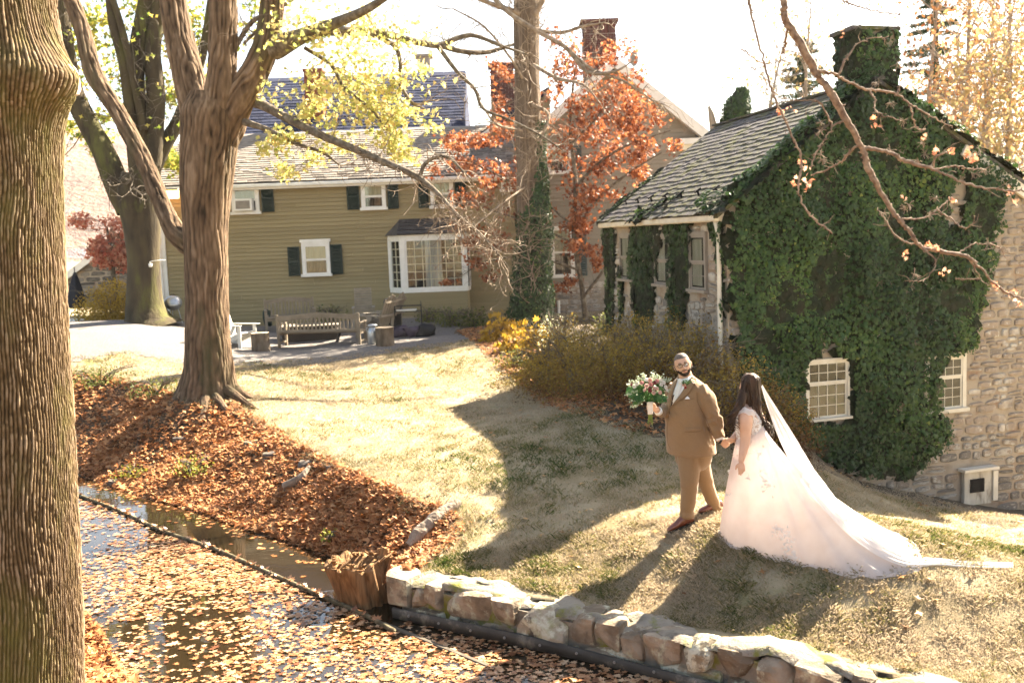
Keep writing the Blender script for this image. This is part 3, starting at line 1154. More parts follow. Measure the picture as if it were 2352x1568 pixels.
# far edge fringe of the roof and a sprig on the slates
ivf = thing('ivy', 'bright sunlit ivy creeping along the far edge of the slate roof', 'ivy', C1 + SV * LEN + UPV * EAVE, 'ivy plants')
ivy_patch('foliage', ivf, [ragged([(LEN - .1, .05), (LEN + .25, 0), (LEN + .22, 1.9), (LEN - .05, 1.8)], .1, .05)], o3, SV, es, nl, dens=520, thick=.1)
ivf = thing('ivy', 'small ivy sprig climbing onto the slates above the middle side window', 'ivy', C1 + SV * 4 + UPV * EAVE, 'ivy plants')
ivy_patch('foliage', ivf, [ragged([(3.6, .0), (4.3, .0), (3.6, .5), (2.9, .85), (2.8, .75), (3.3, .4)], .1, .05)], o3, SV, es, nl, dens=330, thick=.05)
# ================================================================== OLIVE HOUSE
HY = 33.7
HN, HX = A([0, -1.0, 0]), A([1.0, 0, 0])


def hw_(u, v, y=HY):
    p = at(u, v, y)
    return float(p[0]), float(p[2])


m_olive = mat('olive_clapboard', [(.255, .202, .108), (.30, .24, .13)], scale=2, rough=.75, objrnd=.55, bump=.12, bscale=30, stretch=(.3, 1, 1))
m_white = mat('white_trim', [(.70, .68, .62), (.80, .78, .73)], scale=5, rough=.5)
m_green = mat('dark_green_shutter', [(.012, .024, .020), (.02, .035, .029)], scale=5, rough=.55)
m_shing = mat('weathered_shingle', [(.10, .088, .078), (.18, .155, .135), (.26, .225, .195)], scale=4, objrnd=.6, rough=.9, bump=.5, bscale=30)
m_blue = mat('blue_slate', [(.022, .027, .050), (.036, .044, .078), (.052, .060, .10)], scale=3, objrnd=.5, rough=.85, spec=.08, bump=.3, bscale=20)
m_shade_sh = mat('dark_shingle', [(.05, .046, .046), (.09, .083, .08)], scale=4, objrnd=.5, rough=.85, bump=.4, bscale=30)
m_brick = mat('red_brick', [(.15, .042, .026), (.24, .075, .042), (.30, .105, .06)], scale=9, rough=.9, bump=.4, bscale=40)
m_bmort = mat('brick_mortar', [(.22, .17, .14)], rough=.95)
m_dbrick = mat('dark_brick', [(.08, .035, .032), (.15, .06, .05)], scale=9, rough=.9, bump=.4, bscale=40)
m_ivory = mat('ivory_curtain', [(.55, .50, .36), (.68, .63, .48)], scale=5, rough=.9, stretch=(3, 1, .4))
m_whitec = mat('white_curtain', [(.62, .61, .62), (.78, .77, .78)], scale=5, rough=.9, stretch=(4, 1, .3))
x0, _ = hw_(374, 600)
x1 = hw_(1185, 560)[0]
ze = hw_(800, 420)[1]
zb = .1
house = thing('olive_house', 'olive green clapboard house with white trimmed windows, dark shutters and bay window', 'house', (x0, HY, zb))
MB().box(((x0 + x1) / 2, HY + 2.2, (zb + ze) / 2), ((x1 - x0) / 2, 2.15, (ze - zb) / 2)).build('wall', m_olive, house)
ex_ = .132
V0, F0 = boxvf((.5, .5, .5))
boardme = newmesh('clapboard', V0, F0, m_olive)
nb = int((ze - zb) / ex_) + 1
for k in range(nb):
    z = zb + k * ex_
    xs = [x0 + .12, x1]
    cuts = sorted(rng.uniform(x0 + 1, x1 - 1, 2))
    cuts = [x0 + .12] + [c for c in cuts] + [x1]
    for a, b in zip(cuts[:-1], cuts[1:]):
        place(boardme, 'clapboard', house, ((a + b) / 2, HY + .035 + rng.normal() * .001, z + ex_ / 2), (b - a - .003, 0, 0), (0, .026, 0), (0, .030, ex_ * .87))
MB().box((x0 + .05, HY + .02, (zb + ze) / 2), (.075, .05, (ze - zb) / 2)).build('corner_board', m_white, house)
MB().tube([(x0 - .06, HY - .06, ze), (x0 - .05, HY - .06, 1.6), (x0 - .02, HY - .08, .75)], .045, 8).build('downspout', m_white, house, True)
# lower roof
pe0, pe1 = at(352, 430, HY - .25), at(1135, 404, HY - .25)
yt, zt_ = 37.6, at(800, 303, 37.6)[2]
xl, xr = at(360, 310, yt)[0], at(1085, 296, yt)[0] + .4
zeave = ze + .06
L0, L1 = A([x0 - .25, HY - .30, zeave]), A([x1 + .1, HY - .30, zeave])
es_ = A([0, yt - HY + .30, zt_ - zeave])
S_ = np.linalg.norm(es_)
es_ /= S_
nn_ = np.cross(HX, es_)
rl = obj('roof', [L0 - nn_ * .02, L1 - nn_ * .02, L1 + es_ * S_ - nn_ * .02, L0 + es_ * S_ - nn_ * .02, L0 - nn_ * .12, L1 - nn_ * .12, L1 + es_ * S_ - nn_ * .12, L0 + es_ * S_ - nn_ * .12],
         [(0, 1, 2, 3), (7, 6, 5, 4), (0, 4, 5, 1), (1, 5, 6, 2), (2, 6, 7, 3), (3, 7, 4, 0)], m_shing, house)
shingles(rl, 'shingle', L0, HX, es_, L1[0] - L0[0], S_, .20, .40, m_shing, thick=.028, jit=.016)
MB().box(((L0[0] + L1[0]) / 2, HY - .36, zeave - .06), ((L1[0] - L0[0]) / 2, .06, .06), bev=.02).box(((L0[0] + L1[0]) / 2, HY - .16, zeave - .12), ((L1[0] - L0[0]) / 2, .15, .06)).build('gutter', m_white, house)
# upper roof (steeper, blue slate)
yr, zr = 41.2, at(800, 175, 41.2)[2]
U0, U1 = A([x0 + .3, yt + .05, zt_ - .12]), A([at(1068, 292, yt)[0], yt + .05, zt_ - .12])
eu_ = A([0, yr - yt, zr - zt_ + .12])
SU = np.linalg.norm(eu_)
eu_ /= SU
nu_ = np.cross(HX, eu_)
MB().box(((U0[0] + U1[0]) / 2, 41.2, 4.5), ((U1[0] - U0[0]) / 2 - .2, 3.2, 2.9)).build('wall', m_olive, house)
ru = obj('roof', [U0 - nu_ * .02, U1 - nu_ * .02, U1 + eu_ * SU - nu_ * .02, U0 + eu_ * SU - nu_ * .02, U0 + A([0, 7.2, 0]), U1 + A([0, 7.2, 0])], [(0, 1, 2, 3), (3, 2, 5, 4), (0, 3, 4), (1, 5, 2)], m_blue, house)
shingles(ru, 'slate', U0, HX, eu_, U1[0] - U0[0], SU, .22, .42, m_blue, thick=.02, jit=.012)
MB().tube([at(848, 300, 38.0), at(847, 284, 38.0)], .05, 8).build('vent_pipe', m_white, house)
# chimneys
ca, cb = at(702, 230, 38.6), at(741, 230, 38.6)
ctop = at(720, 162, 38.6)[2]
chm = MB().box(((ca[0] + cb[0]) / 2, 38.95, ctop + .02), ((cb[0] - ca[0]) / 2 + .05, .40, .05)).build('chimney', m_brick, house)
bricks(chm, ca[0], cb[0], 38.6, 39.3, 7.0, ctop - .03, m_brick, m_bmort)
ca, cb = at(960, 160, 43), at(990, 160, 43)
MB().box(((ca[0] + cb[0]) / 2, 43, 9.8), ((cb[0] - ca[0]) / 2, .3, 1.05), bev=.02).box(((ca[0] + cb[0]) / 2, 43, 10.88), ((cb[0] - ca[0]) / 2 + .1, .4, .05)).build('chimney', m_mortar, house)


def hwin(u0, u1, v0, v1, name='window', sh=(), arch=None, cur=True, shv=None, ac=False, **k):
    a, z1 = hw_(u0, v0)
    b, z0 = hw_(u1, v1)
    um = (u0 + u1) / 2
    z1, z0 = hw_(um, v0)[1], hw_(um, v1)[1]
    w, h = b - a, z1 - z0
    fr = .10
    p0 = A([a + fr, HY, z0 + .08])
    w2, h2 = w - 2 * fr, h - .08 - fr * 1.15
    cu = [(0.02, w2 - .02, h2 * .5, h2, m_ivory), (.02, w2 * .45, 0.02, h2 * .48, m_shadecloth), (w2 * .52, w2 - .02, 0.02, h2 * .48, m_shadecloth)] if cur else None
    f = sash_window(house, p0, HX, HN, w2, h2, 1, 1, 1, m_white, fr=fr, proud=.07, curtain=cu, mg=m_cglass, arch=arch)
    for (su0, su1, sv0, sv1) in sh:
        A_, zz1 = hw_(su0, sv0)
        B_, zz0 = hw_(su1, sv1)
        mm_ = (su0 + su1) / 2
        zz1, zz0 = hw_(mm_, sv0)[1], hw_(mm_, sv1)[1]
        s = MB().box(((A_ + B_) / 2, HY - .035, (zz0 + zz1) / 2), ((B_ - A_) / 2, .02, (zz1 - zz0) / 2), bev=.008)
        so_ = s.build('shutter', m_green, f)
        q = (zz1 - zz0) / 2
        for j in range(2):
            zc = zz0 + q * (j + .5)
            p = MB()
            n = 9
            for i in range(n):
                p.box(((A_ + B_) / 2, HY - .06, zc + (i - n / 2 + .5) * q * .86 / n), ((B_ - A_) / 2 - .06, .012, q * .30 / n), np.stack([HX, A([0, .8, .6]), A([0, -.6, .8])], 1))
            # louvres of one shutter half joined: each is under a pixel
            p.build('louvres', m_green, f, kind='stuff')
    return f


m_shadecloth = mat('brown_curtain', [(.05, .038, .034), (.10, .075, .066)], scale=6, rough=.95, stretch=(4, 1, .3))
f1_ = hwin(530, 598, 425, 492, sh=[(516, 529, 426, 490), (599, 631, 424, 487)], cur=True)
a_, b_ = hw_(543, 486)
c_, d_ = hw_(583, 456)
ac = MB().box(((a_ + c_) / 2, HY - .16, (b_ + d_) / 2), ((c_ - a_) / 2, .15, (d_ - b_) / 2), bev=.015).build('air_conditioner', m_white, f1_)
MB().box(((a_ + c_) / 2, HY - .312, (b_ + d_) / 2), ((c_ - a_) / 2 - .07, .006, (d_ - b_) / 2 - .07)).build('vent_screen', m_taupe, ac)
hwin(828, 888, 418, 482, sh=[(795, 827, 420, 482), (889, 917, 417, 480)])
hwin(987, 1043, 410, 478, sh=[(959, 986, 412, 478), (1044, 1073, 408, 474)])
hwin(1150, 1180, 400, 440)
hwin(692, 761, 556, 634, sh=[(660, 691, 567, 634), (758, 789, 561, 630)], arch=.10)
# bay window
by = HY - .75
bx0, bz0 = hw_(925, 664, by)
bx1, bz1 = hw_(1070, 541, by)
bz0, bz1 = hw_(998, 662, by)[1], hw_(998, 541, by)[1]
bl = hw_(893, 600, HY - .02)[0]
br = bx1 + .02
bay = MB().box((0, 0, 0), (.001, .001, .001))
bay.V, bay.F, bay.n = [], [], 0
foot = zb + .35
plan = [(bl, HY), (bx0, by), (bx1, by), (br + .05, HY)]


def prism(P, z0, z1):
    n = len(P)
    return [(x, y, z0) for x, y in P] + [(x, y, z1) for x, y in P], [tuple(range(n))[::-1], tuple(range(n, 2 * n))] + [(i, (i + 1) % n, n + (i + 1) % n, n + i) for i in range(n)]


bay.add(*prism(plan, bz0 - .12, bz0))
bay.add(*prism(plan, bz1 - .10, bz1 + .05))
for px_, py_ in (plan[0], plan[1], plan[2], plan[3]):
    bay.box((px_ + (.06 if px_ < bx1 - .1 else -.06), py_ + .05, (bz0 + bz1) / 2), (.075, .055, (bz1 - bz0) / 2))
bayo = bay.build('bay_window', m_white, house)
inner = [(bl + .1, HY - .01), (bx0 + .03, by + .42), (bx1 - .08, by + .42), (br, HY - .01)]
MB().add(*prism(inner, bz0, bz1 - .1)).build('dark_backing', m_dark, bayo)  # near-black block, its colour stands in for the unlit interior
lowp = [(bl + .03, HY), (bx0 + .02, by + .03), (bx1 - .02, by + .03), (br, HY)]
skirt = MB().add(*prism(lowp, foot - .5, bz0 - .12)).build('bay_skirt', m_olive, bayo)
k = 0
z = bz0 - .12
while z > foot - .1:
    for (pa, pb) in ((lowp[0], lowp[1]), (lowp[1], lowp[2])):
        pa, pb = A([*pa, z - ex_ / 2]), A([*pb, z - ex_ / 2])
        d = (pb - pa) / np.linalg.norm(pb - pa)
        no = A([d[1], -d[0], 0])
        place(boardme, 'clapboard', skirt, (pa + pb) / 2 + no * .015, (pb - pa), -no * .02, UPV * ex_ * .87 - no * .02)
    z -= ex_
gp = newmesh('pane', V0, F0, m_cglass)


def glazing(pa, pb, z0, z1, cols, rows, frw):
    d = (pb - pa) / np.linalg.norm(pb - pa)
    no = A([d[1], -d[0], 0])
    L = np.linalg.norm(pb - pa)
    R = np.stack([d, -no, UPV], 1)
    s = MB()
    for (xa, xb, za, zb2) in ((0, frw, z0, z1), (L - frw, L, z0, z1), (frw, L - frw, z0, z0 + frw), (frw, L - frw, z1 - frw, z1)):
        s.box(pa + d * (xa + xb) / 2 + UPV * (za + zb2) / 2, ((xb - xa) / 2, .03, (zb2 - za) / 2), R)
    so2 = s.build('sash', m_white, bayo)
    g = MB()
    for i in range(1, cols):
        g.box(pa + d * (frw + (L - 2 * frw) * i / cols) + UPV * (z0 + z1) / 2, (.011, .018, (z1 - z0) / 2 - frw), R)
    for j in range(1, rows):
        g.box(pa + d * L / 2 + UPV * (z0 + frw + (z1 - z0 - 2 * frw) * j / rows), (L / 2 - frw, .014, .011), R)
    g.build('glazing_bars', m_ivory, bayo)
    for i in range(cols):
        for j in range(rows):
            pw, ph = (L - 2 * frw) / cols, (z1 - z0 - 2 * frw) / rows
            place(gp, 'pane', bayo, pa + d * (frw + pw * (i + .5)) + UPV * (z0 + frw + ph * (j + .5)), d * pw, -no * .004, UPV * ph + no * rng.normal() * .0015)


glazing(A([bx0 + .14, by + .035, 0]), A([bx1 - .13, by + .035, 0]), bz0 + .0, bz1 - .10, 7, 6, .05)
_d = A([bx0 - bl, by - HY, 0])
_d /= np.linalg.norm(_d)
glazing(A([bl + .05, HY + .0, 0]) + _d * .09, A([bx0, by, 0]) - _d * .06 + A([0.02, .03, 0]), bz0, bz1 - .10, 2, 6, .05)
cxx = np.linspace(bx0 + .78, bx0 + 1.32, 20)
cv = [(x + (.06 * (x - bx0 - 1.0) if z_ < bz1 - .5 else 0), by + .16 + .035 * math.sin(i * 1.7), z_) for z_ in (bz0 + .02, bz1 - .12) for i, x in enumerate(cxx)]
obj('curtain', cv, [(i, i + 1, 20 + i + 1, 20 + i) for i in range(19)], m_whitec, bayo, True)
cxx = np.linspace(bx0 + .16, bx0 + .42, 10)
obj('curtain', [(x, by + .2 + .03 * math.sin(i * 1.7), z_) for z_ in (bz0 + .02, bz1 - .12) for i, x in enumerate(cxx)], [(i, i + 1, 10 + i + 1, 10 + i) for i in range(9)], m_shadecloth, bayo, True)
# bay roof
rz = bz1 + .05
o_ = .10
bp_ = [(bl - o_, HY, rz), (bx0 - o_, by - o_, rz), (bx1 + o_, by - o_, rz), (br + .05 + o_, HY, rz), (bl + .42, HY, rz + .52), (bx1 - .1, HY, rz + .52)]
bro = obj('bay_roof', bp_, [(0, 1, 4), (1, 2, 5, 4), (2, 3, 5), (0, 3, 2, 1), (0, 4, 5, 3)], m_shade_sh, bayo)
_e = A(bp_[4]) - A(bp_[1])
_e[0] = 0
_s = np.linalg.norm(_e)
shm = MB()
for r in range(4):
    zz = r / 4
    xa, xb = bp_[1][0] + (bp_[4][0] - bp_[1][0]) * zz, bp_[2][0] + (bp_[5][0] - bp_[2][0]) * zz
    x = xa
    while x < xb - .02:
        w = min(rng.uniform(.18, .34), xb - x)
        c = A([x + w / 2, bp_[1][1], rz]) + _e * (zz + .125) + A([0, -.02, .02])
        ay = _e / _s
        az = np.cross(HX, ay)
        shm.add(V0[:, :1] * HX * (w - .008) + V0[:, 1:2] * (ay * .2 + az * .0) + V0[:, 2:] * az * .02 + c, F0)
        x += w
shm.build('shingles', m_shade_sh, bayo, kind='stuff')
# porch lamp under the eave, lit
lp = at(395, 447, HY - .5)
m_glow = mat('lit_lamp', [(1.0, .62, .30)], emit=((1.0, .50, .20), 2.2))
pl = MB().box(lp, (.21, .10, .13), bev=.03).build('porch_lamp', m_glow, house)
MB().box(lp + A([0, 0, .16]), (.24, .14, .03)).box(lp + A([0, .22, .1]), (.05, .14, .04)).build('lamp_bracket', m_taupe, pl)
MB().tube([at(980, 430, HY - .08), at(981, 455, HY - .08), at(990, 470, HY - .08), at(1030, 474, HY - .08)], .012, 5, sub=3).build('cable', m_dark, house)
# stone footing
MB().box(((x0 + x1) / 2, HY + .1, zb - .1), ((x1 - x0) / 2, .1, .25)).build('foundation', m_mortar, house)

# ================================================================== GREY GABLE HOUSE
m_grey = mat('grey_clapboard', [(.25, .225, .18), (.29, .26, .21)], scale=2, rough=.75, objrnd=.3, bump=.12, bscale=30, stretch=(.3, 1, 1))
GY = 35.5
gxa, gxb = at(1190, 400, GY)[0], at(1597, 330, GY)[0]
gze = at(1600, 305, GY)[2]
gax, gaz = at(1408, 150, GY)[0], at(1408, 150, GY)[2]
gh = thing('grey_house', 'tall pale grey clapboard gable house behind the orange leaved tree', 'house', ((gxa + gxb) / 2, GY, .3))
gl = 2 * gax - gxb
GB = 10
Vg = [(gl, GY, .2), (gxb, GY, .2), (gxb, GY, gze), (gax, GY, gaz - .15), (gl, GY, gze), (gl, GY + GB, .2), (gxb, GY + GB, .2), (gxb, GY + GB, gze), (gax, GY + GB, gaz - .15), (gl, GY + GB, gze)]
obj('wall', Vg, [(0, 1, 2, 3, 4), (5, 9, 8, 7, 6), (1, 6, 7, 2), (0, 4, 9, 5)], m_grey, gh)
gbm = newmesh('clapboard', V0, F0, m_grey)
z = 1.35
while z < gaz - .4:
    h = .15
    if z < gze:
        a, b = gl, gxb
    else:
        q = (z + h - gze) / (gaz - gze)
        a, b = gl + (gax - gl) * q, gxb + (gax - gxb) * q
    if b - a > .3:
        place(gbm, 'clapboard', gh, ((a + b) / 2, GY - .015, z + h / 2), (b - a, 0, 0), (0, .026, 0), (0, .030, h * .88))
    z += h
for sgn, xe in ((-1, gl), (1, gxb)):
    e = A([xe + sgn * .55, GY - .45, gze - .28])
    p = A([gax, GY - .45, gaz + .1])
    sl2 = p - e
    q = [e, p, p + A([0, GB + 1, 0]), e + A([0, GB + 1, 0])]
    up_ = np.cross(sl2, A([0, 1.0, 0]))
    up_ *= .12 / np.linalg.norm(up_) * (1 if up_[2] > 0 else -1)
    r_ = obj('roof', q + [v + up_ for v in q], [(0, 1, 2, 3), (7, 6, 5, 4), (0, 4, 5, 1), (1, 5, 6, 2), (2, 6, 7, 3), (3, 7, 4, 0)], m_blue, gh)
    MB().bar(e - A([0, .02, .06]), p - A([0, .02, .06]), .06, .30, up=up_).bar(e + A([0, .30, -.18]), p + A([0, .30, -.18]), .30, .05, up=up_).build('rake_board', m_white, gh)
    MB().box((xe + sgn * .22 - sgn * .25, GY - .22, gze - .32), (.60, .25, .10)).box((xe + sgn * .1 - sgn * .2, GY - .12, gze - .50), (.42, .14, .09)).build('eave_return', m_white, gh)
    MB().box((xe - sgn * .06, GY - .03, (gze - .5 + 1.3) / 2), (.09, .04, (gze - .5 - 1.3) / 2)).build('corner_board', m_grey, gh)
MB().box(((gl + gxb) / 2, GY - .03, .6), ((gxb - gl) / 2, .05, .75)).build('foundation', m_mortar, gh)
lay_stones('stone', gh, A([gl, GY - .08, 0]), HX, HN, .1, gxb - gl, .35, 1.3, lambda x, z: True, rub, hrow=(.16, .26), wst=(.25, .6), dep=.03, cap=60)
house_save = house
house = gh
m_bluesh = mat('blue_green_shutter', [(.05, .075, .078), (.075, .10, .10)], scale=5, rough=.6)
_HY, HY, m_green_, m_green = HY, GY, m_green, m_bluesh
hwin(1258, 1322, 324, 392, sh=[(1323, 1346, 324, 390)])
hwin(1268, 1329, 518, 642, sh=[(1335, 1359, 523, 638)])
house, HY, m_green = house_save, _HY, m_green_
MB().tube([at(1283, 690, GY - .2), at(1284, 735, GY - .2)], .05, 8).build('vent_pipe', m_white, gh)
ca, cb = at(1342, 90, 38), at(1414, 90, 38)
ct = at(1380, 50, 38)[2]
gc = MB().box(((ca[0] + cb[0]) / 2, 38.5, ct + .04), ((cb[0] - ca[0]) / 2 + .12, .62, .05)).build('chimney', m_dbrick, gh)
bricks(gc, ca[0], cb[0], 38.0, 39.0, 7.4, ct - .42, m_dbrick, m_bmort)
pz = MB()
for fx in np.linspace(0, 1, 4):
    for yy in (38.12, 38.88):
        pz.box((ca[0] + .12 + (cb[0] - ca[0] - .24) * fx, yy, ct - .2), (.12, .12, .22))
pz.build('cap_pier', m_dbrick, gc)
# connecting wing with a sloping blue roof and a dark brick chimney
wx0, wx1 = at(1075, 330, 36.5)[0], at(1262, 215, 36.5)[0]
wz0, wz1 = at(1072, 330, 36.5)[2], at(1235, 205, 36.5)[2]
wg = MB().box(((wx0 + wx1) / 2 + .3, 39.4, 3.4), ((wx1 - wx0) / 2 - .1, 3, 3.3)).build('connecting_wing', m_olive, gh)
q = [A([wx0, 36.2, wz0]), A([wx1, 36.2, wz1]), A([wx1, 43, wz1]), A([wx0, 43, wz0])]
wr = obj('roof', q + [v + A([0, 0, -.14]) for v in q], [(0, 1, 2, 3), (7, 6, 5, 4), (0, 4, 5, 1), (1, 5, 6, 2), (2, 6, 7, 3), (3, 7, 4, 0)], m_blue, wg)
wg2 = MB().add([(wx0 + .3, 36.4, 5), (wx1, 36.4, 5), (wx1, 36.4, wz1 - .1), (wx0 + .3, 36.4, wz0 + .1)], [(0, 1, 2, 3)]).build('gable_end', m_olive, wg)
MB().bar((wx0, 36.15, wz0 - .1), (wx0 + 1.2, 36.15, wz0 - .1 + 1.2 * (wz1 - wz0) / (wx1 - wx0)), .05, .16).build('rake_board', m_white, wg)
sl3 = (q[1] - q[0]) / np.linalg.norm(q[1] - q[0])
shingles(wr, 'slate', q[0] + A([0, 0, .01]), A([0, 1.0, 0]), sl3, 6.5, np.linalg.norm(q[1] - q[0]), .24, .42, m_blue, thick=.02, maxn=150)
ca, cb = at(1127, 180, 38.5), at(1180, 180, 38.5)
ct = at(1150, 148, 38.5)[2]
c2 = MB().box(((ca[0] + cb[0]) / 2, 38.9, ct + .0), ((cb[0] - ca[0]) / 2 + .1, .5, .05)).build('chimney', m_dbrick, gh)
bricks(c2, ca[0], cb[0], 38.5, 39.3, 6.6, ct - .34, m_dbrick, m_bmort)
MB().box((ca[0] + .1, 38.6, ct - .18), (.1, .1, .2)).box((cb[0] - .1, 38.6, ct - .18), (.1, .1, .2)).box(((ca[0] + cb[0]) / 2, 38.6, ct - .18), (.1, .1, .2)).box((ca[0] + .1, 39.2, ct - .18), (.1, .1, .2)).box((cb[0] - .1, 39.2, ct - .18), (.1, .1, .2)).build('cap_pier', m_dbrick, c2)
# dish on a bracket near the roof slope
dpos = at(1456, 135, 36.5)
dh = thing('satellite_dish', 'round grey dish aerial standing above the right roof slope of the grey house', 'dish', dpos)
th = np.linspace(0, 2 * math.pi, 25)[:-1]
V = [tuple(dpos + A([0, .06, 0]))] + [tuple(dpos + A([.15 * math.cos(a), -.02, .27 * math.sin(a)])) for a in th] + [tuple(dpos + A([.15 * math.cos(a), .0, .27 * math.sin(a)])) for a in th]
obj('reflector', V, [(0, 1 + (i + 1) % 24, 1 + i) for i in range(24)] + [(1 + i, 1 + (i + 1) % 24, 25 + (i + 1) % 24, 25 + i) for i in range(24)], m_taupe, dh)
MB().tube([dpos + A([0, .05, 0]), dpos + A([0, .1, -.3]), dpos + A([.0, .3, -1.6])], .025, 6).build('mast', m_taupe, dh)

# ================================================================== STONE COTTAGE AT THE LEFT EDGE
cy = 44
cot = thing('stone_cottage', 'grey fieldstone cottage with white rake board behind the closed umbrella, far left', 'house', at(200, 750, cy))
pa, pb, pc = at(40, 700, cy), at(140, 640, cy), at(262, 555, cy)
pd = at(330, 555, cy)
zc0 = at(200, 760, cy)[2] - .6
V = [(pa[0] - 3, cy, zc0), (pd[0] + 6, cy, zc0), (pd[0] + 6, cy, pc[2]), (pc[0], cy, pc[2]), (pb[0], cy, pb[2]), (pa[0] - 3, cy, pb[2] - 2)]
cw_ = obj('wall', V + [(x, y + 6, z) for x, y, z in V], [(0, 1, 2, 3, 4, 5)] + [(i, 6 + i, 6 + (i + 1) % 6, (i + 1) % 6) for i in range(6)], m_mortar, cot)
lay_stones('stone', cw_, A([pb[0] - 1, cy, 0]), HX, HN, 0, pd[0] - pb[0] + 2.5, zc0 + .5, pc[2], lambda x, z: z < pb[2] + (pc[2] - pb[2]) * (x - 1) / (pc[0] - pb[0]) - .1, [rubble_mesh('stone', mat('fieldstone', [(.08, .07, .06), (.16, .14, .12), (.24, .21, .18)], scale=3, objrnd=.6, rough=.95), s) for s in (21, 22, 23)],
           hrow=(.2, .34), wst=(.4, 1.1), dep=.04, cap=170)
MB().bar(A([pb[0] - 3, cy - .2, pb[2] - 2.1 + .0]), A([pc[0] + .2, cy - .2, pc[2] + .12]), .1, .26).build('rake_board', m_white, cot)
obj('roof', [A([pb[0] - 3, cy - .25, pb[2] - 1.9]), A([pc[0] + .3, cy - .25, pc[2] + .3]), A([pc[0] + .3, cy + 6, pc[2] + .3]), A([pb[0] - 3, cy + 6, pb[2] - 1.9])], [(0, 1, 2, 3)], m_shing, cot)
dq = at(206, 728, cy - .1)
MB().box(dq, (.5, .06, .55)).build('cellar_door', m_dark, cot)
MB().box(dq + A([0, -.05, .62]), (.62, .08, .07)).build('lintel', m_white, cot)
# ================================================================== RETAINING WALL
m_boul = mat('wall_boulder', [(.15, .115, .08), (.26, .20, .14), (.34, .28, .21), (.22, .16, .105)], scale=3.5, objrnd=.5, rough=.9, bump=.9, bscale=16, bdist=.03,
             patch=[((.42, .41, .30), 5.5, .585, .05), ((.075, .06, .045), 4, .64, .08)])
m_boul2 = mat('lichen_boulder', [(.16, .13, .09), (.27, .22, .15), (.33, .28, .21)], scale=3.5, objrnd=.5, rough=.9, bump=.9, bscale=16, bdist=.03,
              patch=[((.50, .48, .37), 6.5, .50, .05), ((.20, .19, .06), 3, .60, .07), ((.075, .06, .045), 7, .62, .05)])
m_cap = mat('stone_ledge', [(.17, .145, .11), (.27, .235, .185), (.23, .19, .145)], scale=4, rough=.9, bump=.9, bscale=18, bdist=.03, patch=[((.17, .17, .035), 2.6, .56, .05), ((.12, .10, .085), 6, .62, .06)])
wd = (WB - WA) / np.linalg.norm(WB - WA)
WD3, WN3 = A([wd[0], wd[1], 0]), A([_wn[0], _wn[1], 0])
wc = (WC - WB) / np.linalg.norm(WC - WB)
LAB = np.linalg.norm(WB - WA)


def wallpt(s):
    if s <= LAB:
        return WA + wd * s
    return WB + wc * (s - LAB)


def wallu(u, z=-.55):
    lo, hi = -.6, LAB + 4
    for _ in range(40):
        mi = (lo + hi) / 2
        p = wallpt(mi)
        if proj([p[0], p[1], z])[0] < u:
            lo = mi
        else:
            hi = mi
    return lo


def boulder(w, h, d, seed, nseg=4, k=.10):
    """rough squared boulder, front face along -y"""
    bm = bmesh.new()
    bmesh.ops.create_cube(bm, size=2)
    bmesh.ops.subdivide_edges(bm, edges=bm.edges[:], cuts=nseg, use_grid_fill=True)
    V = A([v.co[:] for v in bm.verts])
    # superellipsoid rounding
    p = 11.0
    r = (np.abs(V) ** p).sum(1) ** (1 / p)
    V = V / r[:, None]
    n = fbm(V * 1.1 + seed * 7.7, 2)
    n2_ = fbm(V * 2.7 + seed * 3.1, 3)
    V = V * (1 + k * n + k * .45 * n2_)[:, None]
    # chisel: flatten a few random facets
    rr = np.random.default_rng(seed)
    for _ in range(8):
        q = rr.normal(size=3)
        q /= np.linalg.norm(q)
        c = rr.uniform(.86, 1.10)
        ex = np.maximum(V @ q - c, 0)
        V = V - ex[:, None] * q * .9
    V = V * A([w / 2, d / 2, h / 2])
    bm.verts.index_update()
    F = [tuple(v.index for v in f.verts) for f in bm.faces]
    bm.free()
    return V, F


rw = thing('retaining_wall', 'low mossy dry stone retaining wall between the leaf covered water and the lawn', 'stone wall', (WA[0], WA[1], WATER_Z))
z2u = lambda zx: (700 + .340 * zx) * .9408
z3u = lambda zx: (1300 + .510 * zx) * .9408
top = [(z2u(a), z2u(b), h, lab) for a, b, h, lab in [(676, 872, .40, 0), (880, 1000, .30, 0), (1002, 1100, .28, 0), (1104, 1448, .29, 0), (1445, 1640, .30, 0), (1645, 1992, .62, 1)]] + \
      [(z3u(a), z3u(b), h, lab) for a, b, h, lab in [(150, 285, .27, 0), (287, 415, .27, 0), (415, 526, .30, 0), (528, 710, .34, 0), (712, 865, .27, 1), (866, 1075, .25, 0), (1077, 1256, .25, 0), (1258, 1482, .25, 0), (1486, 1640, .27, 0), (1645, 1890, .28, 0), (1895, 2150, .27, 0), (2155, 2400, .27, 0)]]
bot = [(z2u(a), z2u(b), h, lab) for a, b, h, lab in [(690, 918, .22, 1), (922, 1112, .30, 1), (1114, 1230, .30, 1), (1232, 1345, .30, 1), (1350, 1612, .34, 0)]] + \
      [(z3u(a), z3u(b), h, lab) for a, b, h, lab in [(150, 240, .34, 0), (244, 427, .19, 0), (430, 522, .18, 1), (524, 712, .20, 1), (716, 900, .30, 1), (902, 1072, .30, 0), (1092, 1282, .30, 0), (1272, 1480, .30, 0), (1484, 1700, .30, 0), (1704, 1950, .30, 0), (1955, 2200, .30, 1)]]
fill = [(z3u(a), z3u(b), h, 1) for a, b, h in [(245, 520, .16), (560, 900, .15)]]
sd = 0
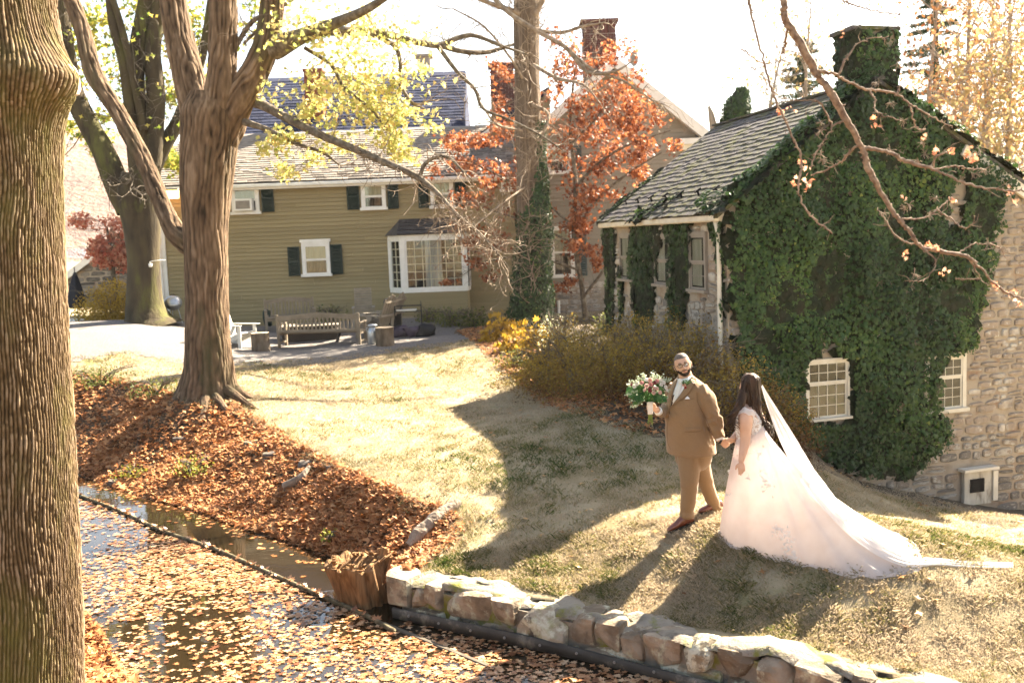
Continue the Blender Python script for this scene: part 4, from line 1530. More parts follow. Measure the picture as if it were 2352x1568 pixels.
for lst, zt, nm in ((top, None, 'top'), (bot, None, 'bot'), (fill, None, 'fill')):
    for (ua, ub, h, lab) in lst:
        sd += 1
        sa, sb_ = wallu(ua), wallu(ub)
        w = (sb_ - sa) * .985
        if w < .03:
            continue
        sm = (sa + sb_) / 2
        p = wallpt(sm)
        d3, n3 = (WD3, WN3) if sm <= LAB else (A([wc[0], wc[1], 0]), A([wc[1], -wc[0], 0]) * (1 if wc[1] < 0 and A([wc[1], -wc[0]])[1] < 0 else -1))
        wt = gz(*(p - _wn * .5)) - .0
        if nm == 'top':
            z = wt + .012 - h / 2 + rng.uniform(-.02, .03)
            dp = .42
        elif nm == 'bot':
            th_ = [t for t in top if t[0] - 4 <= (ua + ub) / 2 <= t[1] + 4]
            hh = th_[0][2] if th_ else .27
            if hh > .5:
                continue
            z = wt - hh - h / 2 + .01
            dp = .36
        else:
            z = WATER_Z + h / 2 - .0
            dp = .34
        V, F = boulder(w, h, dp, sd, 4 if w > .2 else 3, .085)
        R = np.stack([d3, -n3, UPV], 1)
        tl = rng.normal() * .03
        Rt = np.array([[math.cos(tl), 0, -math.sin(tl)], [0, 1, 0], [math.sin(tl), 0, math.cos(tl)]])
        V = V @ Rt.T @ R.T
        c = A([p[0], p[1], z]) - n3 * (dp / 2 - .03 + rng.uniform(-.025, .03))
        o = obj('stone', V, F, m_boul2 if lab else m_boul, rw, smooth=False, local=True, loc=c - rootloc(rw))
# core behind the stones and the mortared top ledge
core = MB()
led = MB()
ss = np.arange(-.02, LAB + 3.6, .12)
for sA, sB in zip(ss[:-1], ss[1:]):
    for mb_, lo, hi, d0, d1 in ((core, WATER_Z - .3, -.08, .06, .30),):
        pa, pb = wallpt(sA), wallpt(sB)
        za, zb_ = gz(*(pa - _wn * .55)), gz(*(pb - _wn * .55))
        a0, a1 = A([*pa, 0]) - WN3 * d0, A([*pa, 0]) - WN3 * d1
        b0, b1 = A([*pb, 0]) - WN3 * d0, A([*pb, 0]) - WN3 * d1
        mb_.add([a0 + UPV * lo, b0 + UPV * lo, b1 + UPV * lo, a1 + UPV * lo, a0 + UPV * (za + hi), b0 + UPV * (zb_ + hi), b1 + UPV * (zb_ + hi), a1 + UPV * (za + hi)],
                [(0, 1, 5, 4), (1, 2, 6, 5), (2, 3, 7, 6), (3, 0, 4, 7), (4, 5, 6, 7)])
core.build('mortar_core', m_cap, rw)
n, mw = len(ss), 9
V = []
for i, s in enumerate(ss):
    p = wallpt(s)
    zt = gz(*(p - _wn * .6))
    for j in range(mw):
        q = p - _wn * (.05 + .40 * j / (mw - 1) + .05 * float(n2(A(s * 1.0), A(j * .2), 3.0, 3)))
        V.append((q[0], q[1], zt + .002 + .050 * float(n2(A(q[0]), A(q[1]), 4.1, 4)) - (.05 if j in (0,) else 0) - (.02 if j == mw - 1 else 0)))
obj('top_ledge', V, gridvf(n, mw)[:, ::-1], m_cap, rw, smooth=True)

# black edging strip along the foot of the wall
m_strip = mat('black_edging', [(.035, .032, .028), (.075, .07, .06)], scale=4, rough=.55, bump=.3, patch=[((.22, .20, .16), 4, .62, .06)])
es_t = thing('edging_strip', 'black plastic edging strip nailed along the waterline under the stone wall', 'edging', (WA[0], WA[1], WATER_Z))
V = []
sl = np.arange(-.05, LAB + 3, .1)
for s in sl:
    p = wallpt(s) + _wn * (.07 + .015 * math.sin(s * 2.1))
    zz = WATER_Z - .02 + .02 * math.sin(s * 1.3)
    for (dd, dz) in ((.012, 0), (.012, .13), (-.008, .135), (-.012, 0)):
        q = p + _wn * dd
        V.append((q[0], q[1], zz + dz))
obj('strip', V, gridvf(len(sl), 4, True), m_strip, es_t)
nl_ = MB()
for s in np.arange(.2, LAB + 2, .42):
    p = wallpt(s) + _wn * (.088 + .015 * math.sin(s * 2.1))
    nl_.tube([A([*p, WATER_Z + .07]), A([*(p + _wn * .012), WATER_Z + .07])], .014, 8)
nl_.build('nail_heads', mat('galvanised', [(.35, .34, .32)], rough=.5, metal=.6), es_t, kind='stuff')

# floating boom of rope and pipe
m_boom = mat('algae_pipe', [(.05, .04, .022), (.11, .09, .05), (.20, .17, .11)], scale=14, rough=.85, bump=.6, bscale=40)
bpts = [Gwater(u, v) for u, v in [(60, 1078), (170, 1134), (270, 1173), (370, 1220), (480, 1258), (560, 1292), (640, 1328), (740, 1372), (835, 1414), (905, 1452)]]
boom = obj('floating_boom', *tubevf(A(bpts) + UPV * .02, .028, 8, True, 6), m_boom, smooth=True)
tag(boom, 'thin brown floating pole holding back the leaves diagonally across the stream', 'boom')
bl2 = thing('floating_board', 'weathered grey timber floating at the foot of the black edging strip', 'timber', Gwater(1000, 1500))
MB().bar(Gwater(880, 1432) + UPV * .0, Gwater(1120, 1530) + UPV * .0, .06, .04, bev=.01).build('timber', mat('wet_timber', [(.05, .042, .032), (.12, .10, .075)], scale=6, stretch=(1, 1, 1), rough=.8, bump=.5), bl2)

# ================================================================== STUMP, LOG, BANK ROCKS
m_deadwood = mat('dead_wood', [(.10, .052, .022), (.24, .13, .06), (.34, .20, .10)], scale=7, stretch=(3, 3, .35), rough=.9, bump=1.0, bscale=20, bdist=.03)
m_greywood = mat('grey_wood', [(.14, .105, .075), (.27, .215, .165), (.36, .30, .24)], scale=5, stretch=(1, 1, .3), rough=.9, bump=1.0, bscale=24, bdist=.03)


def stumpvf(p, h, r0, r1, lean=(0, 0), seed=1, n=56, m=22, ragg=.25, groove=.12):
    th = np.linspace(0, 2 * math.pi, n + 1)[:-1]
    V = []
    for i in range(m):
        t = i / (m - 1)
        r = r0 + (r1 - r0) * t
        g = np.abs(vnoise(np.stack([np.cos(th) * 3.2 + seed, np.sin(th) * 3.2, np.full(n, t * .5)], -1)))
        g2 = vnoise(np.stack([np.cos(th) * 9 + seed, np.sin(th) * 9, np.full(n, t * .8)], -1))
        rr = r * (1 - groove + groove * 2.0 * g + .04 * g2 + .22 * (1 - t) ** 3)
        top_ = h * (1 + ragg * vnoise(np.stack([np.cos(th) * 2.5, np.sin(th) * 2.5, np.full(n, seed * 3.3)], -1)) + ragg * .6 * vnoise(np.stack([np.cos(th) * 8, np.sin(th) * 8, np.full(n, seed * 1.3)], -1)))
        V += [(p[0] + lean[0] * t + a * math.cos(q), p[1] + lean[1] * t + a * math.sin(q), p[2] + z * t) for a, q, z in zip(rr, th, top_)]
    # inner hollow
    for k, (f, dz) in enumerate(((.82, -.03), (.55, -.10), (.02, -.12))):
        V += [(p[0] + lean[0] + (x - p[0] - lean[0]) * f, p[1] + lean[1] + (y - p[1] - lean[1]) * f, z + dz + .02 * math.sin(9 * i)) for i, (x, y, z) in enumerate(V[(m - 1) * n:m * n])]
    return A(V), gridvf(m + 3, n, True)


sp = Gwater(855, 1378)
st = thing('tree_stump', 'hollow rotting orange brown stump at the corner of the stone wall and stream', 'stump', sp)
V, F = stumpvf(sp - UPV * .25, .72, .22, .35, (-.20, .0), 3, ragg=.07, groove=.22)
obj('stump_wood', V, F, m_deadwood, st, smooth=False)
sh = MB()
for k in range(26):
    a = rng.uniform(0, 6.28)
    b = sp + A([-.16 + .26 * math.cos(a), .26 * math.sin(a), .46])
    sh.bar(b, b + A([rng.normal() * .06, rng.normal() * .06, rng.uniform(.03, .09)]), .04, .015)
for k in range(8):
    b = sp + A([.12 + rng.normal() * .04, .04 + rng.normal() * .05, .25])
    sh.bar(b, b + A([.06 + rng.normal() * .05, .05, rng.uniform(.2, .36)]), .06, .03)
sh.build('splinters', m_deadwood, st, kind='stuff')
l0, l1 = G(945, 1262), G(1050, 1172)
lg = thing('driftwood_log', 'grey split log lying up the leafy bank above the stump', 'log', l0)
Vl = [l0 + (l1 - l0) * t + UPV * (.09 + .04 * math.sin(t * 3)) for t in np.linspace(-.05, 1.05, 9)]
V, F = tubevf(A(Vl), [.05, .085, .09, .085, .09, .085, .08, .075, .05], 14, True, 4)
V = V + .018 * fbm(V * A([14, 14, 14]), 2)[:, None] * A([0, 0, 1.0])
obj('log_wood', V, F, m_greywood, lg, smooth=False)
l2 = G(690, 1112)
ob = obj('broken_branch', *tubevf(A([G(655, 1128) + UPV * .08, l2 + UPV * .10, G(712, 1085) + UPV * .10]), [.07, .06, .03], 10, True, 4), m_greywood)
tag(ob, 'short dark broken log half buried in leaves in the middle of the bank', 'log')
m_rock = mat('bank_rock', [(.07, .058, .05), (.13, .105, .088), (.18, .145, .12)], scale=4, objrnd=.3, rough=.9, bump=.8, bscale=18, patch=[((.09, .09, .04), 4, .58, .08)])
for i, (u, v, s, lab) in enumerate([(625, 1048, .26, 'pale rock under the lawn edge, left of the upper bank'), (705, 1068, .24, 'grey rock among leaves just below the lawn edge'), (760, 1075, .16, 'small rounded rock at the top of the bank, right of the grey one'), (575, 1020, .2, 'low rock below the large tree roots'),
                                    (262, 1110, .22, 'dark rock by the water at the far left of the bank'), (415, 1010, .24, 'mossy rock beside the exposed roots')]):
    p = G(u, v)
    s *= .72
    V, F = boulder(s * 1.5, s, s * 1.2, 90 + i, 4, .14)
    tag(obj('rock', V, F, m_rock, None, local=True, loc=p + UPV * s * -.08), lab, 'rock', 'rocks in the bank')

# ================================================================== LEAVES
m_leafbank = mat('fallen_leaf_rust', [(.15, .05, .018), (.32, .12, .04), (.46, .20, .08), (.56, .30, .14), (.42, .15, .05)], attr=True, rnd=.3, scale=7, rough=.7, trans=.25, spec=.25)
m_leafwat = mat('floating_leaf', [(.13, .045, .018), (.30, .125, .05), (.42, .22, .11), (.52, .35, .22), (.34, .15, .06)], attr=True, rnd=.25, scale=9, rough=.38, trans=.1, spec=.5)
m_leaflawn = mat('lawn_leaf', [(.20, .08, .03), (.42, .22, .08), (.50, .33, .16)], attr=True, rnd=.2, scale=8, rough=.6, trans=.25)


def sample_poly(n, P, fil=None):
    out = np.zeros((0, 2))
    lo, hi = P.min(0), P.max(0)
    it = 0
    while len(out) < n and it < 60:
        it += 1
        q = rng.uniform(lo, hi, (n * 2, 2))
        q = q[inpoly(q[:, 0], q[:, 1], P)]
        if fil is not None:
            q = q[fil(q)]
        out = np.vstack([out, q])
    return out[:n]


BVIS = np.vstack([TOPL[1:], BOTL[1:][::-1]])
mot = lambda q, s, th, z=0.: n2(q[:, 0], q[:, 1], s, 3, z) > th
dens = lambda q: (rng.random(len(q)) < np.clip(13.0 / np.hypot(q[:, 0], q[:, 1]), 0, 1) ** 2.0) & (rng.random(len(q)) < .30 + .7 * sstep(-.35, .15, n2(q[:, 0], q[:, 1], .9, 3, 3.)))
q = sample_poly(26000, BVIS, dens)
gzv = ground_z(q[:, 0], q[:, 1])
nr = rdir(len(q)) * .55 + A([0, -.15, 1.0])
leafobj('fallen_leaves', *LEAF8, np.column_stack([q, gzv + rng.uniform(.005, .06, len(q))]), nr, np.clip(rng.lognormal(-2.55, .33, len(q)), .035, .15), m_leafbank, kind='stuff', curl=rng.uniform(-2.5, 2.5, len(q)),
        rnd=np.clip(.5 + .35 * rng.normal(size=len(q)), 0, 1))
# leaves in the bed by the hedge and houses
BEDV = A([Glawn(u, v)[:2] for u, v in [(1050, 762), (1090, 790), (1150, 850), (1215, 905), (1300, 950), (1420, 990), (1560, 1020), (1620, 960), (1400, 850), (1230, 770), (1150, 745)]])
q = sample_poly(6500, BEDV)
leafobj('fallen_leaves', *LEAF8, np.column_stack([q, ground_z(q[:, 0], q[:, 1]) + rng.uniform(.005, .05, len(q))]), rdir(len(q)) * .5 + A([0, -.1, 1.0]), rng.uniform(.05, .10, len(q)), m_leafbank, kind='stuff', curl=rng.uniform(-2, 2, len(q)))
# near bank leaf pile
NB = A([Gwater(340, 1590)[:2], Gwater(275, 1535)[:2], Gwater(230, 1450)[:2], Gwater(165, 1375)[:2], (-6.5, 11.5), (-5, 8), (-2.5, 8.0)])
q = sample_poly(7000, NB)
leafobj('fallen_leaves', *LEAF8, np.column_stack([q, ground_z(q[:, 0], q[:, 1]) + rng.uniform(.005, .07, len(q))]), rdir(len(q)) * .5 + A([0, 0, 1.0]), rng.uniform(.05, .10, len(q)), m_leafbank, kind='stuff', curl=rng.uniform(-2, 2, len(q)))
# floating leaves between the boom and the near bank
BP = A(bpts)[:, :2]
FL = np.vstack([BP, [wallpt(.15) + _wn * .1, wallpt(1.5) + _wn * .1, wallpt(LAB) + _wn * .1, WC + _wn * .1], (5.6, 4.6), NEARL[2:-1]])
FL[:len(BP)] += A([.02, -.05])


def fdens(q):
    u = A([proj([a, b, WATER_Z])[0] for a, b in q]) if len(q) < 200 else (1176 + FOC * ((np.column_stack([q, np.full(len(q), WATER_Z)]) - EYE) @ RIGHT) / ((np.column_stack([q, np.full(len(q), WATER_Z)]) - EYE) @ FWD))
    v = 784 - FOC * ((np.column_stack([q, np.full(len(q), WATER_Z)]) - EYE) @ UP) / ((np.column_stack([q, np.full(len(q), WATER_Z)]) - EYE) @ FWD)
    a = n2(q[:, 0], q[:, 1], .55, 3, 2.)
    b = n2(q[:, 0] * .6, q[:, 1] * 2.2, 1.5, 3, 6.)
    k = .42 + .35 * sstep(-.3, .4, a) + .25 * b
    k = k - .30 * sstep(320, 200, u) * sstep(1150, 1250, v) * 1.0 - .22 * np.exp(-((u - 420) / 90) ** 2 - ((v - 1430) / 110) ** 2)
    return rng.random(len(q)) < np.clip(k, .05, 1)


q = sample_poly(17000, FL, fdens)
nhalf = int(len(q) * .45)
leafobj('floating_leaves', *LEAF8, np.column_stack([q[:nhalf], np.full(nhalf, WATER_Z + .004) + rng.uniform(0, .012, nhalf)]), rdir(nhalf) * .07 + A([0, 0, 1.0]), np.clip(rng.lognormal(-3.05, .36, nhalf), .024, .10), m_leafwat, kind='stuff', curl=rng.uniform(-.25, .5, nhalf), rnd=np.clip(.4 + .3 * rng.normal(size=nhalf), 0, 1))
q = q[nhalf:]
leafobj('floating_leaves', *MAPLE, np.column_stack([q, np.full(len(q), WATER_Z + .004) + rng.uniform(0, .012, len(q))]), rdir(len(q)) * .07 + A([0, 0, 1.0]), np.clip(rng.lognormal(-2.92, .36, len(q)), .026, .12), m_leafwat, kind='stuff',
        curl=rng.uniform(-.25, .5, len(q)), rnd=np.clip(.5 + .3 * rng.normal(size=len(q)), 0, 1))
DW = np.vstack([BOTL[1:], BP[::-1]])
q = sample_poly(260, DW, lambda q: rng.random(len(q)) < np.exp(-dline(q[:, 0], q[:, 1], BOTL) / .18) + .02)
leafobj('floating_leaves', *MAPLE, np.column_stack([q, np.full(len(q), WATER_Z + .006)]), rdir(len(q)) * .05 + A([0, 0, 1.0]), rng.uniform(.05, .10, len(q)), m_leafbank, kind='stuff', curl=rng.uniform(-.25, .4, len(q)))
# stray leaves on the boom and the lawn
t = rng.uniform(.05, .95, 130)
bc = crom(A(bpts), 20)
bi = (t * (len(bc) - 1)).astype(int)
leafobj('stray_leaves', *MAPLE, bc[bi] + A([0, 0, .05]) + rng.normal(size=(130, 3)) * A([.02, .02, .005]), rdir(130) * .6 + A([0, 0, .8]), rng.uniform(.05, .09, 130), m_leafwat, kind='stuff')

# ================================================================== GRASS
LAWNP = np.vstack([TOPL[1:-1], [wallpt(.0) - _wn * .42, wallpt(LAB) - _wn * .42, WC - _wn * .42, (9.5, 6.5), (12, 13), (11, 16.5)], A([Glawn(u, v)[:2] for u, v in [(2330, 1185), (2200, 1162), (2050, 1112), (1900, 1070), (1760, 1030), (1560, 1000), (1420, 965), (1300, 925), (1215, 880), (1150, 835), (1090, 780), (1000, 790), (850, 808), (700, 826), (560, 832), (430, 826), (300, 805), (150, 825)]])])
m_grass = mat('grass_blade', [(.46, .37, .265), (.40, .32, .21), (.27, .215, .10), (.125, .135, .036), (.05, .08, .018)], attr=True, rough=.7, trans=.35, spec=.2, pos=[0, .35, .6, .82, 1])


def grass(n, lo, hi, h, w, name='lawn_grass'):
    q = sample_poly(n, LAWNP, lambda q: (np.hypot(q[:, 0], q[:, 1]) > lo) & (np.hypot(q[:, 0], q[:, 1]) < hi) & (np.abs(q[:, 0]) < .60 * q[:, 1] + .4))
    k = len(q)
    z = ground_z(q[:, 0], q[:, 1])
    # scattered green tufts; greener turf under the building's shadow, darkened to paint in shade
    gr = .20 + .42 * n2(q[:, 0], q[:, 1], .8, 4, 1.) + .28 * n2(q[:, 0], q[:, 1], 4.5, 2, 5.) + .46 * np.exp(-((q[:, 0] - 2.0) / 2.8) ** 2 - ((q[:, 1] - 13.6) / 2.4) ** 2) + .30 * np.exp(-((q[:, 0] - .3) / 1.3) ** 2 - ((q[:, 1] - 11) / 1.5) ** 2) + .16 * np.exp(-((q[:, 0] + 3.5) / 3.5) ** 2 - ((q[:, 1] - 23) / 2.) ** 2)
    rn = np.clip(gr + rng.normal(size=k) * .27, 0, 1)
    a = rng.uniform(0, 6.283, k)
    hh = h * rng.uniform(.45, 1.4, k) * (1 + .55 * n2(q[:, 0], q[:, 1], 5.5, 2, 8.)) * (.8 + .5 * np.clip(gr, 0, 1))
    le = rng.uniform(.25, 1.25, k)
    b = rng.uniform(0, 6.283, k)
    base = np.column_stack([q, z - .004])
    sx = np.column_stack([np.cos(a), np.sin(a), 0 * a]) * (w * rng.uniform(.6, 1.3, k))[:, None] / 2
    ld = np.column_stack([np.cos(b), np.sin(b), 0 * b])
    mid = base + ld * (hh * le * .35)[:, None] + A([0, 0, 1]) * (hh * .6)[:, None]
    tip = base + ld * (hh * le)[:, None] + A([0, 0, 1]) * (hh * (1 - .25 * le))[:, None]
    V = np.stack([base - sx, base + sx, mid * .5 + tip * .5 + sx * .35, tip - sx * .1], 1).reshape(-1, 3)
    o = (np.arange(k) * 4)[:, None]
    F = np.concatenate([o + A([0, 1, 2]), o + A([0, 2, 3])])
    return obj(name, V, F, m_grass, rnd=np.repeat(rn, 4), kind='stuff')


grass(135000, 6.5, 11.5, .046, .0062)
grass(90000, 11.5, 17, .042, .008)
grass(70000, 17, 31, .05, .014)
q = sample_poly(900, LAWNP, lambda q: (np.abs(q[:, 0]) < .6 * q[:, 1] + .4))
leafobj('fallen_leaves', *LEAF8, np.column_stack([q, ground_z(q[:, 0], q[:, 1]) + .035]), rdir(len(q)) * .35 + A([0, 0, 1.0]), rng.uniform(.04, .085, len(q)), m_leaflawn, kind='stuff', curl=rng.uniform(-1.5, 1.5, len(q)))
# tussocks hanging over the bank lip
EDG = crom(TOPL[1:], 30)
ed = EDG[rng.integers(0, len(EDG), 9000)] + rng.normal(size=(9000, 2)) * .10
ed = ed[np.hypot(ed[:, 0], ed[:, 1]) < 27]
V_, FF_ = scatter(A([(-.5, 0, 0), (.5, 0, 0), (.1, 0, 1.0)]) * A([.12, 1, 1]), A([(0, 1, 2)]), np.column_stack([ed, ground_z(ed[:, 0], ed[:, 1])]), rdir(len(ed)) * .75 + A([-.1, -.35, .75]), rng.uniform(.05, .13, len(ed)))
obj('bank_edge_grass', V_, FF_, m_grass, rnd=np.repeat(rng.uniform(.05, .8, len(ed)), 3), kind='stuff')
# ================================================================== TREES
m_bark1 = mat('ridged_bark', [(.022, .013, .006), (.066, .041, .018), (.125, .080, .040), (.24, .172, .112)], attr=True, rnd=.8, scale=26, stretch=(1, 1, .4), rough=.95, bump=.8, bscale=30, bdist=.02, patch=[((.36, .34, .30), 2.6, .70, .02), ((.13, .12, .035), 1.3, .60, .1)])
m_bark2 = mat('shaggy_bark', [(.022, .014, .008), (.085, .053, .031), (.145, .094, .058), (.23, .158, .104)], attr=True, rnd=.7, scale=17, stretch=(1, 1, .22), rough=.95, bump=1.0, bscale=9, bdist=.05, patch=[((.06, .06, .03), 1.1, .60, .08)])
m_bark3 = mat('mossy_bark', [(.028, .022, .014), (.06, .045, .027), (.08, .065, .032)], scale=3, stretch=(1, 1, .35), rough=.95, bump=.9, bscale=14, bdist=.04, patch=[((.10, .10, .03), 1.8, .60, .08)])
m_bark4 = mat('stringy_bark', [(.05, .034, .022), (.14, .10, .07), (.24, .18, .135)], attr=True, rnd=.4, scale=3, stretch=(1, 1, .12), rough=.95, bump=1.0, bscale=16, bdist=.04)
m_twig = mat('twig_bark', [(.12, .085, .06), (.24, .18, .13), (.34, .27, .20)], scale=6, rough=.85, bump=.4)
m_darktwig = mat('dark_limb_bark', [(.055, .042, .03), (.12, .095, .07), (.22, .19, .15)], scale=9, rough=.9, bump=.6)
m_yel = mat('yellow_leaf', [(.30, .34, .09), (.52, .50, .17), (.64, .56, .24), (.66, .46, .18)], attr=True, rnd=.15, scale=4, rough=.6, trans=.55, spec=.25)
m_ygr = mat('yellow_green_leaf', [(.10, .18, .035), (.22, .28, .05), (.40, .38, .08), (.52, .38, .09)], attr=True, rnd=.15, scale=4, rough=.6, trans=.5, spec=.25)
m_org = mat('orange_leaf', [(.14, .035, .018), (.28, .080, .030), (.42, .145, .060), (.56, .26, .13)], attr=True, rnd=.25, scale=3, rough=.55, trans=.42, spec=.35)
m_red = mat('red_leaf', [(.46, .12, .075), (.60, .24, .16), (.70, .40, .28)], attr=True, rough=.6, trans=.5)


def barktube(P, r, n, sub, amp, kx, kz, seed=0, flare=None, mode='ridge', th=None):
    """trunk with ridges in the mesh; kx ridges per metre of girth, kz per metre of length"""
    P = np.asarray(P, float)
    Q = crom(np.column_stack([P, r]), sub)
    P, r = Q[:, :3], np.maximum(Q[:, 3], .005)
    T, N, B = frames(P)
    th = np.arange(n) * 2 * math.pi / n if th is None else th
    n = len(th)
    L = np.concatenate([[0], np.cumsum(np.linalg.norm(np.diff(P, axis=0), axis=1))])
    d = N[:, None] * np.cos(th)[:, None] + B[:, None] * np.sin(th)[:, None]
    rr = np.broadcast_to(r[:, None], (len(P), n)).copy()
    if flare is not None:
        rr = flare(rr, L, th, P)
    q = np.stack([np.cos(th)[None] * r[:, None] * kx + 0 * L[:, None], np.sin(th)[None] * r[:, None] * kx + 0 * L[:, None], np.broadcast_to(L[:, None] * kz, rr.shape) + seed], -1)
    # long wandering ridges broken into links; the furrows run with the trunk
    tw_ = q * A([3.2 / kx, 3.2 / kx, 0]) + np.stack([0 * rr, 0 * rr, np.broadcast_to(L[:, None] * (1.1 if mode == 'ridge' else .9), rr.shape)], -1)
    R0 = r.max() if mode == 'ridge' else np.median(r)
    nr = max(6, round(kx * R0 * 2 * math.pi))
    ph_ = th[None] / (2 * math.pi) * nr + (1.5 if mode == 'ridge' else 1.25) * vnoise(tw_ * A([1, 1, 1.3])) + .45 * vnoise(tw_ * 3.1 + 7) + .12 * vnoise(q * A([1.5, 1.5, 2.2]))
    f1 = np.abs(np.sin(math.pi * ph_)) ** .75
    lk = np.floor(ph_)
    seg = vnoise(np.stack([lk * 7.31, np.broadcast_to(L[:, None] * kz, rr.shape) + lk * 3.7, 0 * rr + seed], -1))
    f2 = sstep(.0, .28, np.abs(seg))
    fine = vnoise(q * A([1.7, 1.7, 2.0]) + 5) * .5 + vnoise(q * A([3.5, 3.5, 3.4]) + 15) * .4
    h = f1 * (.62 + .38 * f2) * (1 + .35 * seg) + .26 * fine
    if mode == 'plate':
        h = .25 + .55 * h + .40 * fine + .25 * vnoise(q * A([.45, .45, .4]) + 77)
    rr = rr + amp * (h - .6) * np.clip(r / r.max(), .35, 1)[:, None]
    barktube.h = np.clip(h / 1.15, 0, 1).ravel()
    V = P[:, None] + d * rr[..., None]
    return V.reshape(-1, 3), gridvf(len(P), n, True)


def pts(l):
    return A([at(u, v, y) for u, v, y, r in l]), A([r for *_, r in l])


def twiglets(mb, P, r0, n, length, lv=2, up=.15, spread=1.0, tips=None, t0=.15, crook=.35, sides=4, rmin=.0035, rk=.38):
    """random side shoots along path P; collects tip points"""
    P = np.asarray(P, float)
    L = len(P) - 1
    for _ in range(n):
        t = t0 + (1 - t0) * rng.random()
        i = min(int(t * L), L - 1)
        f = t * L - i
        p = P[i] * (1 - f) + P[i + 1] * f
        ax = P[i + 1] - P[i]
        ax /= np.linalg.norm(ax) + 1e-9
        d = rng.normal(size=3) * spread + ax * .7 + A([0, 0, up])
        d /= np.linalg.norm(d)
        l = length * rng.uniform(.4, 1.2)
        k = 5
        Q = [p]
        for j in range(k):
            d = d + rng.normal(size=3) * crook + A([0, 0, up * .3])
            d /= np.linalg.norm(d)
            Q.append(Q[-1] + d * l / k)
        Q = A(Q)
        r = max(r0 * rk * rng.uniform(.6, 1.2), rmin)
        mb.tube(Q, np.linspace(r, max(r * .35, rmin * .6), k + 1), sides, False)
        if lv > 1:
            twiglets(mb, Q, r, rng.integers(2, 5), length * .5, lv - 1, up, spread, tips, .2, crook, 3 if sides < 5 else sides - 1, rmin, rk=.6)
        elif tips is not None:
            tips.extend(Q[2:].tolist())


def blob(u, v, y, su, sv, n, sy=None):
    """n points in a lumpy clump around a pixel at depth y (s* in metres)"""
    c = at(u, v, y)
    k = max(2, n // 45)
    cc = rng.normal(size=(k, 3)) * A([su, sy or su, sv]) * .75
    i = rng.integers(0, k, n)
    return c + cc[i] + rng.normal(size=(n, 3)) * A([su, sy or su, sv]) * .34


# ---- 1: big ridged trunk in the left foreground
TY = 8.0
t1 = thing('foreground_tree', 'massive ridged brown trunk with a burl filling the left edge in the foreground', 'tree', at(60, 1620, TY))
edge = [(112, -60), (118, 20), (128, 90), (131, 150), (134, 230), (133, 300), (132, 420), (137, 600), (147, 800), (159, 1000), (168, 1200), (176, 1400), (181, 1568), (200, 1720)]
rr_ = [.50, .50, .51, .53, .55, .53, .50, .50, .51, .53, .55, .56, .58, .68]
PP = A([at(u, v, TY) - A([r, 0, 0]) for (u, v), r in zip(edge, rr_)])[::-1]
burl = at(140, 178, TY)


def burlf(rr, L, th, P):
    T, N, B = frames(P)
    d = N[:, None] * np.cos(th)[:, None] + B[:, None] * np.sin(th)[:, None]
    s = P[:, None] + d * rr[..., None]
    dz = (s[..., 2] - burl[2])
    ang = d @ (A([.93, -.36, 0]) / np.linalg.norm([.93, -.36]))
    g = np.exp(-np.where(dz > 0, (dz / .20) ** 2, (dz / .25) ** 2)) * np.clip((ang - .1) / .9, 0, 1) ** 3.2
    return rr + .22 * g


TH1 = np.concatenate([np.linspace(1.32 * math.pi, 2.10 * math.pi, 370), np.linspace(2.10 * math.pi, 3.32 * math.pi, 62)[1:-1]])
V, F = barktube(PP, A(rr_)[::-1], 0, 36, .023, 30, 13.0, 3, burlf, 'ridge', TH1)
obj('trunk', V, F, m_bark1, t1, smooth=False, rnd=barktube.h)
sc = at(166, 185, TY - .02) + A([.03, -.03, 0])
V, F = boulder(.10, .24, .20, 55, 4, .10)
obj('branch_scar', V, F, mat('scar_wood', [(.45, .33, .27), (.62, .50, .43)], scale=9, rough=.8, bump=.5), t1, local=True, loc=sc - rootloc(t1) + A([-.04, .02, 0]))

# ---- 2: great shagbark trunk by the patio
y2 = 20.0
t2 = thing('shagbark_tree', 'great shaggy brown tree with flaring roots standing on the bank beside the patio', 'tree', at(480, 905, y2))
sc2 = FOC / y2
R2 = lambda px: px / 2 / sc2
trunk2 = [(476, 985, y2, R2(215)), (478, 930, y2, R2(170)), (480, 885, y2, R2(134)), (480, 840, y2, R2(112)), (477, 760, y2, R2(99)), (474, 640, y2, R2(96)), (472, 520, y2, R2(100)), (474, 420, y2, R2(116)), (480, 330, y2, R2(126)), (486, 262, y2, R2(132)), (488, 215, y2, R2(100))]


def rootf(rr, L, th, P):
    k = np.exp(-L / .6)[:, None]
    return rr * (1 + k * (.10 * np.cos(th * 3 + .6) + .08 * np.cos(th * 5 + 2) + .05 * np.cos(th * 9)))


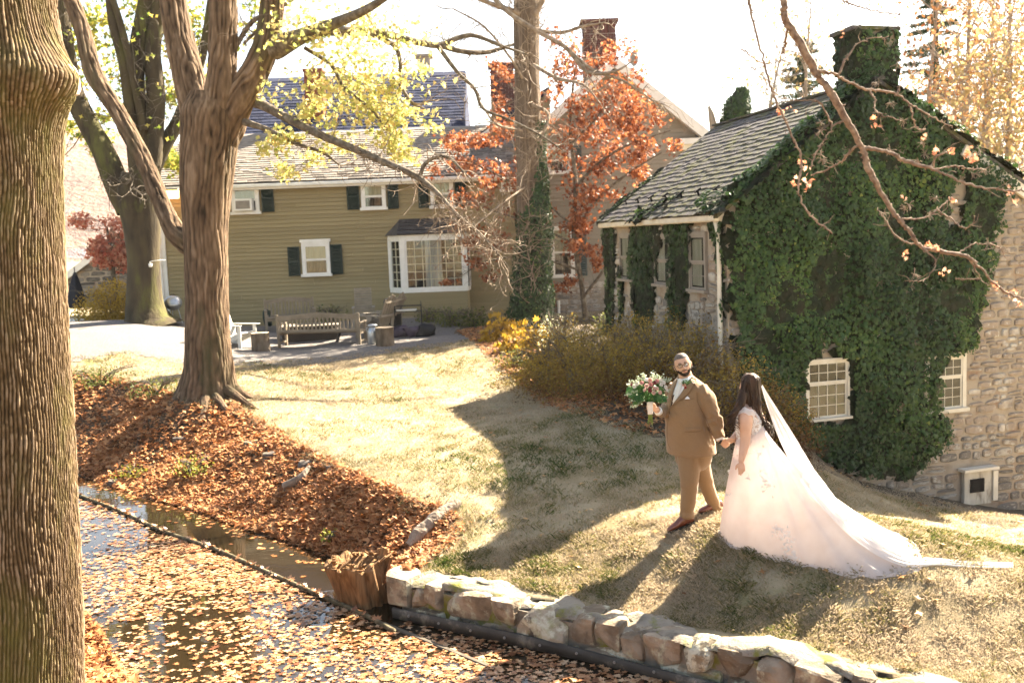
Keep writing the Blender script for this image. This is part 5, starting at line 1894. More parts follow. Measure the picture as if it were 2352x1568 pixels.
mb, bh = MB(), []
for l, n in ((trunk2, 90), ([(474, 380, y2, R2(50)), (462, 290, y2, R2(80)), (438, 190, y2 + .1, R2(70)), (410, 80, y2 + .3, R2(62)), (398, 0, y2 + .4, R2(58)), (392, -90, y2 + .5, R2(54))], 48),
             ([(488, 390, y2 - .1, R2(50)), (496, 300, y2 - .1, R2(80)), (508, 200, y2 - .2, R2(66)), (512, 90, y2 - .2, R2(60)), (512, 0, y2 - .2, R2(58)), (510, -90, y2 - .2, R2(54))], 48),
             ([(488, 400, y2, R2(46)), (512, 310, y2, R2(78)), (545, 235, y2 - .1, R2(70)), (588, 160, y2 - .2, R2(60)), (612, 95, y2 - .3, R2(54)), (624, 20, y2 - .3, R2(50)), (632, -90, y2 - .3, R2(46))], 48),
             ([(462, 600, y2 + .1, R2(30)), (432, 562, y2 + .1, R2(46)), (400, 530, y2 + .2, R2(44)), (368, 460, y2 + .5, R2(40)), (330, 370, y2 + .9, R2(42)), (268, 255, y2 + 1.2, R2(38)), (216, 170, y2 + 1.4, R2(42)), (190, 72, y2 + 1.6, R2(38)), (160, -10, y2 + 1.8, R2(36)), (140, -90, y2 + 2, R2(34))], 30)):
    P, r = pts(l)
    V, F = barktube(P, r, int(n * 1.9), 29, .050, 9.0, 2.2, 5 + n, rootf if l is trunk2 else None, 'plate')
    mb.add(V, F)
    bh.append(barktube.h)
mb.build('trunk', m_bark2, t2, smooth=False, rnd=np.concatenate(bh))
rt, bh = MB(), []
for l in ([(540, 875, y2, .30), (575, 884, y2 - .2, .20), (620, 880, y2 - .2, .13), (668, 888, y2 - .3, .08), (720, 893, y2 - .4, .03)], [(535, 890, y2 - .4, .22), (590, 905, y2 - 1.0, .09), (640, 915, y2 - 1.4, .03)],
          [(425, 890, y2 - .2, .22), (385, 925, y2 - .6, .14), (335, 945, y2 - .8, .11), (305, 985, y2 - 1.6, .08), (300, 1010, y2 - 2.0, .04)],
          [(440, 905, y2 - .5, .24), (395, 955, y2 - 1.3, .13), (350, 975, y2 - 1.7, .09), (318, 1010, y2 - 2.2, .05)],
          [(470, 920, y2 - .7, .26), (462, 960, y2 - 1.4, .17), (470, 1000, y2 - 2.0, .11), (455, 1040, y2 - 2.6, .05)], [(500, 920, y2 - .7, .2), (530, 950, y2 - 1.2, .1), (560, 968, y2 - 1.7, .04)]):
    P, r = pts(l)
    r[0] *= .5
    P[0] += (at(480, 890, y2) - P[0]) * .35
    for i in range(1, len(P)):
        P[i, 2] = gz(P[i, 0], P[i, 1]) + r[i] * -.25
        r[i] *= .40
    V, F = barktube(P, r, 22, 12, .03, 9, 1.5, 2, None, 'plate')
    rt.add(V, F)
    bh.append(barktube.h)
rt.build('roots', m_bark2, t2, smooth=False, rnd=np.concatenate(bh))
lb, tips2 = MB(), []
LIMB2 = [[(632, 110, y2 - .3, .24), (690, 85, y2 - .8, .15), (760, 58, y2 - 1.2, .11), (830, 28, y2 - 1.6, .08), (885, -5, y2 - 2, .06), (930, -40, y2 - 2.2, .04)],
         [(680, 92, y2 - .7, .12), (740, 74, y2 - .6, .10), (800, 72, y2 - .4, .085), (880, 78, y2, .075), (960, 97, y2 + .4, .07), (1010, 104, y2 + .7, .065), (1050, 88, y2 + .9, .055), (1090, 82, y2 + 1, .045), (1150, 105, y2 + 1.3, .035), (1210, 125, y2 + 1.6, .02)],
         [(1010, 104, y2 + .7, .06), (1060, 118, y2 + .9, .055), (1120, 120, y2 + 1.2, .05), (1180, 102, y2 + 1.6, .03)],
         [(850, 78, y2 - .2, .05), (905, 105, y2 - .3, .045), (920, 150, y2 - .4, .04), (918, 190, y2 - .5, .035), (945, 235, y2 - .5, .03), (975, 250, y2 - .5, .02)],
         [(1005, 105, y2 + .6, .05), (1050, 165, y2 + .4, .04), (1090, 205, y2 + .3, .035), (1110, 250, y2 + .2, .03), (1170, 275, y2 + .2, .025), (1240, 310, y2 + .2, .02), (1300, 350, y2 + .2, .012)],
         [(560, 225, y2 + .3, .16), (600, 240, y2 - .1, .10), (660, 272, y2 - .6, .085), (740, 312, y2 - 1.1, .075), (820, 345, y2 - 1.4, .07), (890, 375, y2 - 1.7, .065), (950, 402, y2 - 1.9, .06), (1000, 440, y2 - 2.1, .05), (1050, 495, y2 - 2.3, .042), (1105, 540, y2 - 2.4, .03), (1150, 590, y2 - 2.5, .015)],
         [(965, 405, y2 - 1.9, .04), (975, 378, y2 - 1.9, .035), (1000, 362, y2 - 1.9, .03), (1030, 362, y2 - 1.9, .028), (1060, 390, y2 - 2, .02), (1085, 415, y2 - 2, .012)],
         [(560, 280, y2 - .2, .07), (620, 300, y2 - .4, .05), (680, 330, y2 - .6, .04), (740, 350, y2 - .7, .03), (780, 380, y2 - .8, .015)],
         [(700, 110, y2 - .4, .04), (760, 150, y2 - .5, .035), (790, 200, y2 - .6, .03), (850, 250, y2 - .8, .025), (890, 300, y2 - 1, .015)],
         [(640, 0, y2 - .2, .04), (600, 60, y2, .03), (560, 100, y2, .03)], [(540, 110, y2, .05), (580, 50, y2 - .1, .045), (640, 20, y2 - .3, .03), (700, -20, y2, .03)]]
for k, l in enumerate(LIMB2):
    P, r = pts(l)
    Pc = crom(np.column_stack([P, r]), 6)
    lb.tube(Pc[:, :3], Pc[:, 3], 9, False)
lb.build('limbs', m_darktwig, t2, smooth=True)
tw = MB()
for k, l in enumerate(LIMB2):
    P, r = pts(l)
    bare = k in (5, 6, 4)
    twiglets(tw, crom(P, 4), .03, {5: 46, 6: 14, 4: 22, 1: 26, 2: 10, 3: 14}.get(k, 12), .9 if not bare else .8, 2, .05, 1.0, tips2, .3 if k == 5 else .15)
P, r = pts([(1000, 440, y2 - 2.1, .05), (1050, 495, y2 - 2.3, .042), (1105, 540, y2 - 2.4, .03), (1150, 590, y2 - 2.5, .015)])
twiglets(tw, crom(P, 4), .028, 44, .95, 3, .05, 1.1, None, .0)
tw.build('twigs', m_twig, t2, kind='stuff')
YB = [(700, 150, .9, .5, 520), (760, 110, .7, .4, 420), (830, 160, .7, .5, 620), (860, 215, .6, .4, 640), (900, 265, .45, .35, 620), (905, 310, .35, .3, 380), (800, 235, .6, .35, 520), (655, 280, .35, .22, 260), (720, 300, .5, .25, 320),
      (590, 300, .3, .25, 170), (570, 375, .35, .28, 230), (640, 350, .35, .25, 170), (700, 340, .4, .15, 160), (690, 375, .4, .15, 90), (950, 200, .25, .25, 130), (925, 370, .3, .25, 140), (600, 20, .6, .5, 300), (860, 60, .9, .4, 220), (960, 60, .8, .5, 160), (720, 30, .9, .5, 300), (780, 60, .8, .4, 260)]
q = np.concatenate([blob(u, v, y2 - .6, a * 1.15, b * 1.1, int(n * .62)) for u, v, a, b, n in YB])
_pq = A([proj(k) for k in q])
q = q[~((_pq[:, 0] < 590) & (_pq[:, 1] > 30) & (q[:, 1] < y2 + .4) & (_pq[:, 0] > 360))]
leafobj('crown', *MAPLE, q, rdir(len(q)) + A([0, -.2, .5]), rng.uniform(.075, .125, len(q)), m_yel, t2, curl=rng.uniform(-1, 2, len(q)), rnd=np.clip(.45 + .3 * rng.normal(size=len(q)), 0, 1))

# ---- 3: dark many stemmed tree behind
y3 = 30.0
t3 = thing('maple_tree', 'dark mossy multi stemmed maple with yellow green leaves on the gravel mound, far left', 'tree', at(330, 735, y3))
R3 = lambda px: px / 2 / (FOC / y3)
mb = MB()
for l, n in (([(345, 755, y3, R3(150)), (338, 730, y3, R3(104)), (332, 690, y3, R3(82)), (330, 600, y3, R3(72)), (326, 520, y3, R3(82)), (318, 450, y3, R3(96)), (322, 400, y3, R3(80))], 40),
             ([(300, 480, y3, R3(66)), (270, 425, y3, R3(58)), (238, 350, y3, R3(50)), (200, 280, y3, R3(46)), (168, 210, y3, R3(44)), (150, 120, y3, R3(42)), (140, 40, y3, R3(40)), (132, -60, y3, R3(36))], 24),
             ([(330, 450, y3, R3(62)), (325, 380, y3, R3(48)), (318, 280, y3, R3(44)), (310, 180, y3, R3(40)), (318, 90, y3, R3(34)), (335, 0, y3, R3(32)), (340, -60, y3, R3(30))], 22),
             ([(340, 430, y3, R3(50)), (352, 330, y3, R3(42)), (358, 220, y3, R3(40)), (350, 120, y3, R3(36)), (362, 40, y3, R3(32)), (375, -60, y3, R3(30))], 22),
             ([(330, 430, y3 + .3, R3(40)), (375, 340, y3 + .4, R3(34)), (408, 280, y3 + .5, R3(30)), (440, 200, y3 + .6, R3(26)), (470, 100, y3 + .6, R3(20)), (490, -30, y3 + .6, R3(18))], 16),
             ([(310, 400, y3 - .2, R3(26)), (290, 180, y3 - .4, R3(24)), (262, 60, y3 - .4, R3(22)), (248, -40, y3 - .4, R3(20))], 14),
             ([(330, 300, y3 - .3, R3(18)), (300, 150, y3 - .5, R3(16)), (270, 30, y3 - .6, R3(14)), (235, -60, y3 - .6, R3(12))], 10)):
    P, r = pts(l)
    V, F = barktube(P, r, n, 10, .02, 7, 1.5, n, None)
    mb.add(V, F)
mb.build('trunk', m_bark3, t3, smooth=True)
tw, tips3 = MB(), []
for l in ([(230, 340, y3, .1), (168, 210, y3, .1), (140, 40, y3, .1)], [(318, 300, y3, .1), (310, 180, y3, .1), (335, 0, y3, .1)], [(358, 280, y3, .1), (350, 120, y3, .1), (362, 0, y3, .1)], [(400, 300, y3, .1), (440, 200, y3, .1), (490, 0, y3, .1)]):
    P, r = pts(l)
    twiglets(tw, crom(P, 5), .05, 16, 2.0, 3, .1, 1.0, tips3, .0)
P, r = pts([(250, 410, y3 - .4, .03), (290, 425, y3 - .8, .03), (330, 450, y3 - 1, .02)])
twiglets(tw, crom(P, 5), .05, 14, 1.0, 2, .1, 1.0, None, .0)
tw.build('twigs', m_darktwig, t3, kind='stuff')
YB = [(180, 285, .6, .35, 330), (210, 320, .4, .3, 200), (360, 230, .7, .5, 420), (390, 210, .6, .6, 420), (350, 320, .5, .4, 260), (380, 360, .5, .3, 240), (320, 380, .4, .3, 170), (400, 380, .5, .35, 280), (200, 60, .9, .7, 300), (330, 60, 1.2, .8, 500), (260, 120, .9, .7, 330), (420, 60, .9, .8, 300),
      (170, 150, .6, .6, 160), (250, 220, .7, .5, 220), (450, 60, .6, .8, 200), (290, 10, 1.2, .6, 300), (560, 60, .9, .7, 330), (540, 180, .4, .4, 120)]
q = np.concatenate([blob(u, v, y3 + 1.2, a, b, int(n * .75), .45) for u, v, a, b, n in YB] + [A(tips3)[rng.integers(0, len(tips3), 300)] + rng.normal(size=(300, 3)) * .12])
leafobj('crown', *LEAF8, q, rdir(len(q)) + A([0, -.2, .5]), rng.uniform(.11, .18, len(q)), m_ygr, t3, curl=rng.uniform(-1, 2, len(q)), rnd=np.clip(.55 + .28 * rng.normal(size=len(q)), 0, 1))

# ---- 4: tall straight trunk wrapped in ivy, centre
y4 = 30.0
base4 = at(1222, 742, y4)
t4 = thing('ivy_wrapped_tree', 'tall straight stringy barked tree with its lower trunk wrapped in ivy, centre', 'tree', base4)
R4 = lambda px: px / 2 / (FOC / y4)
P, r = pts([(1226, 765, y4, R4(78)), (1224, 700, y4, R4(68)), (1222, 600, y4, R4(62)), (1219, 450, y4, R4(60)), (1214, 300, y4, R4(58)), (1210, 150, y4, R4(56)), (1209, 40, y4, R4(58)), (1208, -120, y4, R4(54))])
V, F = barktube(P, r, 64, 22, .05, 11, .30, 4, None, 'plate')
obj('trunk', V, F, m_bark4, t4, smooth=False, rnd=barktube.h)
tw, tips4 = MB(), []
L4 = [[(1190, 30, y4 - .3, .09), (1130, 10, y4 - .8, .07), (1080, -10, y4 - 1, .05)], [(1225, 40, y4 - .2, .10), (1250, -10, y4 - .3, .08), (1262, -60, y4 - .3, .07)],
      [(1120, -20, y4 - 3, .07), (1170, 30, y4 - 3.3, .065), (1240, 75, y4 - 3.6, .06), (1300, 110, y4 - 3.8, .055), (1350, 165, y4 - 4, .05), (1410, 165, y4 - 4.2, .035), (1455, 140, y4 - 4.3, .015)],
      [(1225, 70, y4 - 1, .06), (1290, 75, y4 - 2, .05), (1335, 62, y4 - 2.5, .04), (1390, 52, y4 - 2.8, .02)],
      [(1300, 110, y4 - 3.8, .05), (1360, 160, y4 - 4, .045), (1430, 185, y4 - 4.2, .035), (1490, 225, y4 - 4.3, .025), (1540, 270, y4 - 4.4, .012)],
      [(1225, 150, y4 - .8, .06), (1280, 180, y4 - 2, .05), (1340, 195, y4 - 3, .035), (1380, 240, y4 - 3.4, .02)],
      [(1225, 240, y4 - .5, .045), (1260, 265, y4 - 1.2, .04), (1240, 330, y4 - 1.6, .02)], [(1200, 180, y4 - .5, .04), (1170, 130, y4 - 1, .035), (1110, 60, y4 - 1.6, .03), (1040, 20, y4 - 2, .02)],
      [(1200, 300, y4 - .6, .04), (1140, 285, y4 - 1.5, .035), (1100, 230, y4 - 2, .02)], [(1205, 430, y4 - 1.2, .03), (1150, 470, y4 - 2.2, .025), (1090, 520, y4 - 3, .02)]]
for l in L4:
    P, r = pts(l)
    Pc = crom(np.column_stack([P, r]), 6)
    tw.tube(Pc[:, :3], Pc[:, 3], 7, False)
    twiglets(tw, Pc[:, :3], .032, 20, 1.3, 2, .0, 1.0, tips4, .1)
P, r = pts([(1220, 700, y4 - .6, .1), (1215, 450, y4 - .6, .1), (1212, 60, y4 - .6, .1)])
twiglets(tw, crom(P, 5), .035, 70, 1.7, 3, .1, 1.1, tips4, .0)
tw.build('twigs', m_twig, t4, kind='stuff')
iv4 = thing('ivy', 'thick ivy sleeve climbing the tall straight tree in the centre', 'ivy', base4 - A([0, .4, 0]), 'ivy plants')
N4 = 9500
tz = rng.random(N4) ** 1.25
vv = 750 - tz * 470
cu = np.interp(vv, [280, 400, 500, 600, 740], [1232, 1232, 1228, 1224, 1219])
wu = np.interp(vv, [280, 330, 400, 500, 600, 690, 745], [6, 16, 24, 38, 44, 49, 52])
th = rng.uniform(0, 2 * math.pi, N4)
cen = A([at(u, v, y4) for u, v in zip(cu, vv)])
rad = (wu / (FOC / y4)) * rng.uniform(.86, 1.12, N4) * (1 + .16 * fbm(np.column_stack([np.cos(th) * 2, np.sin(th) * 2, vv / 45]), 3))
rad = np.maximum(rad, .3)
d = np.column_stack([np.cos(th), np.sin(th), 0 * th])
leafobj('foliage', *IVYL, cen + d * rad[:, None], d + rdir(N4) * .45 + A([0, 0, .15]), rng.uniform(.06, .115, N4), m_ivy, iv4, rnd=np.clip(.4 + .25 * rng.normal(size=N4), 0, .95))
P, r = pts([(1219, 755, y4, .56), (1222, 650, y4, .50), (1226, 520, y4, .42), (1228, 420, y4, .34)])
obj('stems', *tubevf(P, r, 20, True, 8), m_ivystem, iv4, smooth=True)

# ---- 5: small orange leaved oak
y5 = 32.0
o5 = thing('orange_oak', 'slender young oak full of rusty orange leaves in front of the grey house', 'tree', at(1335, 735, y5))
tw, tips5 = MB(), []
for l in ([(1345, 735, y5, .09), (1335, 650, y5, .085), (1318, 540, y5, .08), (1322, 420, y5, .075), (1310, 300, y5, .06), (1316, 200, y5, .04), (1330, 110, y5, .02)],
          [(1335, 690, y5, .05), (1400, 590, y5 - .4, .04), (1380, 500, y5 - .6, .035)], [(1318, 540, y5, .05), (1370, 460, y5, .045), (1440, 400, y5, .035), (1520, 350, y5, .02)], [(1322, 430, y5, .05), (1380, 370, y5, .045), (1450, 330, y5, .03), (1540, 300, y5, .015)],
          [(1312, 330, y5, .04), (1370, 270, y5, .035), (1420, 200, y5, .02)], [(1318, 520, y5, .04), (1230, 450, y5 - .4, .035), (1140, 400, y5 - .4, .03), (1060, 360, y5 - .4, .02)], [(1310, 320, y5, .04), (1230, 260, y5 - .4, .03), (1160, 180, y5 - .4, .02)],
          [(1330, 620, y5, .04), (1220, 590, y5 - .4, .03), (1120, 600, y5 - .4, .02), (1050, 640, y5 - .4, .012)], [(1320, 560, y5, .04), (1210, 510, y5 - .4, .03), (1120, 480, y5 - .4, .02)]):
    P, r = pts(l)
    Pc = crom(np.column_stack([P, r]), 6)
    tw.tube(Pc[:, :3], Pc[:, 3], 7, False)
    twiglets(tw, Pc[:, :3], .025, 12, 1.0, 2, .1, .9, tips5, .15)
tw.build('trunk', m_darktwig, o5)
OB = [(1330, 120, .35, .5, 260), (1370, 100, .4, .5, 260), (1300, 180, .5, .5, 260), (1360, 200, .6, .5, 420), (1420, 230, .55, .5, 420), (1290, 260, .45, .4, 260), (1380, 290, .6, .45, 460), (1450, 290, .5, .45, 420), (1500, 320, .4, .35, 330), (1300, 340, .5, .4, 300), (1400, 350, .6, .4, 420),
      (1460, 370, .35, .25, 220), (1340, 430, .55, .4, 400), (1400, 430, .4, .3, 300), (1300, 500, .5, .35, 380), (1370, 500, .45, .3, 330), (1330, 560, .3, .25, 190), (1300, 600, .25, .3, 120), (1385, 590, .25, .3, 120), (1480, 200, .3, .4, 110), (1520, 270, .25, .3, 110), (1310, 660, .3, .2, 70),
      (1150, 170, .35, .3, 230), (1160, 240, .25, .4, 130), (1170, 300, .4, .3, 250), (1110, 330, .5, .25, 320), (1050, 335, .5, .2, 260), (1080, 375, .5, .3, 330), (1160, 390, .4, .3, 300), (1170, 440, .4, .3, 210), (1110, 460, .5, .35, 330), (1090, 520, .45, .3, 260), (1150, 510, .4, .35, 180), (1130, 570, .4, .25, 150), (1090, 600, .45, .15, 110), (1070, 650, .4, .12, 90), (1150, 640, .4, .2, 80)]
q = np.concatenate([blob(u, v, y5 - (.4 if u < 1200 else 0), a * 1.2, b * 1.2, int(n * .8), .55) for u, v, a, b, n in OB])
leafobj('crown', *LEAF8, q, rdir(len(q)) + A([0, -.25, .45]), rng.uniform(.10, .17, len(q)), m_org, o5, curl=rng.uniform(-2, 2.5, len(q)), rnd=np.clip(.5 + .28 * rng.normal(size=len(q)), 0, 1))

# ---- red maple, yellow bush at the left
yr_ = 37
rm = thing('red_maple', 'small red leaved maple in front of the stone cottage, far left', 'tree', at(262, 720, yr_))
tw, tp = MB(), []
P, r = pts([(270, 725, yr_, .12), (262, 650, yr_, .10), (255, 580, yr_, .07), (245, 520, yr_, .04)])
tw.tube(P, r, 8, True, 4)
twiglets(tw, crom(P, 5), .06, 16, 1.6, 2, .1, 1.0, tp, .35)
tw.build('trunk', m_darktwig, rm)
q = np.concatenate([blob(u, v, yr_, a, b, n) for u, v, a, b, n in ((240, 520, .6, .4, 330), (255, 560, .6, .4, 330), (280, 540, .5, .5, 300), (240, 590, .5, .25, 210), (285, 600, .5, .3, 260), (225, 575, .35, .2, 130))])
leafobj('crown', *LEAF8, q, rdir(len(q)) + A([0, 0, .6]), rng.uniform(.13, .2, len(q)), m_red, rm)


def shrub(name, label, cat, u, v, y, w, h, n, m, size, tmpl=OVAL, group=None, stems=14, mstem=None, flat=1.0, droop=.0, rn=None, dz=.0, shape=.55):
    b = at(u, v, y)
    b[2] = gz(b[0], b[1]) + dz
    s = thing(name, label, cat, b, group)
    tw, tp = MB(), []
    for _ in range(stems):
        a = rng.uniform(0, 6.283)
        k = rng.uniform(.3, 1.0)
        e = b + A([math.cos(a) * w * k, math.sin(a) * w * flat * k, h * rng.uniform(.6, 1.0)])
        mid = b + (e - b) * .5 + A([0, 0, h * .22])
        Q = crom(A([b + A([rng.normal() * .08, rng.normal() * .08, -.05]), mid, e - A([0, 0, droop * h * k])]), 5)
        tw.tube(Q, np.linspace(.016, .005, len(Q)), 4, False)
        twiglets(tw, Q, .012, 5, h * .4, 1, .15, .9, tp, .25)
    tw.build('stems', mstem or m_darktwig, s, kind='stuff')
    d = rdir(n)
    d[:, 2] = np.abs(d[:, 2])
    lump = 1 + .22 * fbm(d * 2.2 + b * .7, 3)
    rad = rng.random(n) ** shape * lump
    q = b + d * rad[:, None] * A([w, w * flat, h]) + rng.normal(size=(n, 3)) * .03
    q[:, 2] = np.maximum(q[:, 2], b[2] + .02)
    leafobj('foliage', *tmpl, q, rdir(n) + d * .5 + A([0, 0, .3]), size * rng.uniform(.6, 1.3, n), m, s, rnd=rn(q, b) if rn else None)
    return s


m_gold = mat('golden_leaf', [(.26, .15, .02), (.42, .26, .035), (.55, .36, .06)], attr=True, rough=.6, trans=.45)
shrub('golden_shrub', 'rounded golden yellow shrub beside the dark maple trunk', 'shrub', 258, 742, 33, 1.15, 1.35, 6500, m_gold, .075, droop=.1)

# ---- barberry hedge along the stone building
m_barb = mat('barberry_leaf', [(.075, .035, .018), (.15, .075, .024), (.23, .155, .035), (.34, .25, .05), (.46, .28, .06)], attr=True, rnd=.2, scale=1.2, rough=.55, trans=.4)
HD = [(1255, 850, 20.5, 1.1, 1.25, 'straw gold end of the barberry hedge nearest the patio'), (1330, 880, 18.8, 1.2, 1.35, 'second barberry shrub of the hedge, below the far side window'), (1415, 915, 17.3, 1.15, 1.35, 'barberry shrub left of the bouquet'),
      (1500, 935, 16.4, 1.05, 1.3, 'barberry shrub directly behind the bouquet'), (1590, 950, 15.7, 1.0, 1.25, 'barberry shrub behind the groom'), (1680, 965, 15.1, .95, 1.2, 'dark barberry shrub between the man and woman'), (1770, 1000, 14.9, .75, 1.15, 'dark barberry shrub at the ivy end of the hedge, behind the veil')]
HN_ = len(HD)
for k, (u, v, y, w, h, lab) in enumerate(HD):
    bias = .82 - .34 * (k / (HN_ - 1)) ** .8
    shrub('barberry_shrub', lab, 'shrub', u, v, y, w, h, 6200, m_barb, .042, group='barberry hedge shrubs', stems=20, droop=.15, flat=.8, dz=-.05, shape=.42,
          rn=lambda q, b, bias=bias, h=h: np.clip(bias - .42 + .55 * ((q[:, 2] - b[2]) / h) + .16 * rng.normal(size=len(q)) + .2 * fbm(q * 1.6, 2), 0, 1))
# hidden second row against the wall
for k, (u, v, y, w, h) in enumerate([(1330, 800, 21.5, .8, 1.2), (1450, 810, 19.6, .8, 1.3), (1560, 815, 18.0, .8, 1.35), (1650, 830, 16.9, .7, 1.35)]):
    shrub('barberry_shrub', ['yellow green shrub against the far corner of the stone side wall', 'yellow green shrub under the far ivy column of the stone side wall', 'yellow green shrub under the middle side window', 'yellow green shrub at the foot of the cream downspout'][k], 'shrub', u, v, y, w, h, 4200, m_barb, .042, group='barberry hedge shrubs', stems=14, droop=.1, dz=-.1, shape=.42,
          rn=lambda q, b: np.clip(.55 + .18 * rng.normal(size=len(q)), 0, 1))

# pale flowering shrub and yellow maple saplings, bed weeds
m_pale = mat('pale_leaf', [(.38, .42, .20), (.62, .62, .38), (.78, .76, .58)], attr=True, rough=.6, trans=.5)
shrub('pale_shrub', 'sunlit cream flowered shrub at the end of the hedge below the ivy wrapped tree', 'shrub', 1285, 805, 22.6, .7, .95, 1300, m_pale, .055, stems=26, droop=-.2, dz=.1)
for k, (u, v, y, w, h, n, lab) in enumerate([(1150, 752, 27.5, .5, .75, 170, 'yellow maple sapling left of the ivy wrapped tree'), (1225, 770, 25.5, .55, .7, 190, 'yellow maple sapling in front of the ivy wrapped trunk'), (1165, 790, 25, .35, .4, 100, 'low yellow sapling among fallen leaves'), (1120, 770, 27, .3, .4, 60, 'small yellow sprig at the edge of the gravel')]):
    shrub('maple_sapling', lab, 'plant', u, v, y, w, h, n, m_gold, .17, MAPLE, 'yellow maple saplings', stems=6)
m_weed = mat('weed_leaf', [(.06, .09, .02), (.12, .14, .04), (.24, .22, .06)], attr=True, rough=.6, trans=.4)
for k, (u, v, y, w, h, n, lab) in enumerate([(1035, 752, 30.5, .6, .6, 420, 'weedy green plants under the right end of the bay window'), (1090, 745, 30.5, .6, .55, 420, 'green bushy perennial right of the bay window'), (985, 742, 31.5, .5, .5, 260, 'green weeds behind the wire cart'), (1240, 830, 21.8, .5, .4, 330, 'low green plant in front of the hedge end'),
                                             (1390, 745, 27, .5, .6, 420, 'low juniper between the hedge and the grey house'), (760, 722, 32.6, .7, .6, 300, 'thin yellow green plants along the house behind the benches'), (1190, 835, 23, .5, .35, 260, 'leafy green ground plant at the lawn edge')]):
    shrub('bed_plant', lab, 'plant', u, v, y, w, h, n, m_weed, .09, OVAL, 'plants in the beds', stems=16)
m_bg = mat('bank_weed', [(.10, .13, .02), (.22, .22, .04), (.30, .26, .05)], attr=True, rough=.6, trans=.4)
for u, v, y, w, h, n, lab in ((450, 1085, 16.4, .45, .30, 330, 'yellow green fern like weed half way down the bank'), (305, 1095, 18, .35, .2, 160, 'small green weed low on the bank at the left'), (230, 880, 22.5, 1.0, .4, 600, 'tangle of dark weeds at the top of the bank, far left'), (360, 905, 21, .7, .35, 330, 'green weeds left of the great tree roots'), (760, 1240, 13.4, .15, .12, 90, 'tiny green weed at the water edge near the stump')):
    p = G(u, v)
    shrub('bank_plant', lab, 'plant', *proj(p), p[1], w, h, n, m_bg if v > 1000 else m_weed, .06, OVAL, 'weeds on the bank', stems=10)

# ================================================================== TREES BEHIND
m_far = mat('far_autumn_leaf', [(.30, .11, .045), (.40, .19, .08), (.46, .30, .15), (.40, .33, .15)], attr=True, rough=.7, trans=.38)
m_farbark = mat('pale_bark', [(.22, .17, .13), (.34, .28, .23)], scale=3, rough=.9)
m_fir = mat('conifer_needles', [(.03, .055, .03), (.05, .085, .045), (.07, .11, .06)], attr=True, rough=.7, trans=.25)


def fartree(label, u, v, y, hgt, w, n, m, seed_lv=16, lo=.25, name='autumn_tree', size=.19, rb=None):
    b = at(u, v, y)
    t = thing(name, label, 'tree', b, 'bare and orange trees beyond the stone building' if name == 'autumn_tree' else None)
    tw, tp = MB(), []
    top_ = b + A([rng.normal() * .4, rng.normal() * .4, hgt])
    P = crom(A([b - UPV * .3, b + (top_ - b) * .4 + rng.normal(size=3) * .15, top_]), 6)
    tw.tube(P, np.linspace(hgt * .018, .02, len(P)), 7, False)
    twiglets(tw, P, hgt * .010, seed_lv, hgt * .46, 3, .22, .85, tp, lo, .22, 4, .012)
    tw.build('trunk', m_farbark, t)
    tp = A(tp)
    q = tp[rng.integers(0, len(tp), n)] + rng.normal(size=(n, 3)) * w
    leafobj('crown', *OVAL, q, rdir(n), rng.uniform(.6, 1.3, n) * size, m, t, rnd=rb(n) if rb else None)


for i, (u, v, y, h, n, lab) in enumerate([(2120, 420, 42, 9, 2600, 'pale orange tree right of the ivy covered chimney'), (2200, 440, 40, 10, 3000, 'peach coloured tree beside the utility pole'), (2262, 460, 46, 11, 2800, 'tan leaved tree behind the utility pole'), (2320, 470, 39, 10, 3000, 'russet tree at the upper right edge'), (2365, 480, 34, 7, 2400, 'yellow leaved tree at the right edge above the roof'),
                                          (2235, 470, 32, 4.6, 1700, 'low golden tree just above the right roof slope'), (2310, 480, 31, 4.6, 1700, 'low golden tree above the rake board'), (1860, 330, 45, 6.5, 650, 'sparse orange sapling behind the slate ridge'), (1760, 340, 45, 5, 380, 'thin orange branches above the slate roof')]):
    fartree(lab, u, v, y, h, .5, int(n * .55), m_far, 24, .15, rb=lambda k, i=i: np.clip(.25 + .1 * i + .22 * rng.normal(size=k), 0, 1))


def conifer(label, u, v0, v1, y, w, n):
    b, tpt = at(u, v1, y), at(u, v0, y)
    t = thing('conifer', label, 'tree', b, 'conifers beyond the roof')
    H = tpt[2] - b[2]
    MB().tube([b, tpt], [.22, .03], 8).build('trunk', m_bark3, t)
    Q, D = [], []
    mb = MB()
    for k in range(64):
        z = H * rng.uniform(.02, .97)
        L = w * (1 - z / H) ** .8 * rng.uniform(.6, 1.1) + .1
        a = rng.uniform(0, 6.283)
        p0 = b + A([0, 0, z])
        p1 = p0 + A([math.cos(a) * L, math.sin(a) * L, -.12 * L + .1])
        mb.bar(p0, p1, .03, .03)
        m_ = int(n / 64)
        s = rng.random(m_) ** .7
        Q.append(p0 + (p1 - p0) * s[:, None] + rng.normal(size=(m_, 3)) * A([.10, .10, .06]) * (1.2 - s[:, None]) - UPV * .10 * rng.random((m_, 1)))
    mb.build('boughs', m_bark3, t, kind='stuff')
    Q = np.concatenate(Q)
    leafobj('crown', A([(0, -.5, 0), (.09, 0, 0), (0, .5, 0), (-.09, 0, 0)]), A([(0, 1, 2, 3)]), Q, rdir(len(Q)), rng.uniform(.2, .42, len(Q)), m_fir, t)


conifer('dark conifer poking above the slate ridge left of the ivy chimney', 1848, 84, 300, 46, 2.0, 4200)
conifer('tall spreading conifer behind the ivy chimney at the top right', 2150, -70, 330, 44, 2.6, 6500)
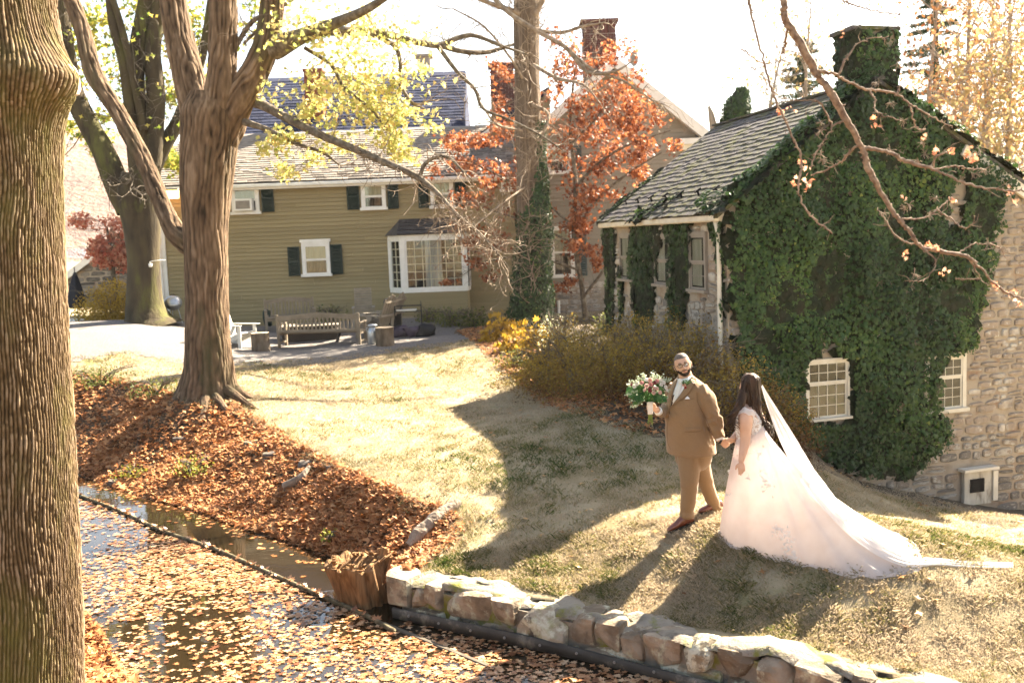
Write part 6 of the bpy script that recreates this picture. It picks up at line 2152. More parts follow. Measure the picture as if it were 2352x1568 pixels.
# ivy smothered snag and bare snag behind the roof
sn = thing('ivy_snag', 'leaning dead trunk smothered in dark ivy behind the slate roof', 'dead tree', at(1690, 300, 27))
P, r = pts([(1684, 310, 27, .30), (1692, 250, 27, .27), (1706, 205, 27, .16)])
obj('trunk', *tubevf(P, r, 12, True, 5), m_ivystem, sn, smooth=True)
n = 2600
t_ = rng.random(n)
c_ = A([np.interp(t_, [0, .5, 1], P[:, k]) for k in range(3)]).T
th = rng.uniform(0, 6.283, n)
d = np.column_stack([np.cos(th), np.sin(th), .2 * rng.normal(size=n)])
rr = np.interp(t_, [0, .5, 1], [.40, .36, .14]) * rng.uniform(.7, 1.15, n)
leafobj('foliage', *IVYL, c_ + d * rr[:, None], d + rdir(n) * .5, rng.uniform(.06, .11, n), m_ivy, sn, rnd=np.clip(.35 + .22 * rng.normal(size=n), 0, .95))
tag(obj('bare_snag', *tubevf(*[A(x) for x in pts([(1640, 300, 27, .11), (1634, 265, 27, .08), (1628, 244, 27, .03)])], 8, True, 4), m_greywood), 'pale pointed dead snag just above the slate roof ridge', 'dead tree')
# utility pole
up_ = thing('utility_pole', 'pale utility pole with a crossarm among the autumn trees, top right', 'pole', at(2270, 430, 36))
MB().tube([at(2270, 440, 36), at(2269, 222, 36)], .10, 10).build('pole', m_greywood, up_)
MB().bar(at(2262, 266, 35.9), at(2385, 262, 36.2), .11, .13).build('crossarm', m_greywood, up_)
for k in (2290, 2320, 2350):
    MB().tube([at(k, 262, 36), at(k, 255, 36)], .04, 8).build('insulator', m_white, up_)
sg = thing('white_sign', 'small white panel hanging beside the utility pole', 'sign', at(2252, 332, 35.5))
MB().box(at(2252, 317, 35.5), (.11, .02, .22)).build('panel', m_white, sg)
MB().bar(at(2252, 317, 35.55), at(2268, 312, 35.9), .03, .03).build('bracket', m_greywood, sg)
# two power lines at the far left
for k, (v0, v1, lab) in enumerate([(526, 538, 'upper power line crossing in front of the far hill'), (566, 570, 'lower power line crossing in front of the far hill')]):
    tag(obj('power_line', *tubevf(A([at(-60, v0 - 4, 60), at(150, v0 + 2, 62), at(300, v1, 64), at(700, v1 + 6, 70)]), .018, 5, True, 4), m_taupe), lab, 'cable', 'power lines')

# ================================================================== OVERHANGING BRANCH, RIGHT FOREGROUND
yb = 7.2
ob_ = thing('overhanging_branch', 'knobbly brown budding branch hanging down in front of the ivy gable', 'branch', at(1797, 0, yb))
Z6 = lambda l: [(1552 + .36 * a, .36 * b) for a, b in l]
mainb = Z6([(690, -120), (690, 0), (700, 120), (770, 240), (870, 420), (910, 490), (990, 590), (1080, 750), (1190, 950), (1230, 1080), (1310, 1230), (1400, 1370)]) + [(2073, 512), (2092, 536), (2114, 565), (2165, 578), (2221, 590), (2257, 621), (2297, 662), (2335, 682), (2375, 690)]
BR = [(mainb, .030, .006), (Z6([(910, 460), (1000, 465), (1100, 520), (1230, 570), (1410, 600), (1500, 670), (1620, 740), (1760, 810)]), .013, .005), (Z6([(1200, 945), (1340, 970), (1480, 1030), (1600, 1070), (1720, 1110), (1850, 1170), (2000, 1200), (2140, 1215), (2260, 1220)]), .014, .005),
      (Z6([(1160, 930), (1100, 980), (1050, 1040), (950, 1090), (860, 1120)]), .009, .004), (Z6([(1080, 770), (1010, 800), (960, 880), (900, 960), (860, 1080)]), .008, .004), (Z6([(1440, 1400), (1580, 1390), (1680, 1330), (1760, 1260)]), .008, .004),
      (Z6([(450, -120), (470, 0), (490, 120), (560, 380), (600, 540), (660, 690), (720, 820), (800, 1010), (790, 1130), (785, 1230), (840, 1350), (900, 1410), (1000, 1490)]), .012, .005), (Z6([(708, 190), (700, 260), (690, 335)]), .009, .006), (Z6([(1000, -60), (1060, 0), (1200, 50), (1340, 85), (1450, 85), (1540, 40)]), .006, .003),
      (Z6([(1040, 470), (1090, 370), (1150, 290), (1240, 250), (1350, 235)]), .008, .003), (Z6([(1230, 570), (1270, 640), (1270, 700), (1330, 740), (1440, 770)]), .007, .003), (Z6([(1410, 600), (1440, 540), (1510, 480), (1560, 460)]), .006, .003), (Z6([(1000, 800), (930, 670), (880, 640), (780, 640), (650, 625)]), .006, .003),
      (Z6([(1500, 680), (1520, 780), (1560, 830), (1590, 820)]), .006, .003), (Z6([(1640, 1080), (1660, 1000), (1740, 970), (1770, 940)]), .006, .003), (Z6([(1640, 1075), (1800, 1060), (1880, 1080), (1980, 1075)]), .006, .003), (Z6([(560, 410), (490, 370), (440, 330), (415, 315)]), .005, .0025), (Z6([(570, 420), (500, 440), (440, 440), (390, 470)]), .005, .0025), (Z6([(575, 410), (640, 400), (700, 365)]), .004, .0025),
      ([(2114, 565), (2060, 545), (2030, 500), (2015, 478)], .007, .003), ([(2114, 565), (2150, 600), (2125, 640), (2080, 645)], .006, .003), ([(2200, 585), (2240, 560), (2290, 565), (2310, 590)], .006, .003), ([(2150, 480), (2180, 500), (2215, 525), (2230, 515)], .006, .003), ([(2222, 590), (2250, 635), (2240, 640), (2195, 640)], .006, .003)]
br, knobs, bt = MB(), MB(), []
for k, (l, r0, r1) in enumerate(BR):
    yo = 0 if k in (0, 6) else rng.uniform(-.1, .1)
    P = A([at(u, v, yb + (.25 * i / len(l) * (1 if k % 2 else -1)) * (k > 0)) for i, (u, v) in enumerate(l)])
    Pc = crom(np.column_stack([P, np.linspace(r0, r1, len(P)) * (1 + .15 * rng.normal(size=len(P)))]), 8)
    Pc[:, :3] += .004 * rng.normal(size=(len(Pc), 3))
    br.tube(Pc[:, :3], Pc[:, 3], 8 if r0 > .01 else 6, True)
    nk = int(len(Pc) * .6)
    ii = rng.integers(0, len(Pc), nk)
    for i in ii:
        d = rdir(1)[0]
        br.tube([Pc[i, :3], Pc[i, :3] + d * (Pc[i, 3] + rng.uniform(.006, .016))], [Pc[i, 3] * .7, .003], 5)
    if k not in (0, 7):
        twiglets(br, Pc[:, :3], .006, 5, .12, 1, .0, 1.0, bt, .4, .3, 4, .0022)
    else:
        twiglets(br, Pc[:, :3], .006, 10, .14, 1, .0, 1.0, bt, .3, .3, 4, .0022)
br.build('branch', mat('budding_bark', [(.10, .06, .045), (.21, .14, .10), (.32, .23, .165)], scale=24, rough=.85, bump=.5, bscale=90, bdist=.004), ob_, True)
# dry flower heads
hd = MB()
for u, v in [(2118, 330), (2125, 355), (2110, 372), (1885, 282), (1884, 300), (1885, 355), (1890, 366), (2045, 238), (2010, 190), (2080, 480), (2088, 470), (2135, 495), (2240, 400), (2260, 390), (2075, 278), (2060, 150), (1990, 375), (2150, 455), (2250, 345), (2270, 560), (2310, 570), (2030, 490), (2045, 345), (2100, 630)]:
    c = at(u, v, yb)
    for _ in range(14):
        d = rdir(1, -.3)[0] * rng.uniform(.02, .05)
        hd.tube([c, c + d * .6 + A([0, 0, .004]), c + d], [.0022, .0018, .003], 4, False)
hd.build('dry_flower_heads', m_twig, ob_, kind='stuff')
LB = [(1836, 375, 5), (1850, 382, 4), (1862, 410, 9), (1830, 420, 6), (1855, 428, 6), (2005, 278, 4), (2018, 292, 4), (2150, 345, 9), (2120, 316, 3), (2182, 345, 6), (2222, 352, 9), (2240, 370, 8), (1795, 250, 7), (1815, 248, 5), (2190, 455, 5), (2080, 452, 4), (2322, 440, 8), (2335, 460, 6), (2170, 625, 6), (2085, 590, 5), (2150, 570, 9), (2130, 565, 7), (2290, 655, 8), (2325, 670, 8), (2340, 700, 6), (1769, 54, 3), (1932, 76, 3), (2195, 268, 3)]
q = np.concatenate([at(u, v, yb) + rng.normal(size=(n, 3)) * .018 for u, v, n in LB])
leafobj('withered_leaves', *MAPLE, q, rdir(len(q)), rng.uniform(.022, .042, len(q)), mat('withered_leaf', [(.42, .14, .07), (.58, .27, .16), (.60, .38, .28)], attr=True, rough=.6, trans=.5), ob_, curl=rng.uniform(-2, 2, len(q)))
# ================================================================== PATIO FURNITURE
m_bench = mat('taupe_bench', [(.17, .135, .095), (.24, .195, .145)], scale=5, stretch=(1, 1, 1), rough=.7, bump=.3, bscale=30)
m_chair = mat('weathered_chair', [(.20, .165, .125), (.30, .255, .20)], scale=5, rough=.7, bump=.3, bscale=30)
m_chairw = mat('pale_chair', [(.42, .40, .36), (.56, .54, .49)], scale=5, rough=.65, bump=.3)
m_black = mat('black_metal', [(.010, .010, .011), (.02, .02, .021)], rough=.45)
m_blackpl = mat('black_plastic', [(.008, .008, .009), (.018, .017, .018)], rough=.5, bump=.5, bscale=6)
m_galv = mat('galvanised_can', [(.30, .33, .36), (.46, .48, .50)], scale=8, rough=.38, metal=.8)
m_firebox = mat('brown_fire_table', [(.022, .017, .014), (.035, .027, .022)], rough=.6)


def local(t, fn):
    """build children of thing t in its own frame"""
    fn(t)


def lpart(mb, name, m, t, smooth=False, **k):
    return obj(name, np.concatenate(mb.V), mb.F, m, t, smooth, local=True, **k)


def bench(label, base, rz, w, H=.90, seat=.43):
    t = thing('bench', label, 'bench', base, 'slatted garden benches', rz)
    hw = w / 2
    for sx in (-1, 1):
        lpart(MB().bar((sx * hw, 0, 0), (sx * hw, -.05, H), .065, .055), 'back_leg', m_bench, t)
        lpart(MB().bar((sx * hw, .55, 0), (sx * hw, .55, .64), .065, .06), 'front_leg', m_bench, t)
        lpart(MB().bar((sx * hw, -.02, .655), (sx * hw, .64, .655), .085, .032, bev=.008), 'arm_rest', m_bench, t)
        lpart(MB().bar((sx * hw, .03, .38), (sx * hw, .52, .38), .04, .08).bar((sx * hw, .03, .14), (sx * hw, .52, .14), .035, .05), 'side_rail', m_bench, t)
    n = 20
    V = []
    for i in range(n + 1):
        x = -hw + w * i / n
        s = x / hw
        a = H - .05 + .075 * (math.cos(s * math.pi) * .5 + .5) ** .8 + .015 * (abs(s) > .9)
        y = -.045
        V += [(x, y - .02, a - .13), (x, y + .02, a - .13), (x, y + .02, a), (x, y - .02, a)]
    obj('top_rail', V, [(4 * i + k, 4 * i + (k + 1) % 4, 4 * i + 4 + (k + 1) % 4, 4 * i + 4 + k) for i in range(n) for k in range(4)], m_bench, t, local=True)
    lpart(MB().bar((-hw, -.02, .46), (hw, -.02, .46), .04, .075), 'bottom_rail', m_bench, t)
    ns = int(w / .112)
    me = None
    for i in range(ns):
        x = -hw + w * (i + .75) / (ns + .5)
        s = x / hw
        a = H - .15 + .075 * (math.cos(s * math.pi) * .5 + .5) ** .8
        o = lpart(MB().bar((x, -.025, .49), (x, -.042, a), .055, .016), 'back_slat', m_bench, t)
    for j in range(5):
        lpart(MB().box((0, .08 + .115 * j, seat), (hw - .02, .048, .012)), 'seat_slat', m_bench, t)
    lpart(MB().bar((-hw, .54, .38), (hw, .54, .38), .035, .09), 'front_rail', m_bench, t)
    return t


p0, p1 = at(642, 802, 27.6), at(827, 790, 27.25)
b1 = bench('slatted bench seen from behind, nearest on the gravel', onground((p0 + p1) / 2), math.atan2(p1[1] - p0[1], p1[0] - p0[0]), np.linalg.norm((p1 - p0)[:2]), .93)
p0, p1 = at(612, 760, 30.8), at(722, 760, 31.2)
b2 = bench('slatted bench facing the camera, against the house behind the nearer bench', onground((p0 + p1) / 2), math.pi + math.atan2(p1[1] - p0[1], p1[0] - p0[0]), np.linalg.norm((p1 - p0)[:2]), 1.0)


def adirondack(label, base, rz, m, sc=1.0):
    t = thing('adirondack_chair', label, 'chair', base, 'adirondack chairs', rz)
    t.scale = (sc,) * 3
    # faces -y; back leans to +y
    for i in range(5):
        x = (i - 2) * .108
        h = .88 - .045 * abs(i - 2) ** 1.5
        b = A([x * .86, .26, .30])
        e = b + A([x * .22, .34, .80]) / np.linalg.norm([x * .22, .34, .80]) * h
        lpart(MB().bar(b, e, .098, .018, up=(0, -1, .4), bev=.006), 'back_slat', m, t)
    for j in range(6):
        y = -.30 + .095 * j
        lpart(MB().box((0, y, .39 - .028 * j - .01), (.28, .044, .010), np.array([[1, 0, 0], [0, .96, .28], [0, -.28, .96]]).T), 'seat_slat', m, t)
    for s in (-1, 1):
        lpart(MB().bar((s * .29, -.34, 0), (s * .29, -.34, .57), .03, .10), 'front_leg', m, t)
        lpart(MB().bar((s * .25, -.36, .36), (s * .25, .52, .02), .028, .12), 'stringer', m, t)
        lpart(MB().bar((s * .345, -.44, .585), (s * .33, .40, .585), .135, .022, bev=.008), 'arm_rest', m, t)
        lpart(MB().bar((s * .30, .36, .585), (s * .27, .34, .20), .03, .08), 'rear_post', m, t)
    lpart(MB().bar((-.34, .44, .57), (.34, .44, .57), .03, .06).bar((-.28, .56, .92), (.28, .56, .92), .02, .05), 'back_brace', m, t)
    return t


adirondack('adirondack chair seen from behind, right of the near bench', onground(at(862, 768, 28.6)), math.radians(-118), m_chair, 1.12)
adirondack('adirondack chair standing closest to the black bin', onground(at(884, 764, 29.3)), math.radians(-112), m_chair, 1.10)
adirondack('sunlit pale adirondack chair beside the great trunk', onground(at(548, 808, 27.4)), math.radians(62), m_chairw, 1.05)
# tall horizontal slatted chair facing the camera
q = onground(at(838, 768, 30.8))
t = thing('slatted_chair', 'tall deck chair with horizontal back slats, behind the right end of the bench', 'chair', q, None, math.radians(8))
for i in range(11):
    z = .42 + i * .075
    wv = .27 - .012 * max(0, i - 8) ** 1.5
    lpart(MB().box((0, .30 + .030 * i, z), (wv, .012, .030)), 'back_slat', m_chair, t)
for s in (-1, 1):
    lpart(MB().bar((s * .25, .30, .1), (s * .25, .61, 1.2), .035, .03), 'back_post', m_chair, t)
    lpart(MB().bar((s * .31, -.38, 0), (s * .31, -.32, .62), .05, .06), 'front_leg', m_chair, t)
    lpart(MB().bar((s * .31, -.42, .63), (s * .31, .42, .63), .09, .025), 'arm_rest', m_chair, t)
    lpart(MB().bar((s * .29, .30, 0), (s * .29, .30, .40), .05, .05), 'rear_leg', m_chair, t)
for j in range(7):
    lpart(MB().box((0, -.34 + .09 * j, .40), (.28, .036, .012)), 'seat_slat', m_chair, t)
# fire table
q = onground(at(712, 796, 28.6))
t = thing('fire_table', 'low dark brown wicker fire pit box behind the near bench', 'fire pit', q, None, math.radians(3))
lpart(MB().box((0, .4, .22), (.80, .38, .22), bev=.01), 'box', m_firebox, t)
lpart(MB().box((0, .4, .455), (.86, .44, .018), bev=.006), 'table_top', m_chair, t)
lpart(MB().box((0, .4, .478), (.40, .14, .006)), 'burner_tray', m_black, t)
q = onground(at(775, 797, 28.2))
tag(lpart(MB().bar((0, 0, 0), (.12, .05, .42), .16, .06, bev=.01), 'folding_stool', m_black, None, loc=q), 'black folded stool leaning under the right part of the bench', 'stool')
# stumps used as tables
m_logbark = mat('log_bark', [(.06, .043, .03), (.13, .095, .065), (.20, .155, .115)], scale=6, stretch=(1, 1, .4), rough=.95, bump=1, bscale=22, bdist=.03)
m_logend = mat('log_end', [(.36, .27, .18), (.52, .42, .30)], scale=5, rough=.9, bump=.3)
for u, v, y, r, h, lab in ((600, 815, 27.0, .25, .50, 'cut log stump seat beside the sunlit chair, left'), (885, 796, 26.9, .25, .50, 'cut log stump seat beside the milk can, right')):
    q = onground(at(u, v, y))
    t = thing('log_stump', lab, 'stump', q, 'log stump seats')
    th = np.linspace(0, 6.2832, 29)[:-1]
    V = []
    for k, (z, f) in enumerate(((-.02, 1.08), (.06, 1.0), (.25, .97), (.44, 1.0), (h, 1.0), (h + .004, .93), (h + .006, .5), (h + .004, .01))):
        rr = r * f * (1 + (.05 * vnoise(np.stack([np.cos(th) * 4 + u, np.sin(th) * 4, th * 0 + z], -1)) if k < 5 else 0))
        V += [(a * math.cos(b), a * math.sin(b), z) for a, b in zip(np.broadcast_to(rr, th.shape), th)]
    F = gridvf(8, 28, True)
    obj('bark', A(V), F[:28 * 4], m_logbark, t, local=True)
    obj('cut_face', A(V), F[28 * 4:], m_logend, t, local=True)
# milk can
q = onground(at(858, 793, 27.2))
t = thing('milk_can', 'small galvanised milk can between the chair and the right log stump', 'can', q)


def lathe(name, prof, m, t, n=20, off=(0, 0, 0), smooth=True):
    th = np.arange(n) * 2 * math.pi / n
    V = [(r * math.cos(a) + off[0], r * math.sin(a) + off[1], z + off[2]) for r, z in prof for a in th]
    F = [(i * n + j, i * n + (j + 1) % n, (i + 1) * n + (j + 1) % n, (i + 1) * n + j) for i in range(len(prof) - 1) for j in range(n)] + [tuple((len(prof) - 1) * n + j for j in range(n))]
    return obj(name, V, F, m, t, smooth, local=True)


lathe('body', [(.13, 0), (.15, .02), (.15, .34), (.145, .37), (.10, .44), (.09, .50)], m_galv, t)
lathe('lid', [(.09, .49), (.135, .50), (.135, .53), (.10, .55), (.02, .56)], m_galv, t)
for s in (-1, 1):
    lpart(MB().tube([(s * .10, 0, .44), (s * .17, 0, .45), (s * .17, 0, .37), (s * .15, 0, .35)], .01, 6, True, 3), 'handle', m_galv, t)
# black bin with bag, wire cart, bags
q = onground(at(906, 770, 29.4))
t = thing('rubbish_bin', 'tall black rubbish bin with a liner folded over its rim', 'bin', q)
lathe('bin_body', [(.20, 0), (.23, .3), (.25, .85), (.255, .87)], m_blackpl, t, 18)
lathe('bin_liner', [(.262, .70), (.275, .76), (.268, .86), (.282, .93), (.25, 1.02), (.14, 1.05), (.02, 1.02)], m_blackpl, t, 14, smooth=False)
q = onground(at(940, 768, 28.8))
t = thing('wire_cart', 'black wire serving cart holding white trays beside the bin', 'cart', q, None, math.radians(4))
fr_ = MB()
for x in (-.38, .38):
    for y in (-.2, .2):
        fr_.tube([(x, y, 0), (x, y, .88)], .012, 6)
for z in (.14, .70, .86):
    fr_.tube([(-.38, -.2, z), (.38, -.2, z), (.38, .2, z), (-.38, .2, z), (-.38, -.2, z)], .010, 6)
fr_.tube([(-.38, -.2, .86), (-.38, 0, .98), (-.38, .2, .86)], .010, 6, True, 4).tube([(.38, -.2, .86), (.38, 0, .98), (.38, .2, .86)], .010, 6, True, 4)
lpart(fr_, 'frame', m_black, t)
sw_ = MB()
for i in range(12):
    x = -.36 + .065 * i
    sw_.tube([(x, -.2, .70), (x, .2, .70)], .005, 4).tube([(x, -.2, .14), (x, .2, .14)], .005, 4)
lpart(sw_, 'shelf_wires', m_black, t, kind='stuff')
tr = thing('serving_tray', 'white tray lying on the top shelf of the wire cart', 'tray', q + A([0, 0, .715]), None, math.radians(4))
lpart(MB().box((-.05, 0, .012), (.28, .16, .012), bev=.008).box((-.05, 0, .03), (.30, .18, .006), bev=.003), 'tray', m_white, tr)
for k, (dx, dy, s, lab, mm) in enumerate(((-.22, -.28, .24, 'purplish black bag slumped under the left of the wire cart', mat('purple_cover', [(.05, .038, .055), (.085, .068, .09)], rough=.5, bump=.6, bscale=8)), (.10, -.30, .22, 'purplish bag in the middle under the wire cart', None), (.52, -.2, .25, 'round black bag right of the wire cart', m_blackpl))):
    if mm is None:
        mm = bpy.data.materials['purple_cover']
    V, F = boulder(s * 2.0, s * 1.5, s * 1.6, 200 + k, 6, .22)
    tag(obj('garbage_bag', V, F, mm, None, True, local=True, loc=onground(q + A([dx, dy, 0])) + A([0, 0, s * .66])), lab, 'bag', 'bags by the cart')
# dark green bag at the rear bench, kettle grill, umbrella and table
q = at(613, 730, 30.9)
V, F = boulder(.26, .50, .16, 210, 5, .10)
tag(obj('green_bag', V, F, m_green, None, True, local=True, loc=q), 'dark green bag hung on the left arm of the rear bench', 'bag')
q = onground(at(402, 752, 30.5))
t = thing('kettle_grill', 'small silver kettle grill on thin legs just left of the great trunk', 'grill', q)
lathe('bowl', [(.05, .42), (.17, .46), (.24, .56), (.26, .64)], m_galv, t)
lathe('lid', [(.265, .64), (.25, .74), (.17, .83), (.05, .87), (.01, .87)], m_galv, t)
lpart(MB().bar((-.05, 0, .90), (.05, 0, .90), .02, .02).bar((-.05, 0, .87), (-.05, 0, .90), .015, .015).bar((.05, 0, .87), (.05, 0, .90), .015, .015), 'lid_handle', m_black, t)
for a in (0, 2.1, 4.2):
    lpart(MB().tube([(.13 * math.cos(a), .13 * math.sin(a), .5), (.24 * math.cos(a), .24 * math.sin(a), 0)], .012, 6), 'leg', m_galv, t)
q = at(182, 752, 36)
t = thing('patio_umbrella', 'closed black patio umbrella in front of the stone cottage', 'umbrella', q)
lathe('pole', [(.025, 0), (.025, 2.2)], m_taupe, t, 8)
n = 20
th = np.arange(n) * 2 * math.pi / n
V = []
for z, r in ((.72, .25), (.78, .28), (1.1, .25), (1.5, .18), (1.85, .09), (2.0, .03)):
    V += [(r * (1 + .18 * math.cos(5 * a)) * math.cos(a), r * (1 + .18 * math.cos(5 * a)) * math.sin(a), z + .03 * math.cos(5 * a) * (z < .9)) for a in th]
obj('canopy', V, gridvf(6, n, True), mat('navy_canvas', [(.012, .013, .02), (.02, .022, .03)], rough=.8), t, local=True)
lathe('foot', [(.22, 0), (.22, .06), (.05, .1)], m_black, t, 14)
q = at(158, 760, 34)
t = thing('patio_table', 'white topped patio table beside the closed umbrella, partly hidden by the foreground trunk', 'table', q)
lpart(MB().box((0, 0, .36), (.62, .4, .02), bev=.006), 'table_top', m_white, t)
for x in (-.5, .5):
    for y in (-.3, .3):
        lpart(MB().bar((x, y, 0), (x, y, .34), .05, .05), 'leg', m_black, t)
q = at(345, 601, 29.4)
t = thing('feeder_bracket', 'thin white bracket with a small cup screwed to the dark maple trunk', 'bracket', q)
lpart(MB().tube([(.38, .2, .03), (.2, .03, .03), (0, 0, 0), (0, 0, -.06)], .012, 6, True, 3), 'arm', m_white, t)
lathe('cup', [(.03, -.16), (.05, -.14), (.055, -.05)], m_white, t, 12)
# ================================================================== PEOPLE
m_skin = mat('skin_tan', [(.50, .29, .19), (.56, .34, .235)], scale=14, rough=.5, spec=.35, bump=.05, bscale=120, bdist=.002)
m_skinb = mat('skin_fair', [(.56, .335, .235), (.62, .39, .285)], scale=14, rough=.5, spec=.35, bump=.05, bscale=120, bdist=.002)
m_suit = mat('brown_suit_cloth', [(.205, .125, .064), (.262, .163, .085)], scale=160, rough=.9, bump=.35, bscale=420, bdist=.002, sheen=.2)
m_suitd = mat('suit_seam', [(.14, .075, .035)], rough=.95)
m_vest = mat('dark_brown_vest', [(.06, .036, .022), (.085, .052, .032)], scale=120, rough=.9)
m_shirt = mat('white_shirt', [(.74, .73, .70), (.82, .81, .79)], scale=20, rough=.8)
m_tie = mat('cream_tie', [(.66, .64, .58), (.74, .72, .66)], scale=60, rough=.5)
m_hairg = mat('buzz_cut_hair', [(.075, .058, .047), (.19, .155, .13)], scale=90, rough=.65, bump=.6, bscale=220, bdist=.003)
m_beard = mat('dark_beard', [(.010, .007, .005), (.035, .022, .015)], scale=110, rough=.7, bump=.8, bscale=260, bdist=.004)
m_shoe = mat('red_brown_leather', [(.12, .032, .016), (.19, .055, .026)], scale=14, rough=.28, spec=.5, coat=.4)
m_sole = mat('shoe_sole', [(.02, .015, .012)], rough=.8)
m_lens = clearglass('spectacle_lens', .14)
m_eyew = mat('eye_white', [(.75, .72, .68)], rough=.25)
m_iris = mat('dark_iris', [(.02, .012, .008)], rough=.15)
m_lip = mat('lip', [(.46, .18, .14)], rough=.45)
m_frame = mat('tortoise_frame', [(.03, .016, .012), (.06, .03, .02)], scale=60, rough=.3)
m_dhair = mat('dark_wavy_hair', [(.014, .007, .004), (.038, .019, .010), (.085, .042, .022)], scale=16, stretch=(1, 1, .2), rough=.5, spec=.22, bump=.6, bscale=90, bdist=.004)


def tulle(name, col, tr, spec=.2):
    return mat(name, col, scale=8, rough=.85, trans=tr, spec=spec, bump=.12, bscale=60, bdist=.004)


m_dress = tulle('blush_tulle', [(.78, .69, .645), (.84, .765, .73)], .5)
m_dressw = tulle('white_lace', [(.84, .82, .80), (.92, .91, .90)], .62)
m_bodice = mat('lace_bodice', [(.60, .46, .38), (.66, .53, .45), (.86, .84, .81), (.90, .88, .86)], scale=38, rough=.8, trans=.2, bump=.8, bscale=50, bdist=.006, pos=[.40, .46, .50, .8])
m_veil = tulle('white_veil', [(.88, .87, .86), (.92, .91, .90)], .6)


def fuse(parts, vox, name, m, parent, smooth=2, disp=None, cap=None):
    """union of closed shapes as one continuous surface"""
    mb = MB()
    for V, F in parts:
        mb.add(V, F)
    me = bpy.data.meshes.new('tmp')
    me.from_pydata([tuple(v) for v in np.concatenate(mb.V)], [], mb.F)
    o = bpy.data.objects.new('tmp', me)
    C.objects.link(o)
    r = o.modifiers.new('r', 'REMESH')
    r.mode, r.voxel_size = 'VOXEL', vox
    if smooth:
        s = o.modifiers.new('s', 'SMOOTH')
        s.factor, s.iterations = .5, smooth
    dg = bpy.context.evaluated_depsgraph_get()
    ev = o.evaluated_get(dg).to_mesh()
    V = np.empty(len(ev.vertices) * 3)
    ev.vertices.foreach_get('co', V)
    V = V.reshape(-1, 3)
    F = [tuple(p.vertices) for p in ev.polygons]
    N = np.empty(len(ev.vertices) * 3)
    ev.vertex_normals.foreach_get('vector', N)
    N = N.reshape(-1, 3)
    o.evaluated_get(dg).to_mesh_clear()
    bpy.data.objects.remove(o)
    bpy.data.meshes.remove(me)
    if disp is not None:
        V = V + N * disp(V, N)[:, None]
    ob = obj(name, V, F, m, parent, True)
    return ob, V, F


def bvh(V, F):
    return BVHTree.FromPolygons([Vector(v) for v in V], F)


def drape(B, u, v, off):
    d = Vector(ray(u, v)).normalized()
    h, n, i, t = B.ray_cast(Vector(EYE), d)
    if h is None:
        q = Vector(EYE) + d * 11.0
        h, n, i, t = B.find_nearest(q)
    return A(h) - A(d) * off


def dpatch(B, L, R_, name, m, parent, off=.006, n=14, k=6, thick=.004, curve=True):
    """cloth patch between two pixel polylines laid on a surface"""
    def res(P):
        P = A(P, float)
        Q = crom(P, 8) if curve and len(P) > 2 else P
        s = np.concatenate([[0], np.cumsum(np.linalg.norm(np.diff(Q, axis=0), axis=1))])
        t = np.linspace(0, s[-1], n)
        return np.column_stack([np.interp(t, s, Q[:, 0]), np.interp(t, s, Q[:, 1])])
    Lq, Rq = res(L), res(R_)
    V0 = A([[drape(B, *(l + (r - l) * j / (k - 1)), off) for j in range(k)] for l, r in zip(Lq, Rq)])
    # relax depth noise
    V = V0.reshape(-1, 3)
    d = (EYE - V)
    d /= np.linalg.norm(d, axis=1)[:, None]
    Vb = V - d * thick
    F = gridvf(n, k)
    N_ = n * k
    edge = [(i * k, (i + 1) * k) for i in range(n - 1)] + [((i + 1) * k + k - 1, i * k + k - 1) for i in range(n - 1)] + [(j + 1, j) for j in range(k - 1)] + [((n - 1) * k + j, (n - 1) * k + j + 1) for j in range(k - 1)]
    FF = [tuple(f) for f in F] + [tuple(x + N_ for x in f[::-1]) for f in F] + [(a, b, b + N_, a + N_) for a, b in edge]
    return obj(name, np.vstack([V, Vb]), FF, m, parent, True)


Z4 = lambda zx, zy: (1411.2 + .30 * zx, 780.9 + .30 * zy)


